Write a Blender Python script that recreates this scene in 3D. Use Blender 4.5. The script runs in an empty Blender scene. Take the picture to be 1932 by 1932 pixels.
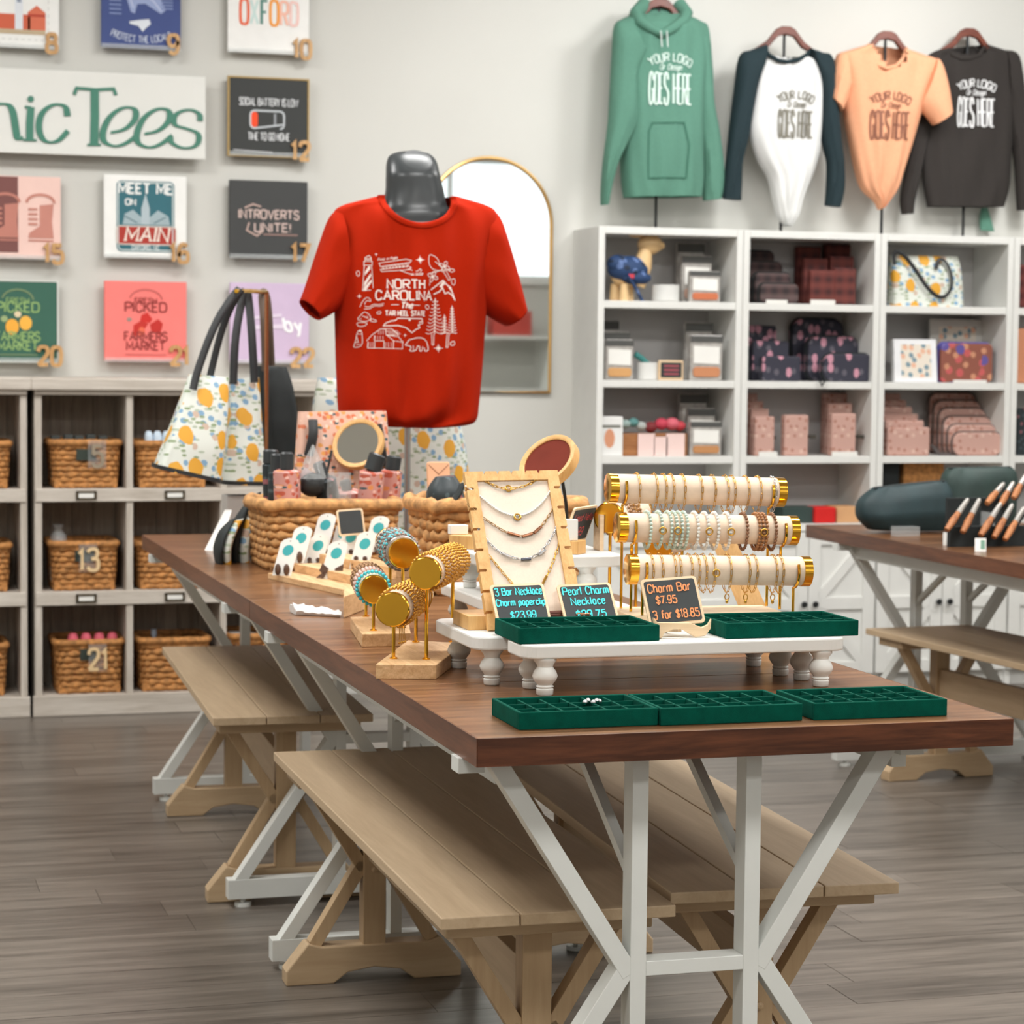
import bpy, math, random
from mathutils import Vector, Matrix
from mathutils.bvhtree import BVHTree
random.seed(7)
PI = math.pi
SC = bpy.context.scene
COL = SC.collection

# ---------------------------------------------------------------- camera, exposure, world
FPX = 4318.74
CAM = Vector((0, 0, 1.295))
def _axes(pitch, yaw, roll):
    p, y, r = (math.radians(a) for a in (pitch, yaw, roll))
    fwd = Vector((math.sin(y) * math.cos(p), math.cos(y) * math.cos(p), -math.sin(p)))
    right = Vector((math.cos(y), -math.sin(y), 0)); up = right.cross(fwd)
    c, s = math.cos(r), math.sin(r)
    return c * right + s * up, -s * right + c * up, fwd
AR, AU, AF = _axes(3.83208, 16.345516, 0.621813)
cam_data = bpy.data.cameras.new('camera'); cam = bpy.data.objects.new('camera', cam_data); COL.objects.link(cam)
cam_data.sensor_width = 36; cam_data.lens = FPX / 1932 * 36
cam.matrix_world = Matrix(((AR.x, AU.x, -AF.x, CAM.x), (AR.y, AU.y, -AF.y, CAM.y), (AR.z, AU.z, -AF.z, CAM.z), (0, 0, 0, 1)))
cam_data.dof.use_dof = True; cam_data.dof.focus_distance = 3.75; cam_data.dof.aperture_fstop = 9.0
cam_data.clip_start = .05
SC.camera = cam
SC.view_settings.view_transform = 'Standard'
try: SC.view_settings.look = 'None'
except Exception: pass
SC.view_settings.gamma = 1.0; SC.view_settings.use_curve_mapping = False
SC.view_settings.exposure = -0.07
world = bpy.data.worlds.new('world'); SC.world = world; world.use_nodes = True
world.node_tree.nodes['Background'].inputs[0].default_value = (1.0, .98, .95, 1)
world.node_tree.nodes['Background'].inputs[1].default_value = .3
SC.cycles.max_bounces = 8; SC.cycles.diffuse_bounces = 4; SC.cycles.adaptive_threshold = .015; SC.cycles.sample_clamp_indirect = 6; SC.cycles.caustics_reflective = False; SC.cycles.caustics_refractive = False

# ceiling lamps of the shop: (x, y, size x, size y, watts)
CEIL = 3.3
LAMPS = [(x, y, 1.2, .6, w) for x in (-.4, 2.0, 4.4) for y, w in ((-1.2, 26), (1.4, 26), (4.0, 46), (6.4, 44))]
SPOTS = [(.6, .5, 14), (2.1, 2.1, 22), (3.0, 2.8, 46), (3.8, 3.6, 58), (4.6, 4.5, 66)]     # x of the track head, x it aims at on the back wall, watts
LAMP_COL = (.985, .995, 1.0)

# ---------------------------------------------------------------- photo pixel + room depth -> point in the room
def at(px, py, Y):
    d = AR * ((px - 966) / FPX) - AU * ((py - 966) / FPX) + AF
    return CAM + d * (Y / d.y)
def atz(px, py, z):
    d = AR * ((px - 966) / FPX) - AU * ((py - 966) / FPX) + AF
    return CAM + d * ((z - CAM.z) / d.z)

# ---------------------------------------------------------------- mesh builder
class MB:
    def __init__(s): s.v = []; s.f = []; s.T = None
    def add(s, vs, fs):
        n = len(s.v)
        s.v += [tuple(s.T @ Vector(p)) for p in vs] if s.T else [tuple(p) for p in vs]
        s.f += [tuple(i + n for i in f) for f in fs]; return s
    def box(s, x0, x1, y0, y1, z0, z1):
        return s.add([(x0,y0,z0),(x1,y0,z0),(x1,y1,z0),(x0,y1,z0),(x0,y0,z1),(x1,y0,z1),(x1,y1,z1),(x0,y1,z1)],
                     [(0,3,2,1),(4,5,6,7),(0,1,5,4),(1,2,6,5),(2,3,7,6),(3,0,4,7)])
    def bar(s, a, b, w, t, side=(0,1,0)):      # square bar from a to b, t along 'side', w across it
        a = Vector(a); b = Vector(b); d = (b - a).normalized(); sd = Vector(side); sd = (sd - d * sd.dot(d)).normalized(); u = d.cross(sd)
        vs = [p + u * (w/2*i) + sd * (t/2*j) for p in (a, b) for i, j in ((-1,-1),(1,-1),(1,1),(-1,1))]
        return s.add(vs, [(0,3,2,1),(4,5,6,7),(0,1,5,4),(1,2,6,5),(2,3,7,6),(3,0,4,7)])
    def prism(s, poly, f0, f1):                # poly of 2D points, f0/f1 map a 2D point to 3D on the two faces
        n = len(poly); vs = [f0(*p) for p in poly] + [f1(*p) for p in poly]
        return s.add(vs, [tuple(range(n-1,-1,-1)), tuple(range(n, 2*n))] + [(i, (i+1)%n, n+(i+1)%n, n+i) for i in range(n)])
    def xz(s, poly, y0, y1): return s.prism(poly, lambda x, z: (x, y0, z), lambda x, z: (x, y1, z))
    def yz(s, poly, x0, x1): return s.prism(poly, lambda y, z: (x0, y, z), lambda y, z: (x1, y, z))
    def xy(s, poly, z0, z1): return s.prism(poly, lambda x, y: (x, y, z0), lambda x, y: (x, y, z1))
    def rings(s, rs, cap=True, closed=False):
        n = len(rs[0]); vs = [p for r in rs for p in r]; fs = []
        m = len(rs)
        for i in range(m if closed else m - 1):
            for j in range(n):
                a = i*n; b = ((i+1) % m)*n
                fs.append((a+j, a+(j+1)%n, b+(j+1)%n, b+j))
        if cap and not closed: fs += [tuple(range(n-1,-1,-1)), tuple(range((m-1)*n, m*n))]
        return s.add(vs, fs)
    def lathe(s, prof, c=(0,0,0), seg=20, axis='z', cap=True):
        rs = []
        for r, h in prof:
            ring = []
            for k in range(seg):
                a = 2*PI*k/seg; u, w = r*math.cos(a), r*math.sin(a)
                ring.append((c[0]+u, c[1]+w, c[2]+h) if axis == 'z' else ((c[0]+h, c[1]+u, c[2]+w) if axis == 'x' else (c[0]+w, c[1]+h, c[2]+u)))
            rs.append(ring)
        return s.rings(rs, cap)
    def frames(s, pts, closed):
        pts = [Vector(p) for p in pts]; n = len(pts); out = []; ref = None
        for i in range(n):
            a = pts[(i-1) % n] if (closed or i > 0) else pts[i]; b = pts[(i+1) % n] if (closed or i < n-1) else pts[i]
            d = (b - a); d = d.normalized() if d.length > 1e-9 else Vector((0,0,1))
            if ref is None: ref = Vector((0,0,1)) if abs(d.z) < .9 else Vector((0,1,0))
            u = ref - d * ref.dot(d)
            if u.length < 1e-6: u = d.orthogonal()
            u.normalize(); w = d.cross(u); ref = u; out.append((pts[i], u, w))
        return out
    def tube(s, pts, r, n=8, closed=False, flat=1.0, cap=True):
        rs = []
        for i, (p, u, w) in enumerate(s.frames(pts, closed)):
            rr = r(i / max(1, len(pts)-1)) if callable(r) else r
            rs.append([p + u * (rr*math.cos(2*PI*k/n)*flat) + w * (rr*math.sin(2*PI*k/n)) for k in range(n)])
        return s.rings(rs, cap, closed)
    def ball(s, c, r, n=8, m=6, sc=(1,1,1)):
        vs = [(c[0], c[1], c[2]+r*sc[2])]; fs = []
        for i in range(1, m):
            t = PI*i/m
            for k in range(n):
                a = 2*PI*k/n; vs.append((c[0]+r*sc[0]*math.sin(t)*math.cos(a), c[1]+r*sc[1]*math.sin(t)*math.sin(a), c[2]+r*sc[2]*math.cos(t)))
        vs.append((c[0], c[1], c[2]-r*sc[2])); L = len(vs)-1
        for k in range(n):
            fs.append((0, 1+k, 1+(k+1)%n)); fs.append((L, 1+(m-2)*n+(k+1)%n, 1+(m-2)*n+k))
        for i in range(m-2):
            for k in range(n):
                a = 1+i*n; b = a+n; fs.append((a+k, b+k, b+(k+1)%n, a+(k+1)%n))
        return s.add(vs, fs)

def rrect(x0, x1, y0, y1, r, n=5):
    out = []
    for cx, cy, a0 in ((x1-r, y0+r, -90), (x1-r, y1-r, 0), (x0+r, y1-r, 90), (x0+r, y0+r, 180)):
        for k in range(n+1):
            a = math.radians(a0 + 90*k/n); out.append((cx + r*math.cos(a), cy + r*math.sin(a)))
    return out
def chaikin(p, it=3, closed=False):
    p = [tuple(q) for q in p]
    for _ in range(it):
        q = []; n = len(p)
        if not closed: q.append(p[0])
        for i in range(n if closed else n-1):
            a, b = p[i], p[(i+1) % n]
            q.append(tuple(.75*a[k]+.25*b[k] for k in range(len(a)))); q.append(tuple(.25*a[k]+.75*b[k] for k in range(len(a))))
        if not closed: q.append(p[-1])
        p = q
    return p
def lerp(a, b, t): return a + (b - a) * t
def interp(tab, x):
    for (x0, y0), (x1, y1) in zip(tab, tab[1:]):
        if x <= x1: return y0 + (y1-y0)*max(0, (x-x0))/(x1-x0)
    return tab[-1][1]

# ---------------------------------------------------------------- objects
def wloc(o):
    v = Vector(o.location)
    while o.parent: o = o.parent; v += Vector(o.location)
    return v
def tag(o, label=None, cat=None, group=None, kind=None):
    if label: o['label'] = label
    if cat: o['category'] = cat
    if group: o['group'] = group
    if kind: o['kind'] = kind
    return o
def thing(name, label, cat, loc=(0,0,0), group=None):
    o = bpy.data.objects.new(name, None); o.location = loc; o.empty_display_size = .05; COL.objects.link(o)
    return tag(o, label, cat, group)
def mesh(name, mb, loc):
    me = bpy.data.meshes.new(name); L = Vector(loc)
    me.from_pydata([tuple(Vector(p) - L) for p in mb.v], [], mb.f); return me
def part(name, mb, mat, parent=None, smooth=False, bevel=0, sub=0, label=None, angle=35, bseg=2, kind=None):
    if parent is not None: L = wloc(parent)
    else:
        xs, ys, zs = zip(*mb.v); L = Vector(((min(xs)+max(xs))/2, (min(ys)+max(ys))/2, min(zs)))
    me = mesh(name, mb, L); o = bpy.data.objects.new(name, me); COL.objects.link(o)
    if parent is not None: o.parent = parent
    else: o.location = L
    me.materials.append(mat)
    if smooth:
        me.shade_smooth()
        if angle: me.set_sharp_from_angle(angle=math.radians(angle))
    if bevel:
        b = o.modifiers.new('bevel', 'BEVEL'); b.width = bevel; b.segments = bseg; b.limit_method = 'ANGLE'; b.angle_limit = math.radians(40)
    if sub:
        m = o.modifiers.new('sub', 'SUBSURF'); m.levels = sub; m.render_levels = sub
    if label: o['label'] = label
    if kind: o['kind'] = kind
    return o
def solo(name, mb, mat, label, cat, group=None, **k): return tag(part(name, mb, mat, None, **k), label, cat, group)
def struct(name, mb, mat, parent=None, **k):
    o = part(name, mb, mat, parent, **k)
    if parent is None: o['kind'] = 'structure'
    return o
def dup(o, loc=None, parent=None, label=None):
    c = o.copy(); COL.objects.link(c); c.parent = parent
    if loc is not None: c.location = loc
    if label: c['label'] = label
    for ch in o.children: dup(ch, None, c)
    return c

ORDN = ['first', 'second', 'third', 'fourth', 'fifth', 'sixth', 'seventh', 'eighth', 'ninth', 'tenth', 'eleventh', 'twelfth', 'thirteenth', 'fourteenth', 'fifteenth', 'sixteenth']

# ---------------------------------------------------------------- materials (all node based)
def srgb(r, g=None, b=None):
    if g is None: r, g, b = r
    f = lambda c: (c/255/12.92) if c/255 <= .04045 else ((c/255+.055)/1.055)**2.4
    return (f(r), f(g), f(b), 1)
class NT:
    def __init__(s, name):
        s.m = bpy.data.materials.new(name); s.m.use_nodes = True; s.t = s.m.node_tree; s.b = s.t.nodes['Principled BSDF']
    def n(s, kind, **k):
        x = s.t.nodes.new(kind)
        for a, v in k.items(): setattr(x, a, v)
        return x
    def l(s, a, b): s.t.links.new(a, b)
    def coord(s, scale=(1,1,1), rot=(0,0,0)):
        c = s.n('ShaderNodeTexCoord'); m = s.n('ShaderNodeMapping'); s.l(c.outputs['Object'], m.inputs[0])
        m.inputs['Scale'].default_value = scale; m.inputs['Rotation'].default_value = rot; return m.outputs[0]
    def ramp(s, src, stops):
        r = s.n('ShaderNodeValToRGB'); e = r.color_ramp.elements
        while len(e) < len(stops): e.new(.5)
        for x, (p, c) in zip(e, stops): x.position = p; x.color = c
        s.l(src, r.inputs[0]); return r.outputs[0]
    def bump(s, src, strength, dist=.002):
        b = s.n('ShaderNodeBump'); b.inputs['Strength'].default_value = strength; b.inputs['Distance'].default_value = dist
        s.l(src, b.inputs['Height']); s.l(b.outputs[0], s.b.inputs['Normal'])
def dk(c, k): return (c[0]*k, c[1]*k, c[2]*k, 1)
def plain(name, rgb, rough=.5, metal=0, var=.06, scale=14, bump=0, bscale=None, **k):
    t = NT(name); c = srgb(rgb); nz = t.n('ShaderNodeTexNoise'); nz.inputs['Scale'].default_value = scale; nz.inputs['Detail'].default_value = 4
    t.l(t.coord(), nz.inputs[0])
    t.l(t.ramp(nz.outputs[0], [(.3, dk(c, 1-var)), (.7, dk(c, 1+var))]), t.b.inputs['Base Color'])
    t.b.inputs['Roughness'].default_value = rough; t.b.inputs['Metallic'].default_value = metal
    if bump:
        n2 = t.n('ShaderNodeTexNoise'); n2.inputs['Scale'].default_value = bscale or scale*10; t.l(t.coord(), n2.inputs[0]); t.bump(n2.outputs[0], bump)
    for kk, v in k.items(): t.b.inputs[kk.replace('_', ' ')].default_value = v
    return t.m
def wood(name, dark, light, axis='x', scale=1.0, rough=.45, contrast=1.0, bump=.15, rings=False):
    t = NT(name); st = {'x': (1.2,16,16), 'y': (16,1.2,16), 'z': (16,16,1.2)}[axis]
    co = t.coord(tuple(a*scale for a in st))
    n1 = t.n('ShaderNodeTexNoise'); n1.inputs['Scale'].default_value = 3; n1.inputs['Detail'].default_value = 8; n1.inputs['Roughness'].default_value = .65; n1.inputs['Distortion'].default_value = .6
    t.l(co, n1.inputs[0])
    n2 = t.n('ShaderNodeTexNoise'); n2.inputs['Scale'].default_value = 14; n2.inputs['Detail'].default_value = 4; t.l(co, n2.inputs[0])
    mx = t.n('ShaderNodeMath', operation='MULTIPLY_ADD'); t.l(n2.outputs[0], mx.inputs[0]); mx.inputs[1].default_value = .35; t.l(n1.outputs[0], mx.inputs[2])
    oi = t.n('ShaderNodeObjectInfo'); ad = t.n('ShaderNodeMath', operation='MULTIPLY_ADD'); t.l(oi.outputs['Random'], ad.inputs[0]); ad.inputs[1].default_value = .12; t.l(mx.outputs[0], ad.inputs[2])
    w = .16 / contrast
    t.l(t.ramp(ad.outputs[0], [(.74-w, srgb(dark)), (.74+w, srgb(light))]), t.b.inputs['Base Color'])
    t.b.inputs['Roughness'].default_value = rough; t.bump(mx.outputs[0], bump, .001)
    return t.m
def spots(name, base, layers, rough=.55, axis='xz', **k):
    """printed cloth: layers of (cell size m, radius, keep share, rgb, stretch)"""
    t = NT(name); c = t.n('ShaderNodeTexCoord'); sp = t.n('ShaderNodeSeparateXYZ'); t.l(c.outputs['Object'], sp.inputs[0])
    u = t.n('ShaderNodeMath', operation='MULTIPLY_ADD'); t.l(sp.outputs['Y'], u.inputs[0]); u.inputs[1].default_value = .75; t.l(sp.outputs['X'], u.inputs[2])
    cb = t.n('ShaderNodeCombineXYZ'); t.l(u.outputs[0], cb.inputs[0]); t.l(sp.outputs['Z'], cb.inputs[1])
    prev = None
    for i, (cell, rad, keep, rgb, stretch) in enumerate(layers):
        mp = t.n('ShaderNodeMapping'); t.l(cb.outputs[0], mp.inputs[0]); mp.inputs['Scale'].default_value = (1/cell, 1/cell/stretch, 1)
        mp.inputs['Location'].default_value = (i*3.7+.4, i*1.9, 0); mp.inputs['Rotation'].default_value = (0, 0, .5*i - .4)
        v = t.n('ShaderNodeTexVoronoi', voronoi_dimensions='2D'); v.inputs['Scale'].default_value = 1; v.inputs['Randomness'].default_value = .85
        nz = t.n('ShaderNodeTexNoise'); nz.inputs['Scale'].default_value = 3.5; t.l(mp.outputs[0], nz.inputs[0])
        mxv = t.n('ShaderNodeMix', data_type='VECTOR'); mxv.inputs[0].default_value = .12; t.l(mp.outputs[0], mxv.inputs[4]); t.l(nz.outputs['Color'], mxv.inputs[5])
        t.l(mxv.outputs[1], v.inputs[0])
        lt = t.n('ShaderNodeMath', operation='LESS_THAN'); t.l(v.outputs['Distance'], lt.inputs[0]); lt.inputs[1].default_value = rad
        sc = t.n('ShaderNodeSeparateColor'); t.l(v.outputs['Color'], sc.inputs[0])
        kp = t.n('ShaderNodeMath', operation='LESS_THAN'); t.l(sc.outputs[0], kp.inputs[0]); kp.inputs[1].default_value = keep
        an = t.n('ShaderNodeMath', operation='MULTIPLY'); t.l(lt.outputs[0], an.inputs[0]); t.l(kp.outputs[0], an.inputs[1])
        m = t.n('ShaderNodeMix', data_type='RGBA'); t.l(an.outputs[0], m.inputs[0])
        if prev is None: m.inputs[6].default_value = srgb(base)
        else: t.l(prev, m.inputs[6])
        m.inputs[7].default_value = srgb(rgb); prev = m.outputs[2]
    t.l(prev, t.b.inputs['Base Color']); t.b.inputs['Roughness'].default_value = rough
    for kk, v in k.items(): t.b.inputs[kk.replace('_', ' ')].default_value = v
    return t.m
def plaid(name, a, b, c, cell=.05):
    t = NT(name); co = t.coord((1/cell,)*3); prev = None
    w1 = t.n('ShaderNodeTexWave', bands_direction='X'); w1.inputs['Scale'].default_value = .32; t.l(co, w1.inputs[0])
    w2 = t.n('ShaderNodeTexWave', bands_direction='Z'); w2.inputs['Scale'].default_value = .32; t.l(co, w2.inputs[0])
    m1 = t.n('ShaderNodeMix', data_type='RGBA'); t.l(w1.outputs[1], m1.inputs[0]); m1.inputs[6].default_value = srgb(a); m1.inputs[7].default_value = srgb(b)
    m2 = t.n('ShaderNodeMix', data_type='RGBA'); mm = t.n('ShaderNodeMath', operation='MULTIPLY'); t.l(w2.outputs[1], mm.inputs[0]); mm.inputs[1].default_value = .6
    t.l(mm.outputs[0], m2.inputs[0]); t.l(m1.outputs[2], m2.inputs[6]); m2.inputs[7].default_value = srgb(c)
    t.l(m2.outputs[2], t.b.inputs['Base Color']); t.b.inputs['Roughness'].default_value = .8
    return t.m
def glassy(name, rgb, alpha=.3, rough=.1):
    t = NT(name); nz = t.n('ShaderNodeTexNoise'); nz.inputs['Scale'].default_value = 30; t.l(t.coord(), nz.inputs[0])
    t.l(t.ramp(nz.outputs[0], [(.3, dk(srgb(rgb), .95)), (.7, srgb(rgb))]), t.b.inputs['Base Color'])
    t.b.inputs['Roughness'].default_value = rough; t.b.inputs['Alpha'].default_value = alpha; return t.m
def emit(name, rgb, k):
    t = NT(name); t.b.inputs['Base Color'].default_value = srgb(rgb); t.b.inputs['Emission Color'].default_value = srgb(rgb); t.b.inputs['Emission Strength'].default_value = k; return t.m

# ---------------------------------------------------------------- stroke lettering ('~' = curved, 'o' = closed curve)
G = {
'A':(8,"0,0 4,10 8,0|1.6,3.6 6.4,3.6"),'B':(7,"0,0 0,10|~0,10 5,10 7,9 7,6 5,5.3 0,5.3|~0,5.3 5,5.3 7.6,5 7.6,.6 5,0 0,0"),
'C':(7,"~7,7.6 6,10 2,10.6 0,7.5 0,2.5 2,-.6 6,0 7,2.4"),'D':(7.5,"0,0 0,10|~0,10 3.5,10 7.8,9.5 7.8,.5 3.5,0 0,0"),
'E':(6,"6,0 0,0 0,10 6,10|0,5.2 4.8,5.2"),'F':(5.6,"0,0 0,10 5.8,10|0,5.2 4.6,5.2"),
'G':(7.4,"~7.2,7.6 6,10 2,10.6 0,7.5 0,2.5 2,-.6 6,-.2 7.2,1.5|7.2,1.2 7.2,4.6 4.4,4.6"),'H':(7,"0,0 0,10|7,0 7,10|0,5.2 7,5.2"),
'I':(.6,".3,0 .3,10"),'K':(7,"0,0 0,10|6.6,10 0,4.4|2.4,6.2 7,0"),'L':(5.6,"0,10 0,0 5.6,0"),'M':(9,"0,0 0,10 4.5,2.5 9,10 9,0"),
'N':(7.4,"0,0 0,10 7.4,0 7.4,10"),'O':(8,"o4,10.4 .3,10 -.2,5 .3,0 4,-.4 7.7,0 8.2,5 7.7,10"),'P':(6.6,"0,0 0,10|~0,10 4.5,10 7.2,9.6 7.2,5 4.5,4.6 0,4.6"),
'R':(7,"0,0 0,10|~0,10 4.5,10 7.2,9.6 7.2,5.2 4.5,4.8 0,4.8|3.6,4.8 7,0"),'S':(6.4,"~6.2,8 5.4,10.2 1,10.5 -.3,7 2,5.4 4.6,4.8 7.2,3.5 6,-.6 1,-.3 0,2"),
'T':(7.4,"0,10 7.4,10|3.7,0 3.7,10"),'U':(7.2,"~0,10 0,4 0,-.3 3.6,-.6 7.2,-.3 7.2,4 7.2,10"),'V':(8,"0,10 4,0 8,10"),'W':(11,"0,10 2.8,0 5.5,9 8.2,0 11,10"),
'X':(7.4,"0,0 7.4,10|0,10 7.4,0"),'Y':(7.6,"0,10 3.8,5 7.6,10|3.8,5 3.8,0"),
'a':(5.4,"~5,5 4,6.8 1,6.8 0,4 0,1.5 1.5,-.4 4,0 5,3|~5,6.4 5,2 5,.2 6,0"),'b':(5,"0,10 0,0|~0,4 1.5,6.8 4.5,6.5 5,3 4.5,.2 1.5,-.4 0,2"),'c':(4.6,"~4.6,5 4,6.8 1.2,6.8 0,4.5 0,1.8 1.2,-.4 3.6,-.2 4.8,1.4"),
'd':(5.2,"~5,5 4,6.8 1,6.8 0,4 0,1.5 1.5,-.4 4,0 5,3|5,10 5,0"),'e':(5,"~.2,3.4 5,3.6 4.8,6.6 2.5,7 .2,6 0,3 .6,-.2 3.5,-.5 5,1.4"),
'f':(3.6,"~4,9.4 2.6,10.6 1.4,9 1.4,5 1.4,0|0,6 3.4,6"),'g':(5,"~5,5 4,6.8 1,6.8 0,4 0,1.5 1.5,-.4 4,0 5,3|~5,6.4 5,0 4.6,-3.2 1.5,-3.6 0,-2"),
'h':(5,"0,10 0,0|~0,4 1.4,6.8 4.8,7 5,4 5,0"),'i':(.8,".4,6.4 .4,0|.4,8.4 .4,9.2"),'k':(4.8,"0,10 0,0|4.4,6.4 0,2.8|1.6,4 4.8,0"),'l':(.8,".4,10 .4,0"),
'm':(8,"0,6.4 0,0|~0,4 1.2,6.8 3.8,7 4,4 4,0|~4,4 5.2,6.8 7.8,7 8,4 8,0"),'n':(5,"0,6.4 0,0|~0,4 1.4,6.8 4.8,7 5,4 5,0"),'o':(5,"o2.5,6.8 .2,6.5 -.1,3.2 .2,0 2.5,-.3 4.8,0 5.1,3.2 4.8,6.5"),
'p':(5,"0,6.4 0,-3.4|~0,4 1.5,6.8 4.5,6.5 5,3 4.5,.2 1.5,-.4 0,2"),'r':(3.4,"0,6.4 0,0|~0,3.6 1.2,6.6 2.6,6.8 3.6,6.2"),'s':(4.2,"~4,5.4 3.2,6.9 .6,6.8 -.2,4.6 2,3.6 4.4,2.4 3.6,-.5 .8,-.4 0,1.2"),
't':(3.4,"~1.4,9 1.4,3 1.6,-.4 3.6,.3|0,6.4 3.4,6.4"),'y':(5,"0,6.4 2.6,.4|~5,6.4 2.6,0 1.4,-3.2 0,-3"),'u':(5,"~0,6.4 0,2 .4,-.6 3.6,-.6 5,2.4|5,6.4 5,0"),
'0':(6,"o3,10.4 .3,10 -.2,5 .3,0 3,-.4 5.7,0 6.2,5 5.7,10"),'1':(2.6,"0,8 1.8,10 1.8,0"),'2':(6,"~0,7.6 .6,10.4 5.6,10.6 6.4,7 4,4 0,0|0,0 6.2,0"),
'3':(6,"~0,8.8 1.5,10.6 6.2,10.4 6,6 2.4,5.4|~2.4,5.4 6.8,5.4 6.6,-.4 1.5,-.6 0,1.4"),'4':(6.4,"4.8,0 4.8,10 0,3 6.4,3"),'5':(6,"5.6,10 .8,10 .4,5.6|~.4,5.4 2.5,6.6 6.4,6 6.4,-.2 1.5,-.8 0,1.4"),
'6':(6,"~5.4,9 3.5,10.8 .4,9.5 -.2,4 .4,-.2 3,-.5 6,0 6.2,4.5 4.5,6.2 1.5,5.8 0,3"),'7':(6,"0,10 6,10 2,0"),'8':(6,"o3,10.3 .4,10 .4,5.8 3,5.4 5.6,5.8 5.6,10|o3,5.4 0,5 -.2,0 3,-.4 6.2,0 6,5"),
'9':(6,"~.6,1 2.5,-.8 5.6,.5 6.2,6 5.6,10.2 3,10.5 0,10 -.2,5.5 1.5,3.8 4.5,4.2 6,7"),'$':(5.4,"~5.2,7.4 4.6,9.4 .8,9.6 -.3,6.6 2,5.2 4,4.6 6.2,3.2 5,0 .8,.2 0,2.2|2.7,-1.6 2.7,11.4"),
'.':(.8,".4,0 .4,.9"),'!':(.8,".4,0 .4,1|.4,3.2 .4,10"),',':(.8,".5,.8 .1,-1.6"),'-':(3,"0,4 3,4"),"'":(.6,".3,10 .3,8"),' ':(3.4,"")}
def strokes(ch, it=2):
    out = []
    for s in G[ch][1].split('|'):
        if not s: continue
        k = s[0]; pts = [tuple(float(a) for a in q.split(',')) for q in (s[1:] if k in '~o' else s).split()]
        if k == '~': pts = chaikin(pts, it)
        elif k == 'o': pts = chaikin(pts, it, True); pts.append(pts[0])
        out.append((pts, k))
    return out
def lay(text, h, gap=2.6, sx=1.0, slant=0.0, it=2):
    """letters as polylines, cap height h, centred on u = 0, base line v = 0"""
    x = 0; out = []; k = h/10
    for ch in text:
        for pts, kind in strokes(ch, it): out.append(([((x + p[0]*sx + p[1]*slant)*k, p[1]*k) for p in pts], kind))
        x += G[ch][0]*sx + gap
    w = (x - gap)*k
    return [([(u - w/2, v) for u, v in p], kd) for p, kd in out], w
def ribbon(mb, pts, w, f, thick=0.0, pen=None, w0=0.0):
    """flat stroke; f(u, v, n) gives the 3D point n metres proud of the surface; pen = (thin, thick) contrast"""
    P = [Vector((p[0], p[1])) for p in pts]; Q = [P[0]]
    for p in P[1:]:
        if (p - Q[-1]).length > 1e-7: Q.append(p)
    if len(Q) < 2: return
    closed = (Q[0]-Q[-1]).length < 1e-6
    L = []; R = []; n = len(Q)
    for i in range(n):
        a = Q[i-1] if i else (Q[-2] if closed else None); b = Q[i+1] if i < n-1 else (Q[1] if closed else None)
        d1 = (Q[i]-a).normalized() if a is not None else None; d2 = (b-Q[i]).normalized() if b is not None else None
        d = d1 if d2 is None else (d2 if d1 is None else d1+d2)
        if d.length < 1e-6: d = d1
        d = d.normalized(); nn = Vector((-d.y, d.x)); k = 1.0
        if d1 is not None and d2 is not None: k = min(2.0, 1/max(.35, nn.dot(Vector((-d1.y, d1.x)))))
        ww = w if pen is None else lerp(pen[0], pen[1], abs(d.y)**1.6)
        L.append(Q[i] + nn*(ww/2*k)); R.append(Q[i] - nn*(ww/2*k))
    vs = []; fs = []
    for i in range(n): vs += [f(L[i].x, L[i].y, w0+thick), f(R[i].x, R[i].y, w0+thick)]
    for i in range(n-1): fs.append((2*i, 2*i+1, 2*i+3, 2*i+2))
    if thick:
        o = len(vs)
        for i in range(n): vs += [f(L[i].x, L[i].y, w0), f(R[i].x, R[i].y, w0)]
        for i in range(n-1): fs += [(2*i+1, o+2*i+1, o+2*i+3, 2*i+3), (o+2*i, 2*i, 2*i+2, o+2*i+2)]
        fs += [(0, o, o+1, 1), (2*n-1, o+2*n-1, o+2*n-2, 2*n-2)]
    mb.add(vs, fs)
_lift = [0]
def write(mb, text, h, w, f0, c=(0,0), gap=2.6, sx=1.0, slant=0.0, serif=0.0, arc=None, pen=None, thick=0.0, rot=0.0, fit=None, it=2):
    def f(u, v, n): return f0(u, v, n + .0012 + (_lift[0] % 23)*.00002)
    P, W = lay(text, h, gap, sx, slant, it); ks = (fit/W) if fit else 1.0
    ca, sa = math.cos(rot), math.sin(rot)
    def place(u, v):
        u *= ks
        if arc:
            a = u/arc; u, v = (arc+v)*math.sin(a), (arc+v)*math.cos(a)-arc
        return (c[0]+u*ca-v*sa, c[1]+u*sa+v*ca)
    for pts, kd in P:
        if kd not in '~o' and len(pts) > 1 and arc:
            q = []
            for a, b in zip(pts, pts[1:]): q += [(lerp(a[0],b[0],t/3), lerp(a[1],b[1],t/3)) for t in range(3)]
            pts = q + [pts[-1]]
        _lift[0] += 1; ribbon(mb, [place(*p) for p in pts], w, f, thick, pen)
        if serif and kd not in '~o':
            for e, o in ((pts[0], pts[1]), (pts[-1], pts[-2])):
                if abs(e[1]-o[1]) > h*.25 and (abs(e[1]) < .02*h or abs(e[1]-h) < .02*h):
                    s = serif*h/ks if ks else serif*h; y = e[1] + (w*.3 if e[1] < h/2 else -w*.3)
                    _lift[0] += 1; ribbon(mb, [place(e[0]-s, y), place(e[0], y), place(e[0]+s, y)], w*.6, f, thick)
def flat(mb, poly, f, n=0.0): mb.add([f(u, v, n) for u, v in poly], [tuple(range(len(poly)))])
def wallmap(Y): return lambda u, v, n: (u, Y - n, v)
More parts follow.
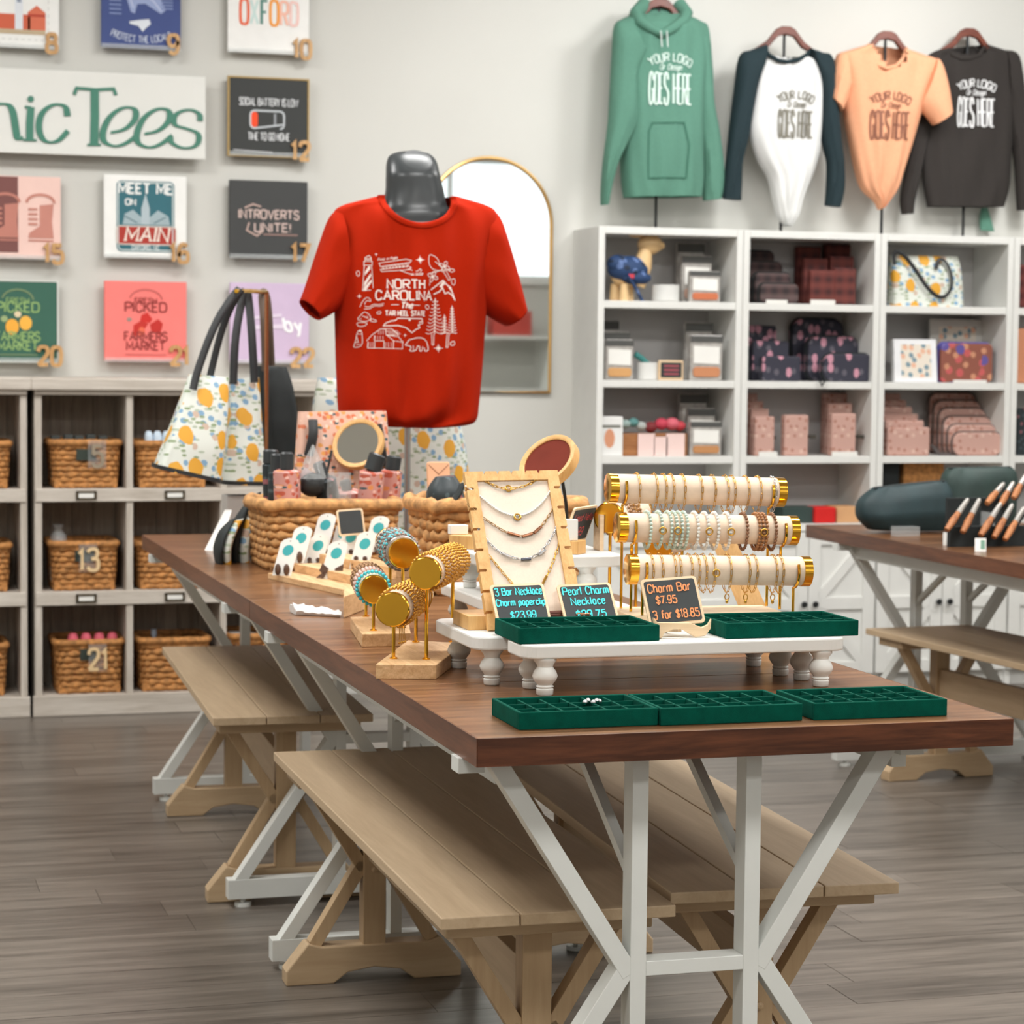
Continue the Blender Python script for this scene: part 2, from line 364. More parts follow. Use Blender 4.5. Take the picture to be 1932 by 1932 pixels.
def framemap(o, ux, uy):
    o = Vector(o); ux = Vector(ux); uy = Vector(uy); nn = ux.cross(uy).normalized()
    return lambda u, v, n: tuple(o + ux*u + uy*v + nn*n)
def oval(cx, cy, rx, ry, n=20, a0=0): return [(cx+rx*math.cos(2*PI*k/n+a0), cy+ry*math.sin(2*PI*k/n+a0)) for k in range(n)]
# ================================================================ materials
WHITE = plain('white_paint', (226, 226, 222), .45, var=.02)
WHITESTEEL = plain('white_steel', (222, 224, 220), .35, var=.02)
WALLM = plain('wall_paint', (205, 204, 198), .7, var=.015, scale=3, bump=.05, bscale=220)
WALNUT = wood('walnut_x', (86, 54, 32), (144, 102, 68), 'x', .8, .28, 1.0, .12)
BENCH = wood('bench_wood', (172, 147, 116), (198, 174, 143), 'y', .6, .5, .5, .05)
BENCHX = wood('bench_wood_x', (172, 145, 112), (198, 172, 138), 'x', .6, .5, .5, .05)
BENCHZ = wood('bench_wood_z', (170, 141, 106), (196, 168, 132), 'z', .6, .5, .5, .05)
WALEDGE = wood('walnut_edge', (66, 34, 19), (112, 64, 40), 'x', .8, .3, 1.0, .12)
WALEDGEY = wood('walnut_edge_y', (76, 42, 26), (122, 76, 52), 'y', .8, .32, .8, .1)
PINE = wood('pine', (196, 152, 104), (226, 188, 142), 'y', 1.6, .5, 1.0, .1)
BAMBOO = wood('bamboo', (206, 156, 92), (230, 186, 124), 'z', 1.6, .45, .9, .06)
LIGHTWOOD = wood('light_wood', (222, 190, 150), (240, 214, 178), 'x', 1.6, .5, .8, .06)
DARKWOOD = wood('hanger_wood', (84, 34, 20), (120, 56, 34), 'x', 2, .35)
WHITEWASH = wood('whitewashed_wood', (178, 168, 156), (212, 204, 194), 'x', .7, .6, .8, .1)
WHITEWASHZ = wood('whitewashed_wood_z', (178, 168, 156), (210, 202, 192), 'z', .7, .6, .8, .1)
GREYPLANK = wood('grey_plank', (146, 134, 122), (184, 172, 158), 'z', .7, .7, .9, .1)
GOLD = plain('gold', (236, 178, 62), .14, 1.0, var=.04)
GOLDCHAIN = plain('gold_chain', (214, 164, 78), .28, 1.0, var=.05)
GOLDBRUSH = plain('brushed_gold', (226, 172, 62), .22, 1.0, var=.18, scale=40)
COPPER = plain('copper_tube', (196, 132, 92), .3, 1.0, var=.04)
SILVER = plain('silver', (196, 196, 198), .25, 1.0, var=.04)
STEEL = plain('steel_pole', (178, 178, 180), .25, 1.0, var=.03)
BLACKMETAL = plain('black_metal', (30, 32, 33), .4, .3, var=.05)
BLACKCLOTH = plain('black_cloth', (30, 36, 37), .75, var=.2, scale=20, bump=.2)
BLACKLEATHER = plain('black_leather', (38, 40, 42), .5, var=.12, scale=30, bump=.15)
BLACKPLASTIC = plain('black_plastic', (44, 48, 50), .38, var=.06)
MANNEQ = plain('mannequin_plastic', (52, 56, 58), .32, var=.06)
VELVET = plain('green_velvet', (0, 74, 60), .9, var=.14, scale=60, bump=.25, bscale=900, Specular_IOR_Level=.1)
CREAM = plain('cream_linen', (232, 214, 196), .85, var=.03, scale=300, bump=.15, bscale=1400)
CREAMV = plain('cream_velvet', (232, 208, 184), .85, var=.03, scale=120, bump=.15, bscale=1400)
SLATE = plain('chalkboard', (50, 54, 55), .7, var=.08, scale=30)
CHALKCYAN = plain('chalk_cyan', (70, 222, 226), .7, var=.03)
CHALKORANGE = plain('chalk_orange', (246, 150, 92), .7, var=.03)
CHALKRED = plain('chalk_red', (236, 92, 92), .7, var=.03)
PAPER = plain('white_paper', (238, 237, 232), .6, var=.02)
TEAL = plain('teal_ink', (60, 170, 176), .6, var=.06)
RUSTY = plain('rust_cotton', (170, 33, 3), .95, var=.07, scale=500, bump=.1, bscale=1200, Specular_IOR_Level=.15)
PRINTW = plain('white_ink', (240, 226, 218), .7, var=.02)
WICKER = plain('woven_seagrass', (190, 140, 86), .75, var=.42, scale=48, bump=.8, bscale=130)
WICKERD = plain('dark_wicker', (180, 124, 68), .75, var=.42, scale=60, bump=.8, bscale=160)
MIRROR = plain('mirror_glass', (236, 240, 238), .02, 1.0, var=.005)
ACRYL = glassy('clear_acrylic', (235, 240, 240), .22, .06)
PLASTICBAG = glassy('clear_plastic_bag', (210, 214, 214), .28, .12)
LEMON = spots('lemon_print', (218, 222, 214), [(.022,.3,.4,(176,188,168),.5), (.024,.3,.45,(126,164,194),1), (.034,.24,.35,(200,176,158),1), (.024,.28,.3,(140,158,120),.5), (.064,.28,.66,(222,162,48),1.3)], .6)
PINKFLORAL = spots('pink_floral_print', (228, 184, 164), [(.018,.3,.6,(214,120,84),1), (.02,.25,.5,(232,160,84),1), (.026,.22,.4,(60,92,98),.6), (.018,.22,.4,(248,214,196),1)], .6)
ROSEFLORAL = spots('rose_floral_print', (206, 150, 142), [(.016,.32,.6,(190,92,72),1), (.02,.25,.45,(224,150,90),1), (.024,.22,.35,(66,92,98),.6), (.016,.22,.4,(232,192,182),1)], .5)
PALEPINK = spots('pale_pink_print', (196, 156, 144), [(.022,.26,.5,(172,122,106),1), (.026,.26,.4,(212,178,166),1)], .7)
NAVYFLORAL = spots('navy_floral_print', (48, 48, 62), [(.03,.3,.5,(92,88,98),1.2), (.034,.32,.6,(196,140,156),1.5)], .7)
DARKFLORAL = spots('dark_floral_print', (34, 44, 48), [(.014,.3,.5,(70,84,88),1.2), (.018,.26,.4,(150,90,96),1.2)], .5)
NAVYDOT = spots('navy_scarf_print', (34, 62, 104), [(.03,.3,.5,(96,120,168),1), (.035,.25,.4,(20,36,60),1)], .7)
PLAID = plaid('red_plaid', (92, 40, 36), (60, 26, 26), (124, 62, 54))
PLAIDDK = plaid('dark_plaid', (70, 50, 50), (40, 32, 34), (110, 90, 88))

# ================================================================ setting
WALLY = 8.58; XL, XR, YF = -2.2, 7.2, -3.0
mb = MB().box(XL, XR, YF, WALLY, -.1, -.006)
floor = struct('floor', mb, wood('floor_base', (84, 76, 68), (112, 102, 93), 'x', .5, .4))
FLOORM = wood('floor_plank_wood', (74, 68, 62), (128, 119, 110), 'x', .45, .34, .7, .1)
PW = .152
rows = int((WALLY - 1.9) / PW) + 1
for r in range(rows):
    y0 = WALLY - (r+1)*PW; x = -.35 - random.random()*1.2
    while x < 5.2:
        L = random.choice((.9, 1.22, 1.22, 1.5)); a, b = max(x, -.5), min(x+L, 5.3)
        if b - a > .05:
            struct('floor_plank', MB().box(a+.0006, b-.0006, y0+.0006, y0+PW-.0006, -.006, random.uniform(-.0008, 0)), FLOORM, floor)
        x += L
struct('wall_back', MB().box(XL, XR, WALLY, WALLY+.12, -.1, CEIL), WALLM)
struct('wall_front', MB().box(XL, XR, YF-.12, YF, -.1, CEIL), WALLM)
struct('wall_left', MB().box(XL-.12, XL, YF, WALLY, -.1, CEIL), WALLM)
struct('wall_right', MB().box(XR, XR+.12, YF, WALLY, -.1, CEIL), WALLM)
struct('ceiling', MB().box(XL, XR, YF, WALLY, CEIL, CEIL+.1), plain('ceiling_paint', (236, 235, 230), .8, var=.01))

# ceiling lamps and wall washers
DIFF = emit('lamp_diffuser', (255, 248, 236), 6)
for i, (x, y, sx, sy, w) in enumerate(LAMPS):
    t = thing('ceiling_light', 'flat white ceiling light panel %s, %s' % (('over the shop front', 'over the camera', 'over the near table row', 'over the far table row')[i % 4], ('on the cubby shelf side', 'along the middle of the room', 'on the shelf cabinet side')[i // 4]), 'light', (x, y, CEIL-.05), 'ceiling light panels')
    fr = MB()
    for a in ((-sx/2-.03, sx/2+.03, -sy/2-.03, -sy/2), (-sx/2-.03, sx/2+.03, sy/2, sy/2+.03), (-sx/2-.03, -sx/2, -sy/2, sy/2), (sx/2, sx/2+.03, -sy/2, sy/2)):
        fr.box(x+a[0], x+a[1], y+a[2], y+a[3], CEIL-.05, CEIL-.001)
    part('frame', fr, WHITE, t)
    part('diffuser', MB().box(x-sx/2, x+sx/2, y-sy/2, y+sy/2, CEIL-.03, CEIL-.02), DIFF, t)
    ld = bpy.data.lights.new('panel_light', 'AREA'); ld.shape = 'RECTANGLE'; ld.size = sx; ld.size_y = sy; ld.energy = w; ld.color = LAMP_COL
    lo = bpy.data.objects.new('panel_light', ld); COL.objects.link(lo); lo.parent = t; lo.location = (0, 0, .01)
for i, (x, ax, sw) in enumerate(SPOTS):
    y = 7.0; t = thing('track_spotlight', 'small white ceiling spotlight aimed at the ' + ('wall panels', 'arched mirror', 'green hoodie', 'peach t-shirt', 'dark brown sweatshirt')[i], 'light', (x, y, CEIL-.2), 'wall washing spotlights')
    d = (Vector((ax, WALLY, 2.5)) - Vector((x, y, CEIL-.1))).normalized(); p = Vector((x, y, CEIL-.1))
    part('canister', MB().tube([p - d*.08, p + d*.06], .035, 14), WHITE, t, smooth=True)
    part('stem', MB().tube([(x, y, CEIL-.001), p], .008, 8), WHITE, t)
    ld = bpy.data.lights.new('spot_beam', 'SPOT'); ld.energy = sw; ld.spot_size = math.radians(75); ld.spot_blend = .9; ld.shadow_soft_size = .18; ld.color = LAMP_COL
    lo = bpy.data.objects.new('spot_beam', ld); COL.objects.link(lo); lo.parent = t
    lo.location = p + d*.09 - Vector((x, y, CEIL-.2)); lo.rotation_euler = d.to_track_quat('-Z', 'Y').to_euler()

# added glowing pane behind the camera, put in to brighten the arched mirror
w = struct('added_glow_panel', MB().box(3.6, 6.95, YF+.001, YF+.012, 2.05, 3.05), emit('added_panel_glow', (236, 244, 250), 1.6))
fr = MB()
for a in ((3.52, 7.03, 1.97, 2.05), (3.52, 7.03, 3.05, 3.13), (3.52, 3.6, 2.05, 3.05), (6.95, 7.03, 2.05, 3.05), (5.25, 5.3, 2.05, 3.05)): fr.box(a[0], a[1], YF+.001, YF+.05, a[2], a[3])
struct('added_panel_frame', fr, WHITE, w)

# display shelf by the front wall, seen only in the mirror
t = thing('display_shelf', 'white display shelf with red and orange boxes, seen in the mirror', 'shelving', (5.2, YF+.3, 0))
for x in (4.3, 6.1): part('side_panel', MB().box(x, x+.03, YF+.06, YF+.5, 0, 1.5), WHITE, t)
for z in (.5, 1.0, 1.47): part('shelf_board', MB().box(4.33, 6.1, YF+.06, YF+.5, z, z+.03), WHITE, t)
for k, (x, w, h, c) in enumerate(((4.45, .3, .2, (190, 60, 50)), (4.85, .25, .3, (214, 150, 80)), (5.2, .3, .16, (200, 196, 190)), (5.6, .35, .22, (190, 70, 60)))):
    solo('gift_box', MB().box(x, x+w, YF+.15, YF+.4, 1.5005, 1.5005+h), plain('gift_%d' % k, c, .6), ('red', 'tall orange', 'pale grey', 'wide red')[k] + ' box on the shelf reflected in the mirror', 'box', bevel=.004)

# arched wall mirror
mx, mz, mr, m0 = 2.408, 1.815, .25, 1.166
arch = [(mx-mr, m0), (mx+mr, m0)] + [(mx+mr*math.cos(PI*k/28), mz+mr*math.sin(PI*k/28)) for k in range(29)]
t = thing('arched_mirror', 'tall arched wall mirror with a thin gold frame', 'mirror', (mx, WALLY, m0))
part('mirror_glass', MB().xz(arch, WALLY-.018, WALLY-.004), MIRROR, t)
part('frame', MB().tube([(x, WALLY-.016, z) for x, z in arch], .009, 8, closed=True), plain('mirror_gold', (222, 182, 120), .3, .8, var=.03), t, smooth=True)

# ================================================================ white shelving with doors along the back wall
def hutch(x0, x1, idx, label):
    yf, yb = 8.27, WALLY-.002; t = thing('shelf_cabinet', label, 'shelving', ((x0+x1)/2, (yf+yb)/2, 0), 'white shelf cabinets along the back wall')
    s = .026
    for a, b in ((x0, x0+s), (x1-s, x1)): part('side_panel', MB().box(a, b, yf, yb, 0, 1.80), WHITE, t, bevel=.002)
    part('top_board', MB().box(x0+s, x1-s, yf, yb, 1.772, 1.80), WHITE, t, bevel=.002)
    for z in (1.508, 1.206, .914, .648): part('shelf_board', MB().box(x0+s, x1-s, yf+.004, yb-.01, z-.016, z+.012), WHITE, t, bevel=.002)
    part('back_panel', MB().box(x0+s, x1-s, yb-.01, yb, .05, 1.77), plain('shelf_back', (190, 188, 187), .6, var=.01), t)
    part('plinth', MB().box(x0+s, x1-s, yf+.02, yf+.04, 0, .06), WHITE, t)
    xm = (x0+x1)/2
    for a, b, sg in ((x0+.004, xm-.0015, 1), (xm+.0015, x1-.004, -1)):
        z0, z1, y0, y1 = .065, .628, yf-.018, yf-.001
        d = part('cabinet_door', MB().box(a, b, yf-.008, y1, z0, z1), WHITE, t)
        fr = MB(); w = .05; zm = (z0+z1)/2
        fr.box(a, a+w, y0, yf-.008, z0, z1); fr.box(b-w, b, y0, yf-.008, z0, z1)
        for z in (z0, zm-w/2, z1-w): fr.box(a+w, b-w, y0, yf-.008, z, z+w)
        part('door_frame', fr, WHITE, d, bevel=.002)
        br = MB(); xa, xb = (a+w, b-w) if sg > 0 else (b-w, a+w)
        br.bar((xb, y0+.006, zm+w/2), (xa, y0+.006, z1-w), .036, .012); br.bar((xb, y0+.006, zm-w/2), (xa, y0+.006, z0+w), .036, .012)
        part('door_brace', br, WHITE, d)
        kx = xm - sg*.024
        part('door_knob', MB().lathe([(.004, 0), (.004, -.012), (.011, -.014), (.013, -.022), (.008, -.028)], (kx, y0, zm), 14, 'y'), BLACKMETAL, d, smooth=True)
HX = [2.755, 3.345, 3.925, 4.508, 5.09]
for i, nm in enumerate(('white shelf cabinet next to the arched mirror', 'white shelf cabinet holding the stacked plaid and navy floral pouches', 'white shelf cabinet holding the lemon print tote', 'white shelf cabinet at the right border of the photo')):
    hutch(HX[i]+.001, HX[i+1]-.001, i, nm)

# ================================================================ whitewashed cubby shelves on the left
def cubby(xs, label, holders):
    yf, yb = 8.26, WALLY-.002; x0, x1 = xs[0][0], xs[-1][1]
    t = thing('cubby_shelf', label, 'shelving', ((x0+x1)/2, (yf+yb)/2, 0))
    for a, b in xs: part('upright', MB().box(a, b, yf, yb, .074, 1.149), WHITEWASHZ, t, bevel=.002)
    part('top_board', MB().box(x0-.014, x1+.014, yf-.03, yb, 1.165, 1.211), WHITEWASH, t, bevel=.008, bseg=3)
    part('crown_strip', MB().box(x0, x1, yf-.012, yb, 1.149, 1.165), WHITEWASH, t, bevel=.003)
    for i, (z0, z1) in enumerate(((.398, .447), (.769, .815))):
        sh = part('shelf_board', MB().box(x0+.004, x1-.004, yf-.006, yf+.016, z0, z1), WHITEWASH, t, bevel=.002)
        for (a, b), (c, d) in zip(xs, xs[1:]): part('shelf_board', MB().box(b, c, yf+.016, yb-.012, z1-.02, z1), WHITEWASH, t)
        for px in holders:
            p = at(px, 937 if i else 1129, yf-.008); zc = (z0+z1)/2
            h = MB(); w, hh = .036, .015
            for q in ((-w, w, hh-.006, hh), (-w, w, -hh, -hh+.006), (-w, -w+.008, -hh, hh), (w-.008, w, -hh, hh)): h.box(p.x+q[0], p.x+q[1], yf-.012, yf-.006, zc+q[2], zc+q[3])
            hd = part('label_holder', h, plain('bronze', (96, 84, 62), .4, .8), t); part('label_card', MB().box(p.x-w+.006, p.x+w-.006, yf-.009, yf-.006, zc-hh+.004, zc+hh-.004), PAPER, hd)
    part('base_board', MB().box(x0-.008, x1+.008, yf-.012, yf+.01, 0, .074), WHITEWASH, t, bevel=.003)
    part('bottom_board', MB().box(x0, x1, yf+.01, yb, .05, .074), WHITEWASH, t)
    x = x0+.004
    while x < x1-.01:
        b = min(x+.078, x1-.004); part('back_plank', MB().box(x+.001, b-.001, yb-.012, yb-random.uniform(.001, .003), .074, 1.149), GREYPLANK, t); x += .078
X826 = lambda px, py=900: at(px, py, 8.26).x
cubby([(X826(65), X826(79)), (X826(238), X826(251)), (X826(416), X826(428)), (X826(590), X826(603))], 'whitewashed cubby shelf with brass label holders behind the totes', (163, 330))
cubby([(-.36, -.33), (-.02, .01), (.30, .33), (X826(38), X826(51))], 'whitewashed cubby shelf cut off by the left photo border', ())

# ================================================================ tables
def trestle_table(x0, x1, y0, y1, fx0, fx1, label, seams, frames):
    t = thing('display_table', label, 'table', ((x0+x1)/2, (y0+y1)/2, 0), 'walnut topped display tables')
    ys = [y0] + seams + [y1]
    for a, b in zip(ys, ys[1:]): part('tabletop_board', MB().box(x0, x1, a+(.0008 if a != y0 else 0), b-(.0008 if b != y1 else 0), .719, .76), WALNUT, t, bevel=.0015)
    for y in (y0-.0014, y1): part('end_strip', MB().box(x0, x1, y, y+.0014, .719, .7597), WALEDGE, t)  # thin strips along the edges, darker walnut than the tabletop boards
    for x in (x0-.0014, x1): part('edge_strip', MB().box(x, x+.0014, y0, y1, .719, .7597), WALEDGEY, t)
    cx = (fx0+fx1)/2; d = .090
    for x in (x0+.072, x1-.13): part('apron_rail', MB().box(x-.012, x+.012, frames[0]+.02, frames[1]-.02, .671, .719), WHITESTEEL, t)
    for k, fy in enumerate(frames):
        T = .04; w = .025; ya, yb = fy-T/2, fy+T/2
        part('top_beam', MB().box(fx0+.04, fx1-.04, ya, yb, .7065, .719), WHITESTEEL, t)
        for bx in (fx0, fx1-.04): part('end_block', MB().box(bx, bx+.04, ya, yb, .696, .719), WHITESTEEL, t, bevel=.001)
        part('foot_beam', MB().box(fx0+.012, fx1-.012, ya, yb, .02, .066), WHITESTEEL, t, bevel=.001)
        for sx in (-1, 1):
            px = cx + sx*d
            part('post', MB().box(px-w/2, px+w/2, ya, yb, .066, .7065), WHITESTEEL, t, bevel=.001)
            ex = fx0+.055 if sx < 0 else fx1-.055
            part('upper_brace', MB().bar((px+sx*.012, fy, .384), (ex, fy, .7185), .027, T-.001), WHITESTEEL, t, bevel=.001)
            ex = fx0+.03 if sx < 0 else fx1-.03
            part('lower_brace', MB().bar((px+sx*.012, fy, .40), (ex, fy, .045), .027, T-.002), WHITESTEEL, t, bevel=.001)
            kd = 1 if k == 0 else -1
            part('knee_brace', MB().bar((px, fy+kd*.02, .53), (px, fy+kd*.33, .71), .016, .016, (1,0,0)), WHITESTEEL, t)
            fx = fx0+.05 if sx < 0 else fx1-.05
            part('leveling_foot', MB().lathe([(.006, .02), (.006, .010), (.02, .009), (.02, 0)], (fx, fy, 0), 14), WHITESTEEL, t, smooth=True)
        part('cross_bar', MB().box(cx-d+w/2, cx+d-w/2, ya, yb, .38, .402), WHITESTEEL, t, bevel=.001)
trestle_table(.857, 1.697, 3.082, 4.953, .85, 1.59, 'walnut topped table with white steel frame, nearest the camera', [3.622], (3.18, 4.72))
trestle_table(.857, 1.697, 4.957, 6.829, .85, 1.59, 'walnut topped table carrying the red shirt mannequin and woven basket', [], (5.29, 6.62))
trestle_table(3.045, 3.885, 5.05, 6.94, 3.04, 3.80, 'walnut topped table at the right with dark green pouches', [], (5.3, 6.70))

# ================================================================ benches
def bench(x0, y0, w, L, ang, label):
    T = Matrix.Translation((x0, y0, 0)) @ Matrix.Rotation(ang, 4, 'Z')
    c = T @ Vector((w/2, L/2, 0)); t = thing('trestle_bench', label, 'bench', c, 'beige wooden trestle benches')
    def B(): m = MB(); m.T = T; return m
    bw = (w-.004)/3
    for k in range(3): part('seat_plank', B().box(k*(bw+.002), k*(bw+.002)+bw, 0, L, .441, .460), BENCH, t, bevel=.002)
    for e, ye in ((0, .14), (1, L-.14)):
        part('seat_batten', B().box(.02, w-.02, ye-.05-.04*(1-e), ye+.05+.04*e, .414, .4405), BENCHX, t, bevel=.003)
        part('post', B().box(w/2-.024, w/2+.024, ye-.022, ye+.022, .075, .4135), BENCHZ, t, bevel=.002)
        foot = [(0, 0), (.1, 0), (.13, .022), (w/2, .03), (w-.13, .022), (w-.1, 0), (w, 0), (w, .03), (w-.045, .086), (w-.075, .078), (.075, .078), (.045, .086), (0, .03)]
        part('foot_beam', B().xz(foot, ye-.026, ye+.026), BENCHX, t, bevel=.003)
        for s in (-1, 1):
            part('upper_brace', B().bar((w/2+s*.022, ye, .235), (w/2+s*.135, ye, .418), .026, .034), BENCHZ, t, bevel=.001)
            part('lower_brace', B().bar((w/2+s*.022, ye, .25), (w/2+s*.125, ye, .08), .026, .034), BENCHZ, t, bevel=.001)
        part('bolt', B().lathe([(.008, -.022), (.007, -.026), (.003, -.028)], (w/2, ye, .235), 10, 'y'), BENCHZ, t)
    part('stretcher', B().box(w/2-.014, w/2+.014, .14+.022, L-.14-.022, .255, .345), BENCH, t, bevel=.002)
bench(.853, 3.262, .372, 1.48, -.012, 'beige plank bench under the near table, at its aisle edge')
bench(.817, 5.218, .375, 1.32, -.045, 'beige plank bench under the far table below the totes')
bench(1.245, 3.335, .385, 1.50, -.05, 'beige plank bench under the near table, on its far side')
bench(3.20, 5.10, .375, 1.47, .075, 'beige plank bench under the walnut table at the right')
# ================================================================ wall panels with printed shirts, wooden numbers
YP = 8.53
INK = {}
def ink(rgb):
    if rgb not in INK: INK[rgb] = plain('ink_%d_%d_%d' % rgb, rgb, .7, var=.03)
    return INK[rgb]
NUMWOOD = wood('number_wood', (178, 132, 78), (214, 172, 118), 'z', 3, .5)
WM = wallmap(YP-.0012)
class Art:
    def __init__(s, px, label, rgb, num, edge=None):
        x0, y0, x1, y1 = px; a = at(x0, y0, YP); b = at(x1, y1, YP); c = at(x1, y0, YP)
        s.cx, s.cz, s.w, s.h = (a.x+b.x)/2, (a.z+c.z)/4+b.z/2, (b.x-a.x)/2, (c.z+a.z)/4-b.z/2
        s.k = .00197
        s.t = thing('shirt_print_panel', label, 'wall panel', (s.cx, WALLY, s.cz-s.h), 'printed shirt panels on the back wall')
        part('panel', MB().box(s.cx-s.w, s.cx+s.w, YP, YP+.02, s.cz-s.h, s.cz+s.h), ink(rgb), s.t, bevel=.003)
        part('standoff', MB().box(s.cx-s.w*.6, s.cx+s.w*.6, YP+.02, WALLY-.0005, s.cz-s.h*.6, s.cz+s.h*.6), ink((190, 188, 182)), s.t)
        if edge: 
            m = MB()
            for q in ((-s.w-.006, s.w+.006, s.h, s.h+.006), (-s.w-.006, s.w+.006, -s.h-.006, -s.h), (-s.w-.006, -s.w, -s.h, s.h), (s.w, s.w+.006, -s.h, s.h)): m.box(s.cx+q[0], s.cx+q[1], YP-.002, YP+.02, s.cz+q[2], s.cz+q[3])
            part('edge_trim', m, ink(edge), s.t)
        led = MB().box(s.cx-s.w, s.cx+s.w, YP-.012, YP-.003, s.cz-s.h-.004, s.cz-s.h+.012)
        part('acrylic_ledge', led, ACRYL, s.t)
        if num:
            n = MB(); write(n, num, .062, .014, wallmap(YP-.003), (s.cx+s.w-.028, s.cz-s.h-.012), gap=2.4, sx=.9, thick=.008)
            part('number', n, NUMWOOD, s.t, label='wooden number '+num)
        s.m = {}
    def M(s, rgb): return s.m.setdefault(rgb, MB())
    def text(s, rgb, txt, u, v, h, w, **k): m = MB(); write(m, txt, h, w, WM, (s.cx+u*s.w, s.cz+v*s.h), **k); part('lettering', m, ink(rgb), s.t)
    def poly(s, rgb, pts, n=0): m = MB(); flat(m, [(s.cx+u*s.w, s.cz+v*s.h) for u, v in pts], WM, n); part('printed_shape', m, ink(rgb), s.t)
    def line(s, rgb, pts, w): m = MB(); ribbon(m, [(s.cx+u*s.w, s.cz+v*s.h) for u, v in pts], w, WM, w0=.0014); part('printed_line', m, ink(rgb), s.t)
    def done(s):
        for i, (rgb, m) in enumerate(s.m.items()): part('print', m, ink(rgb), s.t)
def rect(a, b, c, d): return [(a, c), (b, c), (b, d), (a, d)]

# the wide sign "...nic Tees"
a = at(-420, 110, 8.5); b = at(388, 301, 8.5); zt = at(388, 145, 8.5).z
t = thing('store_sign', 'wide white wall sign lettered in green, ending in Tees', 'sign', (b.x-.4, WALLY, b.z))
part('sign_board', MB().box(a.x, b.x, 8.5, 8.52, b.z, zt), plain('sign_white', (222, 222, 217), .5, var=.01), t, bevel=.002)
for sx in (.3, 1.2): part('sign_mount', MB().box(a.x+sx, a.x+sx+.05, 8.52, WALLY-.0005, b.z+.08, zt-.08), WHITE, t)
SG = plain('sign_green', (58, 122, 102), .5, var=.03)
lm = MB(); S = 8.4988; wm = wallmap(S)
def sgn(pts, thin, thick, smooth=True, closed=False):
    # points given in the 600x400 close-up of the sign
    q = [at(x*.31056, y*.31056, S) for x, y in pts]; q = [(p.x, p.z) for p in q]
    if smooth: q = chaikin(q, 3, closed)
    if closed: q.append(q[0])
    _lift[0] += 1; ribbon(lm, q, .01, wm, thick=.004+(_lift[0] % 9)*.0001, pen=(thin, thick))
th, tk = .008, .026
sgn([(-150,640),(-150,850)], th, tk, False); sgn([(-150,760),(-90,650),(20,625),(75,650),(95,780),(105,850),(140,835)], th, tk)
sgn([(-200,850),(-100,850)], th, th, False); sgn([(-200,640),(-150,640)], th, th, False)
sgn([(188,650),(180,750),(180,850)], th, tk, False); sgn([(140,850),(222,852)], th, th, False); sgn([(150,650),(188,652)], th, th, False)
flat(lm, [(at(x*.31056, y*.31056, S).x, at(x*.31056, y*.31056, S).z) for x, y in oval(186, 602, 20, -20)][::-1], wm, .004)
sgn([(410,705),(400,640),(320,630),(245,690),(230,790),(270,865),(350,865),(412,795)], th, tk*.9)
sgn([(575,540),(576,700),(572,880)], th, tk*1.15, False); sgn([(530,880),(612,880)], th, th, False)
sgn([(450,575),(465,535),(580,545),(690,540),(704,578)], th*1.3, th*1.6, False)
for dx, dy in ((0, 0), (206, 8)):
    sgn([(672+dx,806+dy),(760+dx,790+dy),(830+dx,720+dy),(822+dx,655+dy),(740+dx,650+dy),(650+dx,720+dy),(610+dx,850+dy),(690+dx,895+dy),(770+dx,872+dy),(840+dx,815+dy)], th, tk*.9)
sgn([(1215,735),(1215,690),(1150,660),(1060,690),(1050,760),(1130,780),(1215,810),(1200,890),(1110,905),(1040,870),(1035,840)], th, tk*.8)
part('lettering', lm, SG, t)

A = Art((-42, -90, 112, 93), 'white panel with a red roofed town print, wooden number 8', (236, 236, 233), '8')
A.poly((206, 96, 66), rect(-.9, .28, -.62, -.3)); A.poly((222, 226, 232), rect(-.1, .1, -.62, .2), .0006); A.poly((214, 110, 80), [(.22,-.62),(.66,-.62),(.66,-.25),(.44,-.1),(.22,-.25)])
A.poly((180, 60, 40), rect(.22,.66,-.34,-.29), .0004); A.poly((190, 170, 140), rect(-.9,.66,-.72,-.62)); A.poly((140, 150, 170), [(-.05,-.05),(.06,-.05),(.0,.5)], .001)
for k in range(10): A.poly((206, 206, 204), rect(.72, .74, -.8+k*.15, -.72+k*.15)); A.poly((206, 206, 204), rect(-.9+k*.16, -.82+k*.16, -.84, -.82))
A.done()
A = Art((191, -60, 341, 95), 'blue panel with a pale sea turtle print, wooden number 9', (62, 78, 134), '9')
A.poly((152, 166, 206), [(-.3,.9),(.2,.9),(.62,-.02),(.5,-.12),(.1,.12),(-.1,.1),(-.16,-.14),(-.26,-.1),(-.36,.2)])
A.line((200, 208, 230), [(-.2,.5),(.3,.2),(.5,-.05)], .004); A.line((200, 208, 230), [(-.3,.3),(-.2,0)], .004)
A.poly((222, 228, 236), [(-.3,-.34),(-.1,-.3),(.2,-.26),(.24,-.38),(.1,-.5),(.04,-.58),(-.08,-.44),(-.28,-.4)])
for k in range(7):
    A.line((124, 140, 186), [(-.8,.5-k*.11),(-.5,.5-k*.11)], .006); A.line((124, 140, 186), [(.5,.5-k*.08),(.8,.5-k*.08)], .006)
A.text((206, 214, 232), 'PROTECT THE LOCALS', 0, -.86, .024, .0028, arc=-.3, fit=.23)
A.done()
A = Art((430, -50, 583, 104), 'white panel with pastel letters spelling OXFORD, wooden number 10', (240, 239, 236), '10')
for i, (ch, c) in enumerate(zip('OXFORD', ((236,106,66),(206,226,222),(92,140,130),(246,160,60),(246,190,170),(244,204,196)))): A.text(c, ch, -.6+i*.245, -.28, .086, .010, sx=.42)
A.done()
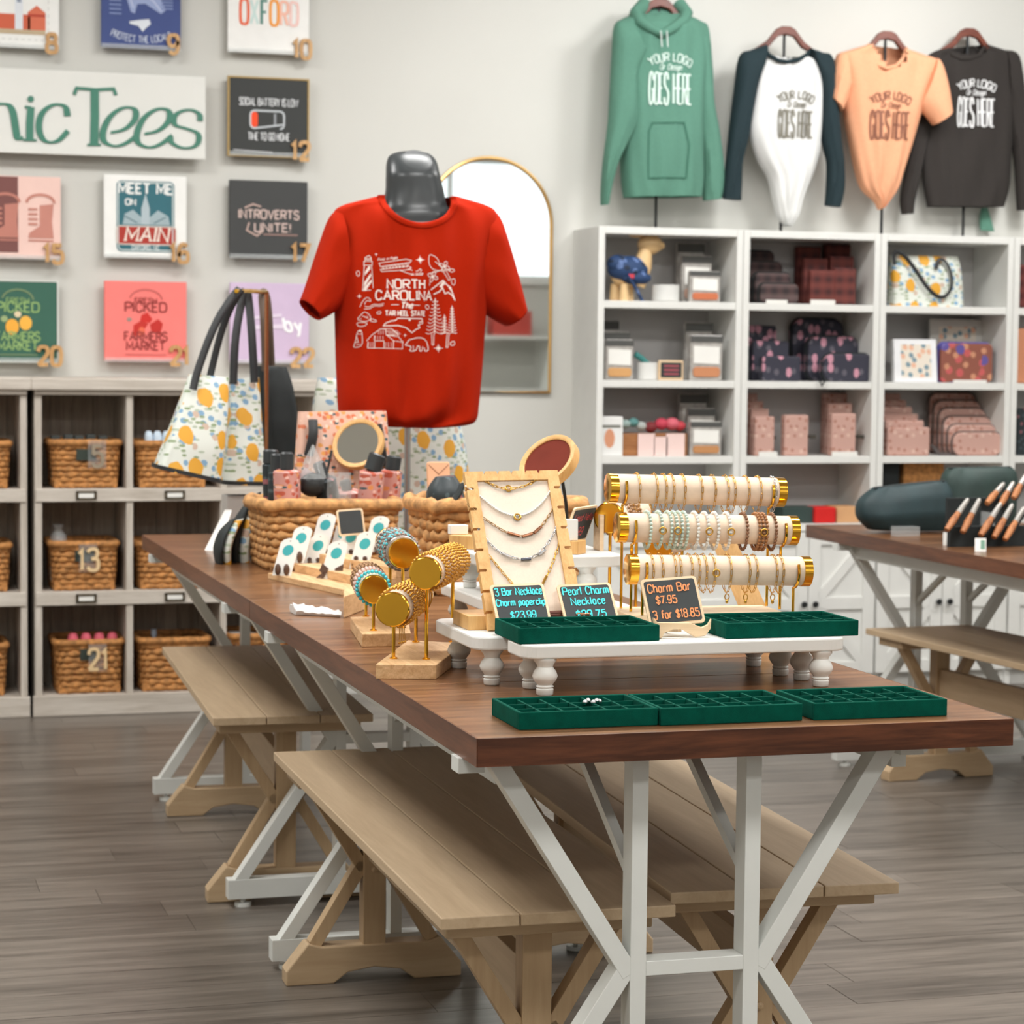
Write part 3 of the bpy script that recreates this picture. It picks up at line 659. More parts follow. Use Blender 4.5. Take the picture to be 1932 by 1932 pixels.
A = Art((433, 149, 580, 296), 'black panel with a low battery print, wooden number 12', (52, 54, 53), '12', (178, 150, 96))
A.text((226, 228, 230), 'SOCIAL BATTERY IS LOW', 0, .30, .026, .0032, fit=.22); A.text((226, 228, 230), 'TIME TO GO HOME', 0, -.6, .026, .0032, fit=.155)
A.line((204, 210, 214), [(u*.9-.02, v) for u, v in rrect(-.5, .46, -.3, .16, .12)] + [(.40,-.3+.12)], .006)
A.line((150, 154, 158), [(.16,-.2),(.16,.1)], .008); A.poly((240, 74, 30), rrect(-.45, -.28, -.27, .13, .08)); A.line((190,190,192), [(-.9,-.88),(.1,-.92)], .004)
A.done()
A = Art((-40, 332, 115, 489), 'panel split maroon and pale pink with boot prints, wooden number 15', (236, 200, 190), '15')
A.poly((120, 74, 70), rect(-1, -.05, -.86, .98), .0002)
for u, c in ((-.36, (190, 124, 110)), (.5, (196, 132, 118))):
    A.poly(c, [(u-.02,.3),(u+.32,.34),(u+.28,-.1),(u+.32,-.5),(u-.3,-.5),(u-.28,-.38),(u-.02,-.2)], .0006); A.line(c, [(u+.34*math.cos(a), .36+.2*math.sin(a)) for a in [PI*k/10 for k in range(11)]], .010)
    for k in range(4): A.line(c, [(u-.3,.2-k*.12),(u-.08,.2-k*.12)], .008)
    A.line(c, [(u-.3,-.56),(u+.32,-.56)], .006)
A.done()
A = Art((196, 331, 352, 488), 'white panel with a teal and red MEET ME on MAIN badge, wooden number 16', (238, 238, 235), '16')
A.poly((48, 104, 116), rrect(-.7, .7, -.86, .86, .12)); A.line((214, 224, 222), rrect(-.66, .66, -.82, .82, .1) + [(.56,-.82)], .004)
A.text((234, 236, 234), 'MEET ME', 0, .56, .036, .008, fit=.195); A.text((234, 236, 234), 'ON', -.36, .28, .02, .005)
A.poly((176, 190, 196), [(-.1,-.2),(-.1,.2),(0,.56),(.1,.2),(.1,-.2)], .0004); A.poly((160, 178, 184), [(-.55,-.2),(-.5,.06),(-.3,.16),(-.1,-.02),(-.1,-.2)], .0004); A.poly((160, 178, 184), [(.6,-.2),(.55,.02),(.3,.16),(.1,-.02),(.1,-.2)], .0004)
A.line((90, 120, 128), [(-.5,0),(-.2,-.16)], .004); A.line((90, 120, 128), [(.5,0),(.2,-.16)], .004)
A.poly((172, 52, 40), rrect(-.7, .74, -.68, -.24, .08), .0006); A.line((222, 214, 204), rrect(-.7, .74, -.68, -.24, .08) + [(.66,-.68)], .004)
A.text((240, 226, 214), 'MAIN', .02, -.6, .050, .0075, fit=.155, slant=.18, serif=.12)
A.text((206, 216, 216), 'OXFORD, NC', 0, -.80, .014, .003, fit=.1)
A.done()
A = Art((433, 341, 580, 488), 'charcoal panel lettered INTROVERTS UNITE!, wooden number 17', (62, 63, 63), '17')
A.text((206, 182, 174), 'INTROVERTS', 0, .02, .03, .006, fit=.225); A.text((206, 182, 174), 'UNITE!', .1, -.32, .03, .006, fit=.135)
A.line((196, 168, 158), [(-.62,.28),(-.4,.38),(-.2,.32)], .006); A.line((196, 168, 158), [(-.5,-.1),(-.56,-.3),(-.3,-.44),(-.14,-.3)], .006); A.line((150, 120, 112), [(-.14,-.4),(.74,-.4)], .006)
A.done()
def market(px, label, bg, ink1, ink2, num, edge, fruit):
    A = Art(px, label, bg, num, edge)
    A.text(ink1, 'FRESH', 0, .46, .018, .003, fit=.08); A.text(ink1, 'PICKED', 0, .24, .034, .006, fit=.15, serif=.1)
    A.text(ink1, 'FARMERS', 0, -.48, .03, .0055, fit=.155, serif=.1); A.text(ink1, 'MARKET', 0, -.72, .03, .0055, fit=.14, serif=.1)
    A.line(ink2, [(.4*math.cos(a), .52+.28*math.sin(a)) for a in [PI*k/10+.1 for k in range(10)]], .006); A.line(ink2, [(-.5,-.84),(.5,-.84)], .004)
    fruit(A); A.done()
def lemons(A):
    A.poly((236, 170, 60), oval(-.14, -.14, .17, .2), .0004); A.poly((240, 180, 70), oval(.2, -.04, .16, .18), .0005); A.poly((224, 206, 170), oval(0, .18, .09, .08), .0006); A.poly((150, 170, 120), oval(-.34, .06, .09, .08), .0004)
def berries(A):
    A.poly((196, 44, 34), [(-.3,-.4),(-.3,-.1),(-.1,.02),(.06,-.06),(-.1,-.3)], .0004); A.poly((204, 40, 32), [(-.1,.16),(.04,.22),(.16,.06),(.1,-.04),(-.14,.0)], .0005); A.poly((192, 40, 32), [(.1,-.08),(.3,.06),(.42,-.06),(.34,-.34),(.14,-.24)], .0006); A.poly((150, 140, 130), oval(-.4, .04, .06, .05), .0004)
    A.poly((226, 104, 76), oval(-.1, -.26, .08, .12), .0008)
market((-42, 531, 108, 682), 'dark green lemon farmers market panel, wooden number 20', (52, 98, 82), (142, 176, 110), (120, 140, 100), '20', (214, 216, 210), lemons)
market((197, 531, 352, 682), 'coral pink strawberry farmers market panel, wooden number 21', (244, 126, 120), (150, 52, 50), (200, 100, 96), '21', None, berries)
A = Art((434, 534, 583, 685), 'lilac panel with white script, wooden number 22', (206, 184, 212), '22')
A.line((226, 212, 230), [(-.4, .12), (.3, .2)], .012); A.line((226, 212, 230), [(-.4, -.12), (.34, -.08)], .016); A.text((246, 244, 248), 'by', .62, -.2, .05, .012, slant=-.25)
A.done()

# ================================================================ baskets in the cubby shelf
def basket_body(x0, x1, y0, y1, z0, z1, rows, amp=.18, seg=9, taper=.0, seed=1):
    mb = MB(); rnd = random.Random(seed); r = (z1-z0)/rows/2
    for k in range(rows):
        q = 1 - taper*(1-k/max(1, rows-1)); cx, cy = (x0+x1)/2, (y0+y1)/2; hw, hd = (x1-x0)/2*q-r, (y1-y0)/2*q-r
        ring = rrect(cx-hw, cx+hw, cy-hd, cy+hd, min(hw, hd)*.25, 4); pts = []
        for i, a in enumerate(ring):
            b = ring[(i+1) % len(ring)]; L = math.hypot(b[0]-a[0], b[1]-a[1]); n = max(1, int(L/(r*2.4)))
            for j in range(n): pts.append((lerp(a[0], b[0], j/n), lerp(a[1], b[1], j/n)))
        n = len(pts); P = []
        for i, p in enumerate(pts): P.append((p[0], p[1], z0 + r*(2*k+1) + rnd.uniform(-.18, .18)*r))
        rr = [r*(1.16 + amp*(1 if (i+k) % 2 else -1) + rnd.uniform(-.12, .12)) for i in range(n)]
        rs = []
        for i, (p, u, w) in enumerate(mb.frames(P, True)): rs.append([p + u*(rr[i]*math.cos(2*PI*j/6)) + w*(rr[i]*math.sin(2*PI*j/6)) for j in range(6)])
        mb.rings(rs, False, True)
    return mb
ACRYLTHIN = glassy('thin_acrylic', (235, 240, 240), .1, .06)
def number_tag(t, txt, x, y, z, h=.075):
    m = MB(); write(m, txt, h, .012, wallmap(y), (x, z), gap=2.2, sx=.8, thick=.005); tg = part('number_tag', m, ink((226, 196, 150)) if txt != '5' else ink((150, 136, 116)), t)
    part('acrylic_plate', MB().box(x-.032, x+.032, y+.001, y+.003, z-.01, z+h+.02), ACRYLTHIN, tg)
BK = []
def cubby_basket(px, label, num=None, numpx=None, hole=True):
    x0, y0, x1, y1 = px; Yf = 8.275; a = at(x0, y0, Yf); b = at(x1, y1, Yf)
    fl = min((.815, .447, .074), key=lambda z: abs(z-b.z)); zt = a.z; w = b.x-a.x
    t = thing('wicker_basket', label, 'basket', ((a.x+b.x)/2, Yf+.13, fl), 'wicker baskets in the cubby shelves')
    X0, X1 = a.x, b.x; Y0, Y1 = Yf+.004, Yf+.25
    part('weave', basket_body(X0, X1, Y0, Y1, fl+.001, zt-.02, 8, .34, seed=len(BK), taper=.06), WICKERD, t, smooth=True, angle=0)
    rim = [(x, y, zt-.012) for x, y in rrect(X0, X1, Y0, Y1, .03, 4)]; part('rim', MB().tube(rim, .012, 8, True), WICKERD, t, smooth=True)
    part('basket_base', MB().box(X0+.012, X1-.012, Y0+.012, Y1-.012, fl+.002, fl+.03), WICKERD, t)
    if hole:
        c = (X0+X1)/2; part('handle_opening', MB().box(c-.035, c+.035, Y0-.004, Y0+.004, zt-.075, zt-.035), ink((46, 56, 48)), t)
    if num: n = at(numpx[0], numpx[1], Yf-.006); number_tag(t, num, n.x, Yf-.012, n.z, .07)
    BK.append(t); return t, (X0, X1, Y0, Y1, fl, zt)
cubby_basket((97, 829, 228, 922), 'wicker basket with tag 5 on the top shelf row', '5', (183, 878))
_, B2 = cubby_basket((258, 831, 394, 921), 'wicker basket with blue rolls behind the lemon tote', hole=False)
cubby_basket((97, 1021, 223, 1114), 'wicker basket with wooden tag 13 on the middle shelf row', '13', (166, 1074))
cubby_basket((260, 1021, 392, 1112), 'wicker basket on the middle shelf row behind the table corner', hole=False)
_, B3 = cubby_basket((105, 1208, 234, 1304), 'wicker basket with pink rolls and tag 21', '21', (184, 1262))
_, B4 = cubby_basket((264, 1204, 396, 1299), 'wicker basket with a grey bottle on the bottom row', hole=False)
_, B5 = cubby_basket((434, 1196, 566, 1296), 'wicker basket with a white bowl, partly behind the far bench', hole=False)
cubby_basket((-110, 831, 20, 925), 'wicker basket at the left photo border, top row', hole=False)
cubby_basket((-110, 1025, 20, 1120), 'wicker basket at the left photo border, middle row', hole=False)
cubby_basket((-116, 1216, 14, 1310), 'wicker basket at the left photo border, bottom row', hole=False)
def roll(x, y, z0, z1, r, m, label, cat, g):
    return solo('rolled_towel', MB().lathe([(r*.9, 0), (r, .006), (r, z1-z0-.02), (r*.8, z1-z0-.006), (r*.45, z1-z0)], (x, y, z0), 12), m, label, cat, g, smooth=True)
BLUEW = spots('blue_white_print', (206, 222, 236), [(.02,.3,.6,(60,130,200),1)], .6)
for k in range(5): roll(at(278+k*17, 820, B2[2]).x+.012, B2[2]+.06, B2[4]+.032, at(270, 813, B2[2]+.06).z, .016, BLUEW, 'blue and white rolled cloth, %s from the left in its basket' % ORDN[k], 'towel', 'blue rolls in a basket')
PK = ink((214, 96, 112))
for k in range(4): roll(at(133+k*25, 1200, B3[2]).x+.014, B3[2]+.06, B3[4]+.032, at(133, 1194, B3[2]+.06).z, .02, PK, 'pink rolled cloth, %s from the left in the basket tagged 21' % ORDN[k], 'towel', 'pink rolls in a basket')
q = at(290, 1200, B4[2]+.06)
solo('grey_bottle', MB().lathe([(.018, 0), (.02, .01), (.02, .12), (.008, .15), (.008, .165), (.0105, .166), (.0105, .19)], (q.x, q.y, B4[4]+.032), 14), ink((120, 126, 136)), 'small grey bottle standing in a wicker basket', 'bottle', smooth=True)
q = at(450, 1198, 8.36)
solo('white_bowl', MB().lathe([(.02, 0), (.04, .01), (.07, .05), (.075, .085), (.07, .085), (.064, .05), (.035, .016), (.0, .014)], (q.x, q.y, B5[4]+.11), 20, cap=False), ink((214, 216, 216)), 'white bowl lying on top of a wicker basket', 'bowl', smooth=True)
for k, px in enumerate((105, 130, 150, 172, 195)):
    q = at(px, 822, 8.34); m = MB().box(q.x-.016, q.x+.016, 8.34, 8.4, .847, q.z+.004*(k % 2)); solo('folded_pouch', m, ink((58, 62, 60)), 'dark folded pouch, %s from the left in the basket tagged 5' % ORDN[k], 'pouch', 'dark pouches in a basket', bevel=.004)
q = at(110, 1012, 8.36); solo('plastic_wrapped_candle', MB().lathe([(.03, 0), (.032, .01), (.03, .16), (.012, .185), (.016, .19), (.022, .2)], (q.x, q.y, .48), 12), PLASTICBAG, 'clear wrapped bundle standing in the basket tagged 13', 'bundle', smooth=True)
# ================================================================ garments
def loft(Y, left, right, depth, n=28, sq=2.6, bulge=0.0, dc=0.0, fold=0.0, seed=1, yoff=None, steps=4, grow=0.0):
    """closed tube through pairs of outline points (pixels); depth = half thickness at each pair"""
    rnd = random.Random(seed); ph = [rnd.uniform(0, 6.28) for _ in range(4)]
    A = [at(x, y, Y) for x, y in left]; B = [at(x, y, Y) for x, y in right]
    m = len(A); st = []
    for i in range(m-1):
        for k in range(steps): st.append(i + k/steps)
    st.append(m-1.0)
    def cr(P, s):
        i = min(int(s), m-2); t = s-i; g = lambda j: P[max(0, min(m-1, j))]
        p0, p1, p2, p3 = g(i-1), g(i), g(i+1), g(i+2)
        return .5*((2*p1) + (p2-p0)*t + (2*p0-5*p1+4*p2-p3)*t*t + (3*p1-p0-3*p2+p3)*t**3)
    rings = []
    for s in st:
        a, b = cr(A, s), cr(B, s); i = min(int(s), m-2); d = lerp(depth[i], depth[i+1], s-i); c = (a+b)/2; u = (b-a)/2
        if yoff: c = c + Vector((0, lerp(yoff[i], yoff[i+1], s-i), 0))
        r = []
        for k in range(n):
            t = 2*PI*k/n; cc, ss = math.cos(t), math.sin(t); e = 2/sq
            x = abs(cc)**e*(1 if cc > 0 else -1); y = abs(ss)**e*(1 if ss > 0 else -1)
            w = fold*(1 + grow*s/(m-1))*(math.sin(9*x + 1.3*s + ph[0]) + .7*math.sin(17*x - .8*s + ph[1]) + .5*math.sin(5*x + 2.1*s + ph[2]))
            r.append(c + u*x + Vector((0, y*(d+w), 0)))
        rings.append(r)
    return rings
def on_cloth(o_mb, Yfront, off=.0016):
    tris = o_mb.f; bvh = BVHTree.FromPolygons([Vector(v) for v in o_mb.v], tris)
    last = [Yfront]
    def f(x, z, n):
        h = bvh.ray_cast(Vector((x, Yfront-1.0, z)), Vector((0, 1, 0)))
        if h[0] is not None: last[0] = h[0].y
        return (x, last[0]-off-n, z)
    return f
def dense(pts, step):
    out = []
    for a, b in zip(pts, pts[1:]):
        n = max(1, int(math.hypot(b[0]-a[0], b[1]-a[1])/step)); out += [(lerp(a[0],b[0],k/n), lerp(a[1],b[1],k/n)) for k in range(n)]
    return out + [pts[-1]]

# ---- mannequin with the rust red shirt
YM = 6.2
pole = at(768, 900, YM); base = Vector((pole.x, YM, .76))
t = thing('mannequin', 'dark grey bust mannequin on a steel pole, wearing the red shirt', 'mannequin', base)
prof = [((722, 440), (842, 440), .06), ((690, 430), (870, 430), .07), ((705, 405), (858, 405), .07), ((721, 388), (842, 388), .062), ((728, 360), (836, 360), .058), ((729, 330), (829, 330), .056), ((733, 305), (826, 305), .05), ((742, 290), (817, 290), .042), ((760, 283.5), (800, 283.5), .026)]
mb = MB(); mb.rings(loft(YM, [p[0] for p in prof], [p[1] for p in prof], [p[2] for p in prof], 32, 2.2, yoff=[0,0,0,0,0,0,.018,.034,.048]))
part('neck', mb, MANNEQ, t, smooth=True, angle=60)
c = at(783, 306, YM); cap = MB(); cap.T = Matrix.Translation((c.x, YM-.022, c.z+.001)) @ Matrix.Rotation(math.radians(46), 4, 'X')
cap.lathe([(.0, .003), (.040, .003), (.047, -.001), (.048, -.016)], seg=32); part('neck_cap', cap, BLACKPLASTIC, t, smooth=True)
chest = [((640, 420), (925, 420), .07), ((645, 500), (915, 500), .09), ((655, 600), (900, 600), .095), ((662, 700), (890, 700), .085), ((680, 770), (870, 770), .075), ((720, 785), (830, 785), .05)]
mb = MB(); mb.rings(loft(YM, [p[0] for p in chest], [p[1] for p in chest], [p[2] for p in chest], 28, 2.4)); part('torso', mb, MANNEQ, t, smooth=True)
mb = MB(); mb.rings(loft(YM, [(735, 440), (716, 428), (716, 400)], [(832, 440), (850, 428), (850, 400)], [.055, .07, .066], 28, 2.3)); part('collarbone', mb, MANNEQ, t, smooth=True)
pb = at(768, 800, YM).z+.05
part('pole', MB().tube([(base.x, YM, .765), (base.x, YM, pb)], .0085, 14), STEEL, t, smooth=True)
part('stand_base', MB().lathe([(.11, 0), (.11, .006), (.1, .009), (.014, .012), (.012, .03)], (base.x, YM, .76), 32), STEEL, t, smooth=True)

sh = thing('t_shirt', 'rust red t-shirt with white North Carolina print on the mannequin', 't-shirt', at(768, 800, YM))
rows = [((708, 371), (862, 371), .045), ((672, 380), (892, 380), .062), ((645, 388), (916, 388), .074), ((630, 402), (934, 402), .085), ((628, 440), (936, 440), .1), ((631, 510), (925, 510), .118), ((633, 590), (914, 590), .122), ((636, 690), (907, 690), .118), ((639, 760), (901, 760), .11), ((642, 784), (897, 790), .1), ((656, 796), (884, 801), .085), ((700, 803), (846, 806), .06), ((745, 806), (812, 808), .02)]
R = loft(YM, [p[0] for p in rows], [p[1] for p in rows], [p[2] for p in rows], 96, 2.5, fold=.003, seed=4, steps=4, grow=3.2)
body = MB(); body.rings(R, cap=False)
nc = at(779, 378, YM); nrx, nrz = at(838, 378, YM).x-nc.x+.004, nc.z-at(779, 424, YM).z
keep = []
for f in body.f:
    x = sum(body.v[i][0] for i in f)/4; y = sum(body.v[i][1] for i in f)/4; z = sum(body.v[i][2] for i in f)/4
    if ((x-nc.x)/nrx)**2 + ((z-nc.z)/nrz)**2 < 1.15 and (y < YM or z > nc.z-.02): continue
    if z > nc.z+.004 and abs(x-nc.x) < nrx: continue
    keep.append(f)
body_cloth = MB(); body_cloth.v = body.v; body_cloth.f = body.f
vis = MB(); vis.v = body.v; vis.f = keep
part('shirt_body', vis, RUSTY, sh, smooth=True, angle=0)
fcl = on_cloth(body_cloth, YM-.2)
# neckband follows the opening
cb = MB(); rr = []
for k in range(-2, 31):
    a = PI + PI*k/28; row = []
    for q, lift in ((.97, -.006), (.98, .002), (1.02, .0042), (1.17, .0042), (1.21, .0025), (1.22, -.004)):
        x, z = nc.x + nrx*(1+(q-1)*.85)*math.cos(a), nc.z + nrz*(q if math.sin(a) < 0 else .6)*math.sin(a)
        y = fcl(x, min(z, nc.z), 0)[1]; row.append((x, y-lift, z))
    rr.append(row)
cb.add([p for r in rr for p in r], [(6*i+j, 6*i+j+1, 6*i+j+7, 6*i+j+6) for i in range(len(rr)-1) for j in range(5)]); part('neckband', cb, RUSTY, sh, smooth=True, angle=60)
seam = [(nc.x + nrx*1.26*math.cos(PI+PI*k/28), nc.z + nrz*1.30*math.sin(PI+PI*k/28)) for k in range(1, 28)]
def sleeve(outer, inner, dep, yo):
    mb = MB(); rr = loft(YM, outer, inner, dep, 36, 2.2, fold=.0022, seed=len(outer), yoff=yo)
    inn = [[q + (sum(rr[-1], Vector())/36 - q)*.06 for q in rr[-1]], [q + (sum(rr[-3], Vector())/36 - q)*.1 for q in rr[-3]]]
    mb.rings(rr + inn, cap=False); return mb
part('sleeve', sleeve([(640, 392), (622, 410), (606, 452), (590, 500), (577, 540), (567, 566)], [(660, 560), (648, 574), (638, 584), (625, 592), (614, 598), (601, 604)], [.075, .082, .085, .086, .085, .083], [0, 0, 0, -.004, -.008, -.01]), RUSTY, sh, smooth=True, angle=0)
part('sleeve', sleeve([(922, 390), (940, 408), (952, 440), (967, 490), (980, 540), (990, 581)], [(885, 560), (900, 576), (910, 588), (925, 598), (940, 607), (958, 615)], [.075, .082, .085, .086, .085, .083], [0, 0, 0, .004, .006, .008]), RUSTY, sh, smooth=True, angle=0)
# ---- the white print
pm = MB()
def pp(cx, cy):                     # close-up coordinates of the print -> point in the picture plane of the shirt front
    p = at(650 + cx*.11905, 460 + cy*.11905, YM-.115); return (p.x, p.z)
def pl(pts, w=.0017, sm=False, close=False):
    q = [pp(*p) for p in pts]
    if sm: q = chaikin(q, 2, close)
    if close: q.append(q[0])
    ribbon(pm, dense(q, .012), w, fcl)
def pf(pts): flat(pm, [pp(*p) for p in pts], fcl)
def ptxt(s, cx, cy, h, w, fit, **k):
    c = pp(cx, cy); write(pm, s, h, w, fcl, c, fit=fit, **k)
S1 = .11905*.00148
ptxt('NORTH', 965, 706, 130*S1, .0040, 560*S1, serif=.13); ptxt('CAROLINA', 945, 888, 135*S1, .0040, 860*S1, serif=.13)
ptxt('The', 965, 1020, 85*S1, .0032, 170*S1, slant=.25); ptxt('TAR HEEL STATE', 955, 1138, 70*S1, .0028, 610*S1, serif=.12)
pl([(735,965),(850,965)]); pl([(1075,975),(1170,975)])
# lighthouse
pl([(335,335),(305,740)]); pl([(445,335),(475,700)]); pl([(320,335),(460,335)]); pl([(330,280),(330,325)]); pl([(455,280),(455,325)]); pl([(325,275),(460,275)]); pl([(345,270),(350,215),(408,180),(440,215),(440,270)]); pl([(310,740),(440,730)]); pl([(350,230),(440,230)]); pl([(360,250),(430,250)])
for a in (((345,440),(400,350),(425,350),(425,400),(340,500)), ((330,610),(435,460),(440,510),(330,690)), ((320,735),(320,700),(410,600),(450,560),(452,600),(390,690),(370,730))): pf(a)
# flyer
pl([(560,305),(990,240),(1060,265),(1040,295),(580,360)], close=True); pl([(580,405),(1020,355),(1050,380),(1010,410),(600,440)], close=True)
for k in range(8): x = 610+k*54; pl([(x,350-k*6),(x+8,405-k*5)], .0016); pl([(x+40,345-k*6),(x+8,405-k*5)], .0012)
pl([(880,415),(1030,480),(1220,470),(1210,495),(1040,495)]); pl([(1000,400),(1130,440),(1180,400),(1200,420),(1180,450)])
ptxt('First in Flight', 700, 250, 34*S1, .0014, 320*S1, slant=.3, rot=.12)
def star(cx, cy, r, n=8):
    for k in range(n): a = 2*PI*k/n; rr = r if k % 2 == 0 else r*.6; pf([(cx+rr*math.cos(a), cy+rr*math.sin(a)), (cx+r*.16*math.cos(a+1.57), cy+r*.16*math.sin(a+1.57)), (cx-r*.16*math.cos(a+1.57), cy-r*.16*math.sin(a+1.57))])
star(1190, 255, 75); star(1490, 1655, 75); star(515, 165, 30); star(943, 1450, 34); star(260, 830, 44)
# bird on a dogwood branch
pl([(1345,170),(1325,240),(1330,330),(1380,400),(1480,430),(1560,410),(1500,320),(1470,230),(1400,180)], sm=True, close=True); pl([(1430,280),(1540,380)]); pl([(1300,480),(1560,415),(1680,420)]); pl([(1560,440),(1650,580),(1680,560),(1600,420)]); pl([(1640,420),(1700,390),(1765,420),(1700,455)], sm=True, close=True)
for cx, cy in ((1390, 520), (1580, 360)):
    for k in range(4): a = PI/2*k+.4; pl([(cx,cy),(cx+70*math.cos(a-.5),cy+70*math.sin(a-.5)),(cx+95*math.cos(a),cy+95*math.sin(a)),(cx+70*math.cos(a+.5),cy+70*math.sin(a+.5))], .0018, True, True)
    star(cx, cy, 40)
pl([(1350,590),(1335,660)], .0018)
# mountains
pl([(1365,730),(1470,650),(1555,580),(1620,650),(1680,690),(1755,900)], .003); pl([(1410,800),(1500,760),(1550,700),(1590,790),(1640,770),(1700,810),(1750,890)], .003)
pf([(1500,680),(1555,590),(1590,640),(1560,660),(1540,700)]); pf([(1640,690),(1670,690),(1720,800),(1680,740)])
# wave, turtle, pod
pl([(265,1000),(310,900),(370,840),(430,870),(440,920),(390,890),(350,920),(340,960)], sm=True); pl([(340,990),(420,1000),(480,950),(560,965),(635,945)], sm=True); pl([(330,1030),(420,1030),(500,975),(560,990),(625,975)], sm=True)
pl([(220,1200),(280,1130),(330,1070),(410,1110),(450,1190),(350,1240)], sm=True, close=True); pl([(450,1180),(540,1220),(500,1240),(420,1220)], sm=True, close=True); pl([(220,1240),(240,1310),(330,1310),(400,1250)], sm=True, close=True); pl([(300,1140),(400,1180)], .0016); pl([(270,1190),(390,1150)], .0016)
pl([(235,1380),(290,1360),(305,1450),(310,1600),(250,1640),(180,1640),(210,1560)], sm=True, close=True); pl([(225,1470),(250,1560),(200,1560)], .0018); pl([(230,1430),(290,1430)], .0014); pl([(220,1600),(280,1590)], .0014); pf([(240,1380),(285,1360),(280,1400)])
pl([(215,430),(260,425),(265,500),(225,510)], .0016, True, True); pl([(530,1080),(590,1065),(590,1110),(535,1110)], .0016, True, True); pl([(1265,970),(1335,970),(1335,1040),(1280,1030)], .002, True, True); pl([(1690,560),(1770,550),(1750,660),(1700,640)], .0016, True, True); pl([(1660,1560),(1740,1540),(1735,1610),(1660,1610)], .002, True, True)
# state outline
pl([(625,1300),(650,1260),(720,1225),(790,1215),(830,1180),(1210,1190),(1225,1260),(1150,1290),(1175,1330),(1110,1360),(1050,1410),(960,1330),(880,1310),(830,1295),(625,1300)], .0026); pl([(1160,1250),(1220,1225)], .0026); pl([(995,1205),(1025,1205)], .006)
# barn
pl([(370,1540),(460,1440),(590,1345),(650,1350),(660,1440),(760,1540),(920,1560)]); pl([(590,1345),(730,1345),(840,1445),(670,1445)]); pl([(395,1550),(385,1650),(600,1655),(900,1665),(905,1560)]); pl([(760,1545),(755,1655)]); pl([(500,1650),(500,1540),(630,1540),(630,1655)], .0018); pl([(500,1450),(490,1530)], .0018); pl([(660,1450),(830,1470),(905,1550)], .0018)
for k in range(10): x = 400+k*36; pl([(x,1560 if not 480 < x < 640 else 1460),(x,1645 if not 480 < x < 640 else 1530)], .001)
for k in range(9): x = 560+k*30; pl([(x,1370),(x+70 if x > 640 else x,1435)], .001)
# bear
pl([(945,1600),(990,1560),(1000,1525),(1060,1510),(1120,1490),(1230,1490),(1310,1540),(1340,1640),(1335,1700),(1270,1700),(1280,1660),(1240,1620),(1230,1700),(1180,1700),(1190,1630),(1150,1610),(1130,1700),(1010,1700),(1060,1640),(1000,1610),(960,1610)], .0024, True, True); pl([(1080,1610),(1090,1690)], .0018)
# pines
def pine(cx, top, bot, w, n):
    for k in range(n):
        y = lerp(top, bot, (k+.6)/n); ww = w*(.2+.8*(k+1)/n); pl([(cx-ww,y+4),(cx-ww*.6,y+26),(cx-ww*.15,y-6),(cx,y-34),(cx+ww*.15,y-6),(cx+ww*.6,y+26),(cx+ww,y+4)], .0017, True)
    pl([(cx,top-10),(cx,bot)], .002)
pine(1440, 870, 1430, 150, 10); pine(1700, 990, 1420, 80, 10); pine(1580, 1130, 1420, 55, 6)
pl([(1395,1430),(1400,1600),(1425,1600),(1430,1430)]); pl([(1615,1430),(1595,1640),(1625,1640),(1645,1430)])
part('print', pm, PRINTW, sh)

# ---- garments on hangers above the white shelves
YG = 8.43
def c5(x, y): return (1080 + x*.44099, y*.44099)
def C(pts): return [c5(*p) for p in pts]
def garment(name, label, cat, cloth, bodyL, bodyR, depth, sleeves, cloth2=None, fold=.005, n=72, seed=1, neck=None):
    b0 = at(*c5(*bodyL[-1]), YG); t = thing(name, label, cat, (b0.x, YG, b0.z), 'sample garments on hangers above the shelves')
    mb = MB(); mb.rings(loft(YG, C(bodyL), C(bodyR), depth, n, 2.5, fold=fold, seed=seed), cap=False)
    vis = MB(); vis.v = mb.v; vis.f = mb.f
    if neck:
        a = at(*c5(neck[0], neck[1]), YG); b = at(*c5(neck[0]+neck[2], neck[1]+neck[3]), YG); rx, rz = b.x-a.x, a.z-b.z
        def cen(f, i): return sum(mb.v[j][i] for j in f)/len(f)
        vis.f = [f for f in mb.f if not (((cen(f, 0)-a.x)/rx)**2 + ((cen(f, 2)-a.z)/rz)**2 < 1 and cen(f, 1) < YG+.012)]
    part('garment_body', vis, cloth, t, smooth=True, angle=0)
    for k, (o, i, d, yo) in enumerate(sleeves):
        s = MB(); s.rings(loft(YG, C(o), C(i), d, 24, 2.2, fold=.003, seed=seed+k+5, yoff=yo), cap=True); part('sleeve', s, cloth2 or cloth, t, smooth=True, angle=60)
    return t, mb
def logo(t, mb, m, cx, cy, w, big, rot=0.0, sq=1.0):
    f = on_cloth(mb, YG-.15, .003); k = .44099*.00196; pr = MB(); c = at(*c5(cx, cy), YG)
    write(pr, 'YOUR LOGO', 34*k, .0048, f, (c.x, c.z+.052), fit=w*k*.98, arc=w*k*.95)
    write(pr, 'Or Design', 24*k, .003, f, (c.x, c.z+.018), fit=w*k*.5, slant=.3)
    write(pr, 'GOES', big*k, .0075, f, (c.x-w*k*.28, c.z-big*k+.002), fit=w*k*.44); write(pr, 'HERE', big*k, .0075, f, (c.x+w*k*.28, c.z-big*k+.002), fit=w*k*.44)
    part('print', pr, m, t)
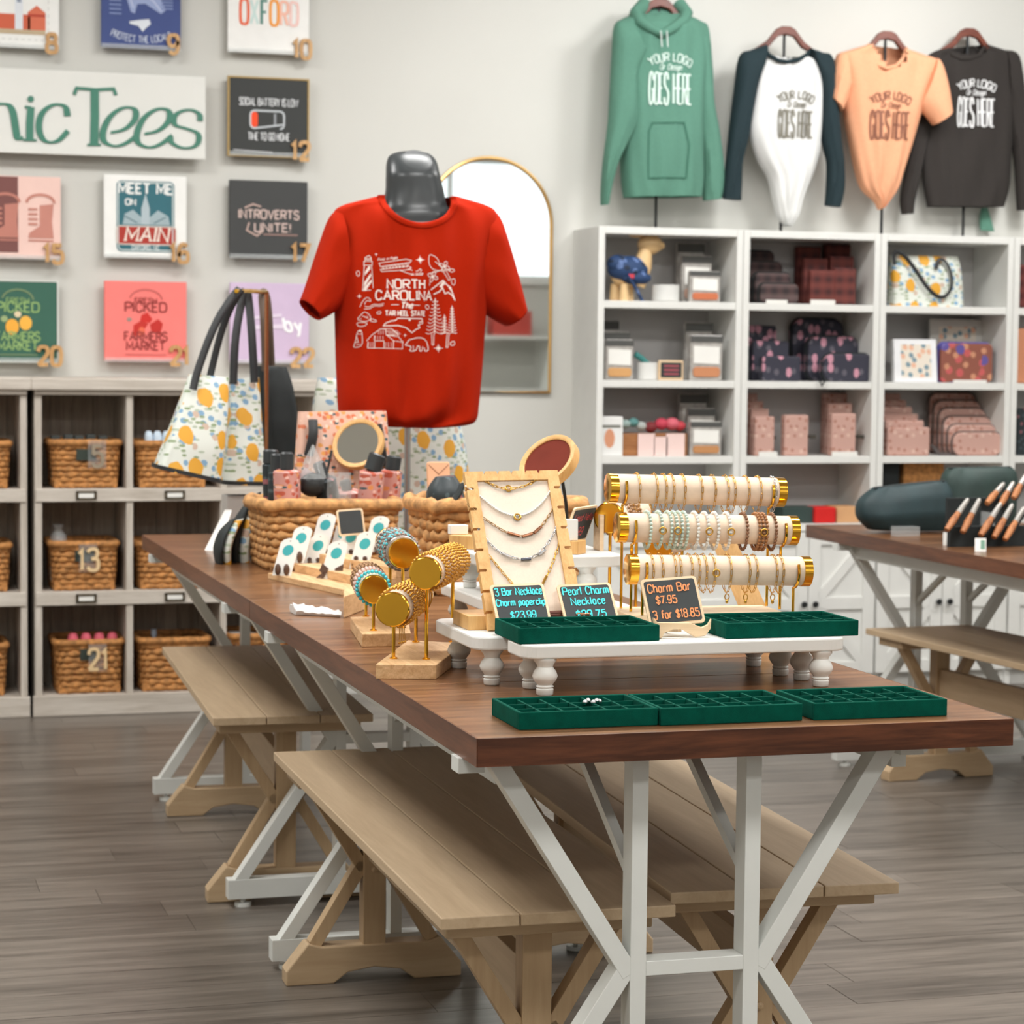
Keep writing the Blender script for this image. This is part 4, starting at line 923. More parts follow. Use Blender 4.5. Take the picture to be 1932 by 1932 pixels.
def hanger(px, top, ytop, foot, label, wpx=52, YG=8.43):
    """wooden hanger on a black rod standing on the shelf top"""
    c = at(*c5(px, ytop), YG); f = at(*c5(px, foot), YG); t = thing('hanger_stand', label, 'hanger', (c.x, YG, 1.80), 'wooden hanger stands on the shelf tops')
    k = .44099*.00196
    prof = [(-150,-95),(-90,-55),(-44,0),(-20,12),(20,12),(44,0),(90,-55),(150,-95),(150,-112),(80,-80),(40,-34),(0,-24),(-40,-34),(-80,-80),(-150,-112)]
    part('hanger', MB().xz([(c.x+u*k, c.z+v*k) for u, v in prof], YG-.012, YG+.012), DARKWOOD, t, bevel=.003)
    part('rod', MB().tube([(c.x, YG+.012, 1.803), (c.x, YG+.012, c.z+.005)], .006, 10), BLACKMETAL, t, smooth=True)
    part('rod_base', MB().lathe([(.05, 0), (.05, .004), (.008, .007)], (c.x, YG+.012, 1.8005), 20), BLACKMETAL, t, smooth=True)
HOODIE = plain('sage_fleece', (86, 132, 114), .9, var=.06, scale=160, bump=.1)
hanger(375, 0, 5, 955, 'dark wooden hanger stand holding the green hoodie')
hanger(912, 0, 125, 955, 'dark wooden hanger stand holding the white raglan shirt')
hanger(1345, 0, 145, 985, 'dark wooden hanger stand holding the peach t-shirt')
hanger(1697, 0, 132, 985, 'dark wooden hanger stand holding the dark brown sweatshirt', YG=8.50)
t, mb = garment('hoodie', 'sage green hoodie with pale logo print above the shelves', 'hoodie', HOODIE, [(268,60),(205,85),(180,120),(185,250),(195,420),(205,620),(212,760),(222,845)], [(480,60),(545,90),(572,125),(570,260),(560,420),(556,620),(556,760),(548,842)], [.02,.05,.07,.085,.09,.09,.085,.08],
    [([(210,92),(166,110),(155,230),(146,380),(138,520),(122,660),(110,800),(108,880)], [(300,240),(262,330),(262,430),(262,530),(222,610),(178,700),(150,800),(136,878)], [.05,.055,.055,.055,.05,.045,.04,.035], [-.045]*8),
     ([(545,95),(582,115),(600,300),(606,430),(630,560),(648,700),(648,800),(640,850)], [(480,240),(500,330),(520,430),(535,540),(550,640),(556,740),(560,810),(566,858)], [.05,.055,.055,.055,.05,.045,.04,.035], [.01]*8)], seed=3)
hd = MB(); hd.tube([Vector(at(*c5(x, y), YG-dy)) for x, y, dy in ((310,20,-.02),(272,55,.02),(290,95,.05),(335,122,.075),(385,145,.085),(425,122,.075),(475,88,.05),(488,58,.02),(455,22,-.02))], lambda s: .03-.012*math.sin(PI*s), 12); part('hood', hd, HOODIE, t, smooth=True)
hb = MB(); hb.rings(loft(YG, C([(295,20),(262,50),(250,90)]), C([(470,20),(500,55),(505,95)]), [.03,.045,.04], 24, 2.2, yoff=[.06,.05,.045])); part('hood_back', hb, HOODIE, t, smooth=True)
for dx in (0, 26): 
    p = at(*c5(378+dx, 132), YG-.11); part('drawstring', MB().tube([p, p+Vector((.004,-.004,-.06))], .0022, 6), ink((220, 226, 222)), t)
f = on_cloth(mb, YG-.15, .003); pk = MB()
pts = [at(*c5(x, y), YG-.09) for x, y in ((330,560),(345,525),(480,525),(500,620),(490,760),(330,760))]
ribbon(pk, dense([(p.x, p.z) for p in pts]+[(pts[0].x, pts[0].z)], .02), .006, f); part('pocket_seam', pk, plain('sage_seam', (56, 104, 86), .9), t)
logo(t, mb, ink((206, 226, 216)), 386, 330, 200, 130)
NAVYTEAL = plain('dark_teal_jersey', (18, 40, 46), .85, var=.08, scale=100)
t, mb = garment('raglan_shirt', 'white raglan shirt with dark teal sleeves, gathered at the hem', 'shirt', plain('white_jersey', (220, 220, 218), .85, var=.02, scale=200), [(840,240),(810,262),(782,330),(764,450),(755,560),(790,680),(838,760),(862,860),(880,930),(905,968)], [(985,240),(1030,255),(1062,320),(1064,450),(1058,580),(1052,660),(1028,740),(985,840),(962,920),(935,968)], [.03,.05,.06,.065,.065,.062,.058,.055,.045,.02],
    [([(822,192),(760,215),(712,240),(690,380),(672,520),(655,680),(645,790),(640,850)], [(800,300),(790,350),(776,420),(760,500),(745,600),(722,690),(718,790),(716,858)], [.045,.05,.05,.05,.045,.04,.035,.032], [-.01]*8),
     ([(1010,208),(1060,225),(1106,250),(1126,420),(1140,560),(1156,700),(1158,800),(1140,888)], [(1040,300),(1056,370),(1062,450),(1060,540),(1068,620),(1086,700),(1082,800),(1076,878)], [.045,.05,.05,.05,.045,.04,.035,.032], [-.01]*8)], NAVYTEAL, seed=8, neck=(918, 205, 95, 58))
nb = MB(); nb.tube([Vector(at(*c5(x, y), YG-dy)) for x, y, dy in ((815,200,0),(840,235,.035),(880,258,.06),(920,264,.065),(965,256,.06),(1000,236,.035),(1022,212,0))], .008, 10); part('neckband', nb, NAVYTEAL, t, smooth=True)
logo(t, mb, ink((122, 118, 106)), 928, 485, 170, 115)
PEACH = plain('peach_jersey', (228, 164, 126), .85, var=.04, scale=120)
t, mb = garment('t_shirt', 'peach t-shirt with brown logo print, gathered at the hem', 't-shirt', PEACH, [(1268,190),(1180,216),(1130,240),(1142,330),(1160,470),(1185,600),(1215,740),(1240,810),(1290,860),(1310,898)], [(1425,208),(1500,235),(1562,268),(1530,360),(1490,480),(1455,600),(1415,720),(1390,800),(1360,850),(1330,888)], [.02,.045,.06,.068,.068,.065,.06,.05,.035,.015],
    [([(1150,226),(1125,240),(1100,320),(1085,420)], [(1170,400),(1165,430),(1150,455),(1136,482)], [.05,.055,.055,.05], [-.02,-.02,-.025,-.03]),
     ([(1545,250),(1566,270),(1590,370),(1606,480)], [(1470,450),(1485,480),(1505,505),(1530,538)], [.05,.055,.055,.05], [-.02,-.02,-.025,-.03])], seed=12, neck=(1345, 205, 64, 84))
nb = MB(); nb.tube([Vector(at(*c5(x, y), YG-dy)) for x, y, dy in ((1266,192,0),(1280,245,.045),(1310,280,.062),(1345,292,.068),(1385,282,.062),(1415,250,.045),(1428,206,0))], .0075, 10); part('neckband', nb, PEACH, t, smooth=True)
logo(t, mb, ink((134, 84, 64)), 1330, 488, 190, 120)
BROWN = plain('dark_brown_fleece', (44, 39, 36), .9, var=.08, scale=160)
YG = 8.50
t, mb = garment('sweatshirt', 'dark brown crewneck sweatshirt with white logo print', 'sweatshirt', BROWN, [(1600,205),(1545,222),(1510,260),(1500,400),(1500,560),(1498,700),(1505,800),(1520,885)], [(1770,190),(1850,215),(1905,240),(1900,400),(1885,560),(1875,700),(1868,800),(1845,885)], [.02,.03,.035,.04,.042,.042,.042,.04],
    [([(1560,225),(1500,270),(1470,420),(1445,600),(1420,740),(1400,850),(1405,918)], [(1560,400),(1540,480),(1520,560),(1500,660),(1480,760),(1458,860),(1452,915)], [.03,.034,.034,.034,.032,.03,.028], [-.01]*7),
     ([(1850,215),(1905,240),(1930,400),(1945,560),(1955,700),(1960,820),(1960,900)], [(1860,420),(1865,480),(1875,580),(1885,680),(1890,760),(1895,840),(1900,900)], [.03,.034,.034,.034,.032,.03,.028], [-.01]*7)], seed=21, neck=(1686, 195, 80, 52))
nb = MB(); nb.tube([Vector(at(*c5(x, y), YG-dy)) for x, y, dy in ((1600,205,0),(1625,236,.025),(1660,252,.036),(1700,250,.04),(1740,236,.03),(1768,194,0))], .009, 10); part('neckband', nb, BROWN, t, smooth=True)
logo(t, mb, ink((226, 226, 226)), 1705, 430, 190, 125)
g2 = MB(); g2.rings(loft(8.535, C([(1868,470),(1866,560),(1885,640)]), C([(1905,470),(1925,560),(1950,660)]), [.012,.014,.014], 16)); 
t = thing('hoodie', 'green garment sleeve hanging behind the dark brown sweatshirt', 'hoodie', at(*c5(1780, 980), 8.535)); part('garment_body', g2, HOODIE, t, smooth=True)
g3 = MB(); g3.rings(loft(8.545, C([(1750,890),(1742,940),(1745,985)]), C([(1775,890),(1790,940),(1805,990)]), [.012,.013,.01], 16)); part('sleeve', g3, HOODIE, t, smooth=True)
# ================================================================ near table: velvet trays
TOP = .76
def tray(x0, x1, y0, y1, z, label, cols=6, rows=3, h=.026):
    t = thing('velvet_tray', label, 'tray', ((x0+x1)/2, (y0+y1)/2, z), 'green velvet charm trays')
    w = .006; o = MB(); o.box(x0+w, x1-w, y0+w, y1-w, z, z+.006)
    part('tray_base', o, VELVET, t)
    for a in ((x0, x1, y0, y0+w), (x0, x1, y1-w, y1), (x0, x0+w, y0+w, y1-w), (x1-w, x1, y0+w, y1-w)): part('tray_wall', MB().box(a[0], a[1], a[2], a[3], z, z+h), VELVET, t, bevel=.0015)
    for k in range(1, cols): x = lerp(x0+w, x1-w, k/cols); part('divider', MB().box(x-.0018, x+.0018, y0+w, y1-w, z+.006, z+h-.003), VELVET, t)
    for k in range(1, rows): y = lerp(y0+w, y1-w, k/rows); part('divider', MB().box(x0+w, x1-w, y-.0018, y+.0018, z+.006, z+h-.003), VELVET, t)
    return t
tray(.934, 1.147, 3.137, 3.282, TOP, 'green velvet tray with a silver charm, on the tabletop below the necklaces')
tray(1.149, 1.374, 3.131, 3.280, TOP, 'green velvet tray between two others on the near tabletop edge')
tray(1.391, 1.611, 3.128, 3.274, TOP, 'green velvet tray nearest the free corner of the tabletop')
def charm(p, kind, mat, label):
    m = MB()
    if kind == 'ball':
        for k in range(5): m.ball((p[0]-.012+k*.006, p[1]+.004*math.sin(k*2), p[2]+.004+.002*(k % 2)), .0042, 8, 6)
    elif kind == 'tubes':
        for k in range(4): m.tube([(p[0]-.016+.004*k, p[1]-.004+.004*k, p[2]+.004+.003*(k % 2)), (p[0]+.018+.003*k, p[1]+.001*k, p[2]+.004+.0045*(k % 2))], .0042, 10)
    else:
        m.tube([(p[0]+.004*math.cos(2*PI*k/10), p[1], p[2]+.006+.004*math.sin(2*PI*k/10)) for k in range(10)], .0012, 6, True)
        for k in range(3): m.tube([(p[0]+.004, p[1], p[2]+.003*k+.002), (p[0]+.02, p[1]+.002, p[2]+.003*k+.002)], .0011, 6)
    return solo('charm', m, mat, label, 'charm', 'charms in the velvet trays', smooth=True)
charm(atz(1118, 1330, TOP+.02), 'ball', SILVER, 'silver beaded charm lying in the tray on the tabletop')

# ---------------------------------------------------------------- white risers with turned legs
def riser(x0, x1, y0, y1, z0, h, label, legs, th=.022):
    t = thing('white_riser', label, 'riser', ((x0+x1)/2, (y0+y1)/2, z0), 'white wooden risers with turned legs')
    part('riser_top', MB().xy(rrect(x0, x1, y0, y1, .03, 6), z0+h-th, z0+h), WHITE, t, bevel=.003)
    H = h - th
    for x, y in legs:
        part('turned_leg', MB().lathe([(.0115, 0), (.0135, H*.03), (.0140, H*.17), (.012, H*.2), (.0145, H*.24), (.012, H*.28), (.0185, H*.42), (.0205, H*.52), (.018, H*.64), (.0125, H*.76), (.014, H*.84), (.0185, H*.93), (.0185, H)], (x, y, z0), 24), WHITE, t, smooth=True, angle=50)
RZ = .842
riser(1.032, 1.592, 3.444, 3.560, TOP, .082, 'white riser in front with both upper green trays', [(1.073, 3.462), (1.073, 3.540), (1.55, 3.462), (1.55, 3.540)])
riser(.985, 1.592, 3.565, 3.845, TOP, .082, 'white riser behind, carrying the necklace board', [(1.022, 3.592), (1.022, 3.80), (1.537, 3.60), (1.537, 3.72)])
tray(1.031, 1.268, 3.466, 3.610, RZ, 'green velvet tray on the riser below the necklace price boards')
tray(1.383, 1.619, 3.466, 3.610, RZ, 'green velvet tray on the riser below the bracelet bars')
charm(atz(1040, 1166, RZ+.02), 'tubes', plain('bronze_tubes', (120, 82, 74), .3, .8), 'bundle of bronze tube charms in the riser tray')
charm(atz(1092, 1168, RZ+.02), 'clip', COPPER, 'small copper clip charm in the riser tray')

# ---------------------------------------------------------------- chalkboard price signs
def chalk(bl, br, tl, Yb, Yt, lines, mat, label, w=.0022, easel=None):
    o = at(bl[0], bl[1], Yb); ux = at(br[0], br[1], Yb if len(br) < 3 else br[2]) - o; uy = at(tl[0], tl[1], Yt) - o
    W = ux.length; ux = ux.normalized(); uy = uy - ux*uy.dot(ux); H = uy.length; uy = uy.normalized(); f = framemap(o, ux, uy)
    t = thing('price_board', label, 'sign', o + ux*W/2, 'small chalkboard price signs')
    poly = rrect(0, W, 0, H, .006, 4); part('wooden_edge', MB().prism(poly, lambda u, v: f(u, v, -.0025), lambda u, v: f(u, v, .0015)), LIGHTWOOD, t)
    poly = rrect(.0045, W-.0045, .0045, H-.0045, .004, 4); part('slate', MB().prism(poly, lambda u, v: f(u, v, .0016), lambda u, v: f(u, v, .0022)), SLATE, t)
    lt = MB(); g = lambda u, v, n: f(u, v, n+.0016)
    for s, u, v, h, fit in lines: write(lt, s, h, w, g, (u*W, v*H), fit=fit*W if fit else None, slant=.06)
    if lines: part('chalk_lettering', lt, mat, t)
    return t, f, W, H
chalk((938, 1176), (1040, 1171), (918, 1105), 3.622, 3.668, [('3 Bar Necklace', .5, .70, .0135, .86), ('Charm paperclip', .5, .42, .0125, .90), ('$23.99', .5, .08, .013, .46)], CHALKCYAN, 'chalkboard sign reading 3 Bar Necklace')
chalk((1066, 1174), (1168, 1168), (1045, 1105), 3.622, 3.668, [('Pearl Charm', .5, .70, .0145, .84), ('Necklace', .5, .42, .014, .62), ('$29.75', .5, .08, .013, .54)], CHALKCYAN, 'chalkboard sign reading Pearl Charm Necklace')
t, f, W, H = chalk((1226, 1183), (1331, 1174), (1203, 1095), 3.512, 3.552, [('Charm Bar', .47, .70, .0145, .76), ('$7.95', .38, .46, .0125, .36), ('3 for $18.85', .5, .14, .0135, .82)], CHALKORANGE, 'chalkboard sign reading Charm Bar on a small wooden easel')
e = MB(); o = at(1226, 1183, 3.512)
ez = RZ+.0006
prof = [(0, 0), (.012, 0), (.016, .008), (.03, .014), (.046, .014), (.06, .006), (.07, 0), (.088, .002), (.097, .014), (.098, .03), (.092, .02), (.082, .016), (.06, .024), (.004, .026), (-.003, .034)]
e.xz([(o.x+.003+u, ez+v) for u, v in prof], 3.494, 3.501); part('easel_front', e, LIGHTWOOD, t, bevel=.001)
e = MB(); e.bar((o.x+.05, 3.505, ez+.012), (o.x+.05, 3.575, ez+.004), .008, .005, (1,0,0)); e.bar((o.x+.05, 3.572, ez+.003), (o.x+.05, 3.556, ez+.06), .01, .004, (1,0,0)); part('easel_back', e, LIGHTWOOD, t)

# ---------------------------------------------------------------- necklace board
o = at(921, 1191, 3.645); tl = at(871, 893, 3.80); tr = at(1047, 890, 3.80); ux = (tr - tl).normalized(); uy = tl - o; uy = uy - ux*uy.dot(ux); NH = uy.length; NW = (tr-tl).length; uy = uy.normalized()
nb = framemap(o, ux, uy); nrm = ux.cross(uy).normalized()
t = thing('necklace_board', 'bamboo framed cream necklace board leaning on the riser', 'display stand', (o.x+NW/2, 3.68, RZ))
def side(u0, u1, inward):
    p = [(u0, 0), (u1, 0), (u1, NH), (u0, NH)]; q = []
    ns = [.11, .24, .37, .50, .63, .76, .89]; e, i = (u0, u1) if inward > 0 else (u1, u0); d = .011*inward
    left = []
    for a in ns: v = a*NH; left += [(e, v-.0035), (e+d, v-.0035), (e+d*1.15, v), (e+d, v+.0018), (e, v+.0018)]
    return [(i, NH), (i, 0), (e, 0)] + left + [(e, NH)] if inward > 0 else [(i, 0), (i, NH), (e, NH)] + left[::-1] + [(e, 0)]
for u0, u1, s in ((0, .0205, 1), (NW-.0205, NW, -1)): part('side_rail', MB().prism(side(u0, u1, s), lambda u, v: nb(u, v, -.008), lambda u, v: nb(u, v, .006)), BAMBOO, t)
tp = [(.0205, NH-.018)] + [(NW-.0205, NH-.018), (NW-.0205, NH)]
for k in range(4, -1, -1): u = lerp(.035, NW-.035, k/4); tp += [(u+.0025, NH), (u+.001, NH-.006), (u-.001, NH-.006), (u-.0025, NH)]
tp += [(.0205, NH)]
part('top_rail', MB().prism(tp, lambda u, v: nb(u, v, -.008), lambda u, v: nb(u, v, .006)), BAMBOO, t)
part('linen_panel', MB().prism([(.0205, .004), (NW-.0205, .004), (NW-.0205, NH-.018), (.0205, NH-.018)], lambda u, v: nb(u, v, -.006), lambda u, v: nb(u, v, .0015)), CREAM, t)
fb = o + ux*0 
part('wooden_foot', MB().box(o.x-.030, o.x+NW+.01, 3.662, 3.76, RZ+.0003, RZ+.024), BAMBOO, t, bevel=.001)
part('rear_strut', MB().bar((o.x+NW/2, 3.82, RZ+.002), (o.x+NW/2, 3.79, RZ+.16), .03, .006, (1,0,0)), BAMBOO, t)
def bpt(px, py):
    d = (at(px, py, 4) - CAM); k = (o - CAM).dot(nrm)/d.dot(nrm); p = CAM + d*k - o; return (p.dot(ux), p.dot(uy))
def path(pts, n=40):
    q = chaikin([bpt(*p) for p in pts], 3); L = [0]
    for a, b in zip(q, q[1:]): L.append(L[-1]+math.hypot(b[0]-a[0], b[1]-a[1]))
    def at_len(s):
        for i in range(1, len(q)):
            if L[i] >= s: t_ = (s-L[i-1])/max(1e-9, L[i]-L[i-1]); return (lerp(q[i-1][0], q[i][0], t_), lerp(q[i-1][1], q[i][1], t_))
        return q[-1]
    return at_len, L[-1]
def link(mb, c, d, up, L, w, r):                         # one elongated chain link
    c = Vector(c); d = Vector(d).normalized(); s = Vector(up); s = (s - d*s.dot(d)).normalized(); pts = []
    for k in range(10):
        a = 2*PI*k/10; x = math.cos(a); pts.append(c + d*((L/2-w/2)*(1 if x > 0 else -1)*(abs(x) > .01) + w/2*x) + s*(w/2*math.sin(a)))
    mb.tube(pts, r, 5, True)
def chain_on_board(pts, pitch, lw, r, n0=.004):
    mb = MB(); f, L = path(pts); k = 0; s = pitch/2
    while s < L:
        a = f(max(0, s-pitch/2)); b = f(min(L, s+pitch/2)); P = Vector(nb(*f(s), n0)); d = Vector(nb(*b, n0)) - Vector(nb(*a, n0)); 
        side_ = nrm.cross(d) if k % 2 == 0 else (nrm + nrm.cross(d.normalized())*.6)
        link(mb, P, d, side_, pitch*1.18, lw if k % 2 == 0 else lw*.7, r); s += pitch; k += 1
    return mb, f, L
def necklace(label, mb, mat, extra=()):
    t = thing('necklace', label, 'necklace', o + ux*NW/2, 'necklaces on the linen board'); part('chain', mb, mat, t, smooth=True, angle=0)
    for nm, m2, mt in extra: part(nm, m2, mt, t, smooth=True)
def ringm(px, py, R, r):
    m = MB(); c = bpt(px, py); m.tube([nb(c[0]+R*math.cos(2*PI*k/16), c[1]+R*math.sin(2*PI*k/16), .005) for k in range(16)], r, 6, True); return m
def barm(p, q, r): a, b = bpt(*p), bpt(*q); return MB().tube([nb(*a, .005), nb(*b, .005)], r, 8)
mb, _, _ = chain_on_board([(897, 896), (918, 912), (940, 922), (958, 925), (985, 921), (1008, 910), (1023, 896)], .0085, .0036, .0007)
necklace('gold paperclip necklace with a ring clasp, topmost on the linen board', mb, GOLDCHAIN, [('ring_clasp', ringm(958, 924, .0052, .0013), GOLDCHAIN)])
pm_ = MB(); f, L = path([(877, 919), (900, 934), (935, 964), (960, 974), (975, 976), (1000, 970), (1025, 948), (1043, 917)])
s = .001
while s < L: pm_.ball(nb(*f(s), .004), .0021, 8, 6); s += .0038
necklace('white pearl necklace with a gold toggle on the linen board', pm_, plain('pearl', (240, 236, 228), .25, var=.02), [('toggle', ringm(975, 978, .0052, .0018), GOLDCHAIN)])
mb, _, _ = chain_on_board([(881, 952), (900, 972), (930, 992), (956, 1008), (985, 1016), (1015, 1002), (1035, 975), (1048, 951)], .0088, .0036, .0007)
BRONZE = plain('rose_bronze', (150, 104, 78), .3, .9)
necklace('bronze toned chain necklace with three wooden bars', mb, plain('antique_gold', (176, 140, 96), .3, 1.0), [('bar', barm((956, 1007), (979, 1014), .0026), BRONZE), ('bar', barm((984, 1015), (1003, 1009), .0026), BRONZE), ('bar', barm((1006, 1008), (1020, 996), .0026), BRONZE)])
mb, _, _ = chain_on_board([(890, 984), (905, 1005), (925, 1030), (945, 1046), (965, 1054), (990, 1058), (1015, 1048), (1038, 1020), (1055, 984)], .0095, .0036, .0007)
necklace('silver paperclip necklace with dark enamel bars', mb, SILVER, [('bar', barm((946, 1046), (964, 1054), .0022), SILVER), ('bar', barm((982, 1058), (1000, 1057), .0024), plain('dark_enamel', (70, 72, 80), .3, .6)), ('bar', barm((1015, 1050), (1028, 1040), .002), SILVER)])
mb, _, _ = chain_on_board([(896, 1017), (915, 1042), (940, 1073), (960, 1097), (985, 1125), (1000, 1130), (1022, 1105), (1040, 1070), (1058, 1016)], .0092, .0036, .0007)
necklace('gold paperclip necklace hanging lowest, behind the price signs', mb, GOLDCHAIN, [('bar', barm((1022, 1105), (1029, 1090), .0022), GOLDCHAIN)])

# ---------------------------------------------------------------- tower of three bracelet bars
ends = [((1146, 921, 3.80), (1478, 929, 3.78)), ((1163, 995, 3.745), (1502, 1001, 3.725)), ((1183, 1074, 3.69), (1526, 1078, 3.67))]
ends = [(at(*a), at(*b)) for a, b in ends]
bc = Vector((1.447, 3.742, RZ)); tw = thing('bracelet_tower', 'three tier cream bracelet bar stand with gold end caps', 'display stand', bc)
ad = (ends[1][1]-ends[1][0]); ad.z = 0; ad = ad.normalized(); pd = Vector((-ad.y, ad.x, 0))
wb = MB(); wb.add([bc + ad*a + pd*b + Vector((0, 0, z)) for z in (.0005, .016) for a, b in ((-.15,-.062),(.135,-.062),(.135,.07),(-.15,.07))], [(0,3,2,1),(4,5,6,7),(0,1,5,4),(1,2,6,5),(2,3,7,6),(3,0,4,7)])
part('wooden_base', wb, LIGHTWOOD, tw, bevel=.001)
BR = .0255
def cyl(a, b, r0, prof, n=32):
    d = (b-a).normalized(); u = d.cross(Vector((0,0,1))).normalized(); w = d.cross(u); rs = []
    for s, r in prof: c = a + d*s; rs.append([c + u*(r*math.cos(2*PI*k/n)) + w*(r*math.sin(2*PI*k/n)) for k in range(n)])
    m = MB(); m.rings(rs); return m
for a, b in ends:
    L = (b-a).length; part('velvet_bar', cyl(a, b, BR, [(.012, BR), (L-.012, BR)]), CREAMV, tw, smooth=True)
    for p, q in ((a, b), (b, a)): part('gold_end_cap', cyl(p, q, BR, [(0, BR*.96), (.0006, BR+.001), (.0155, BR+.001), (.0158, BR*.96)]), GOLD, tw, smooth=True)
    d = (b-a).normalized()
    for s in (.085, .915):
        c = a + (b-a)*s; m = MB(); back = pd; low = c - Vector((0,0,BR+.003))
        foot = Vector((c.x, c.y, RZ+.0165))
        arc = [c + pd*(-(BR+.003)*math.cos(th_)) - Vector((0,0,(BR+.003)*math.sin(th_))) for th_ in [(-.5+PI*.5*k/8+.5*k/8) for k in range(9)]]
        m.tube([foot, low] + arc[::-1][1:], .0026, 8); part('gold_rod', m, GOLD, tw, smooth=True)
def ring_path(R, drop, n=36):
    out = []
    for k in range(n):
        a = 2*PI*k/n; y, z = R*math.cos(a), R*math.sin(a)
        if z < 0: y *= 1 - .12*min(1, -z/R)*(drop/.01); z -= drop*(-z/R)**1.2
        out.append((0, y, z))
    return out
def chain_ring(R, drop, nl=17, lw=.0036, r=.0006):
    P = ring_path(R, drop, 120); L = [0]
    for i in range(120): a, b = P[i], P[(i+1) % 120]; L.append(L[-1]+math.dist(a, b))
    mb = MB(); tot = L[-1]
    def pos(s):
        s %= tot
        for i in range(120):
            if L[i+1] >= s: t_ = (s-L[i])/(L[i+1]-L[i]); a, b = P[i], P[(i+1) % 120]; return Vector(a).lerp(Vector(b), t_)
    for k in range(nl):
        s = tot*k/nl; d = pos(s+.001)-pos(s-.001); c = pos(s); link(mb, c, d, (1, 0, 0) if k % 2 == 0 else Vector((0, c.y, c.z)) + Vector((.012, 0, 0)), tot/nl*1.15, lw, r)
    return mb
def bead_ring(R, drop, br):
    P = ring_path(R, drop, 160); mb = MB(); acc = br*2; last = Vector(P[0])
    for p in P:
        acc += (Vector(p)-last).length; last = Vector(p)
        if acc >= br*1.9: mb.ball(p, br, 8, 6); acc = 0
    return mb
ang = math.atan2(ad.y, ad.x); proto = {}
def bracelet(barid, px, kind, mat, label, extra=None, spin=0.0):
    a, b = ends[barid]; key = (kind, mat.name)
    # where along the bar the picture shows it
    lo, hi = 0.0, 1.0
    d0 = (px - 966)/FPX
    for _ in range(30):
        m = (lo+hi)/2; p = a.lerp(b, m) - CAM; x = p.dot(AR)/p.dot(AF)
        if x < d0: lo = m
        else: hi = m
    c = a.lerp(b, lo)
    t = thing('bracelet', label, 'bracelet', c, ('gold chain bracelets on the top bar', 'beaded bracelets on the middle bar', 'gold chain bracelets on the bottom bar')[barid]); t.rotation_euler = (spin, 0, ang)
    if key not in proto:
        mb = chain_ring(BR+.0022, .010) if kind == 'chain' else bead_ring(BR+.0034, .006, .0031)
        me = bpy.data.meshes.new(kind); me.from_pydata([tuple(v) for v in mb.v], [], mb.f); me.materials.append(mat); me.shade_smooth(); proto[key] = me
    o_ = bpy.data.objects.new('chain' if kind == 'chain' else 'beads', proto[key]); COL.objects.link(o_); o_.parent = t
    if extra == 'ring':
        if 'ring' not in proto:
            m = MB(); m.tube([(.006*math.cos(2*PI*k/16), -BR-.0065, .006*math.sin(2*PI*k/16)-.002) for k in range(16)], .0014, 6, True); me = bpy.data.meshes.new('ring'); me.from_pydata([tuple(v) for v in m.v], [], m.f); me.materials.append(GOLDCHAIN); me.shade_smooth(); proto['ring'] = me
        o_ = bpy.data.objects.new('ring_clasp', proto['ring']); COL.objects.link(o_); o_.parent = t
    if extra == 'drop':
        if 'drop' not in proto:
            m = MB(); m.tube([(.004*math.cos(2*PI*k/12), -.004, -BR-.020+.005*math.sin(2*PI*k/12)) for k in range(12)], .001, 6, True); m.ball((0, -.004, -BR-.028), .003, 8, 6, (1, .6, 1.3)); me = bpy.data.meshes.new('drop'); me.from_pydata([tuple(v) for v in m.v], [], m.f); me.materials.append(GOLDCHAIN); me.shade_smooth(); proto['drop'] = me
        o_ = bpy.data.objects.new('charm_drop', proto['drop']); COL.objects.link(o_); o_.parent = t
for i, px in enumerate((1200, 1233, 1250, 1264, 1285, 1317, 1342, 1366, 1379, 1405, 1428)): bracelet(0, px, 'chain', GOLDCHAIN, 'thin gold chain bracelet, %s from the left on the top bar' % ORDN[i], spin=random.uniform(-.3, .3))
bracelet(0, 1455, 'chain', SILVER, 'silver chain bracelet at the free end of the top cream bar')
MINT = plain('mint_beads', (196, 212, 200), .35, var=.12, scale=200); WBEAD = plain('white_beads', (232, 230, 224), .3, var=.06, scale=200); BBEAD = plain('brown_beads', (134, 92, 62), .4, var=.2, scale=200)
TBEAD = plain('tan_beads', (164, 112, 66), .4, var=.2, scale=200)
for i, (px, mt, c, ex) in enumerate(((1220, MINT, 'pale mint', None), (1241, MINT, 'pale mint', 'ring'), (1259, MINT, 'pale mint', None), (1269, MINT, 'pale mint', 'ring'), (1279, MINT, 'pale mint', None), (1289, MINT, 'pale mint', None),
    (1309, WBEAD, 'white', None), (1328, WBEAD, 'white', 'ring'), (1347, WBEAD, 'white', None), (1369, WBEAD, 'white', 'ring'), (1401, BBEAD, 'dark brown', None), (1424, TBEAD, 'tan wooden', None), (1431, TBEAD, 'tan wooden', 'ring'), (1438, TBEAD, 'tan wooden', None), (1455, BBEAD, 'dark brown', None))):
    bracelet(1, px, 'bead', mt, '%s beaded bracelet%s, %s from the left on the middle bar' % (c, ' with gold ring' if ex else '', ORDN[i]), ex)
for i, (px, ex) in enumerate(((1225, None), (1243, None), (1267, None), (1277, None), (1298, None), (1312, None), (1325, None), (1341, 'ring'), (1371, 'drop'), (1406, 'drop'), (1420, None), (1457, 'drop'), (1469, None))):
    bracelet(2, px, 'chain', GOLDCHAIN, '%s, %s from the left on the bottom bar' % ({None: 'thin gold chain bracelet', 'ring': 'gold chain bracelet with round clasp', 'drop': 'gold chain bracelet with dangling charm'}[ex], ORDN[i]), ex, spin=random.uniform(-.25, .25) if ex is None else 0)
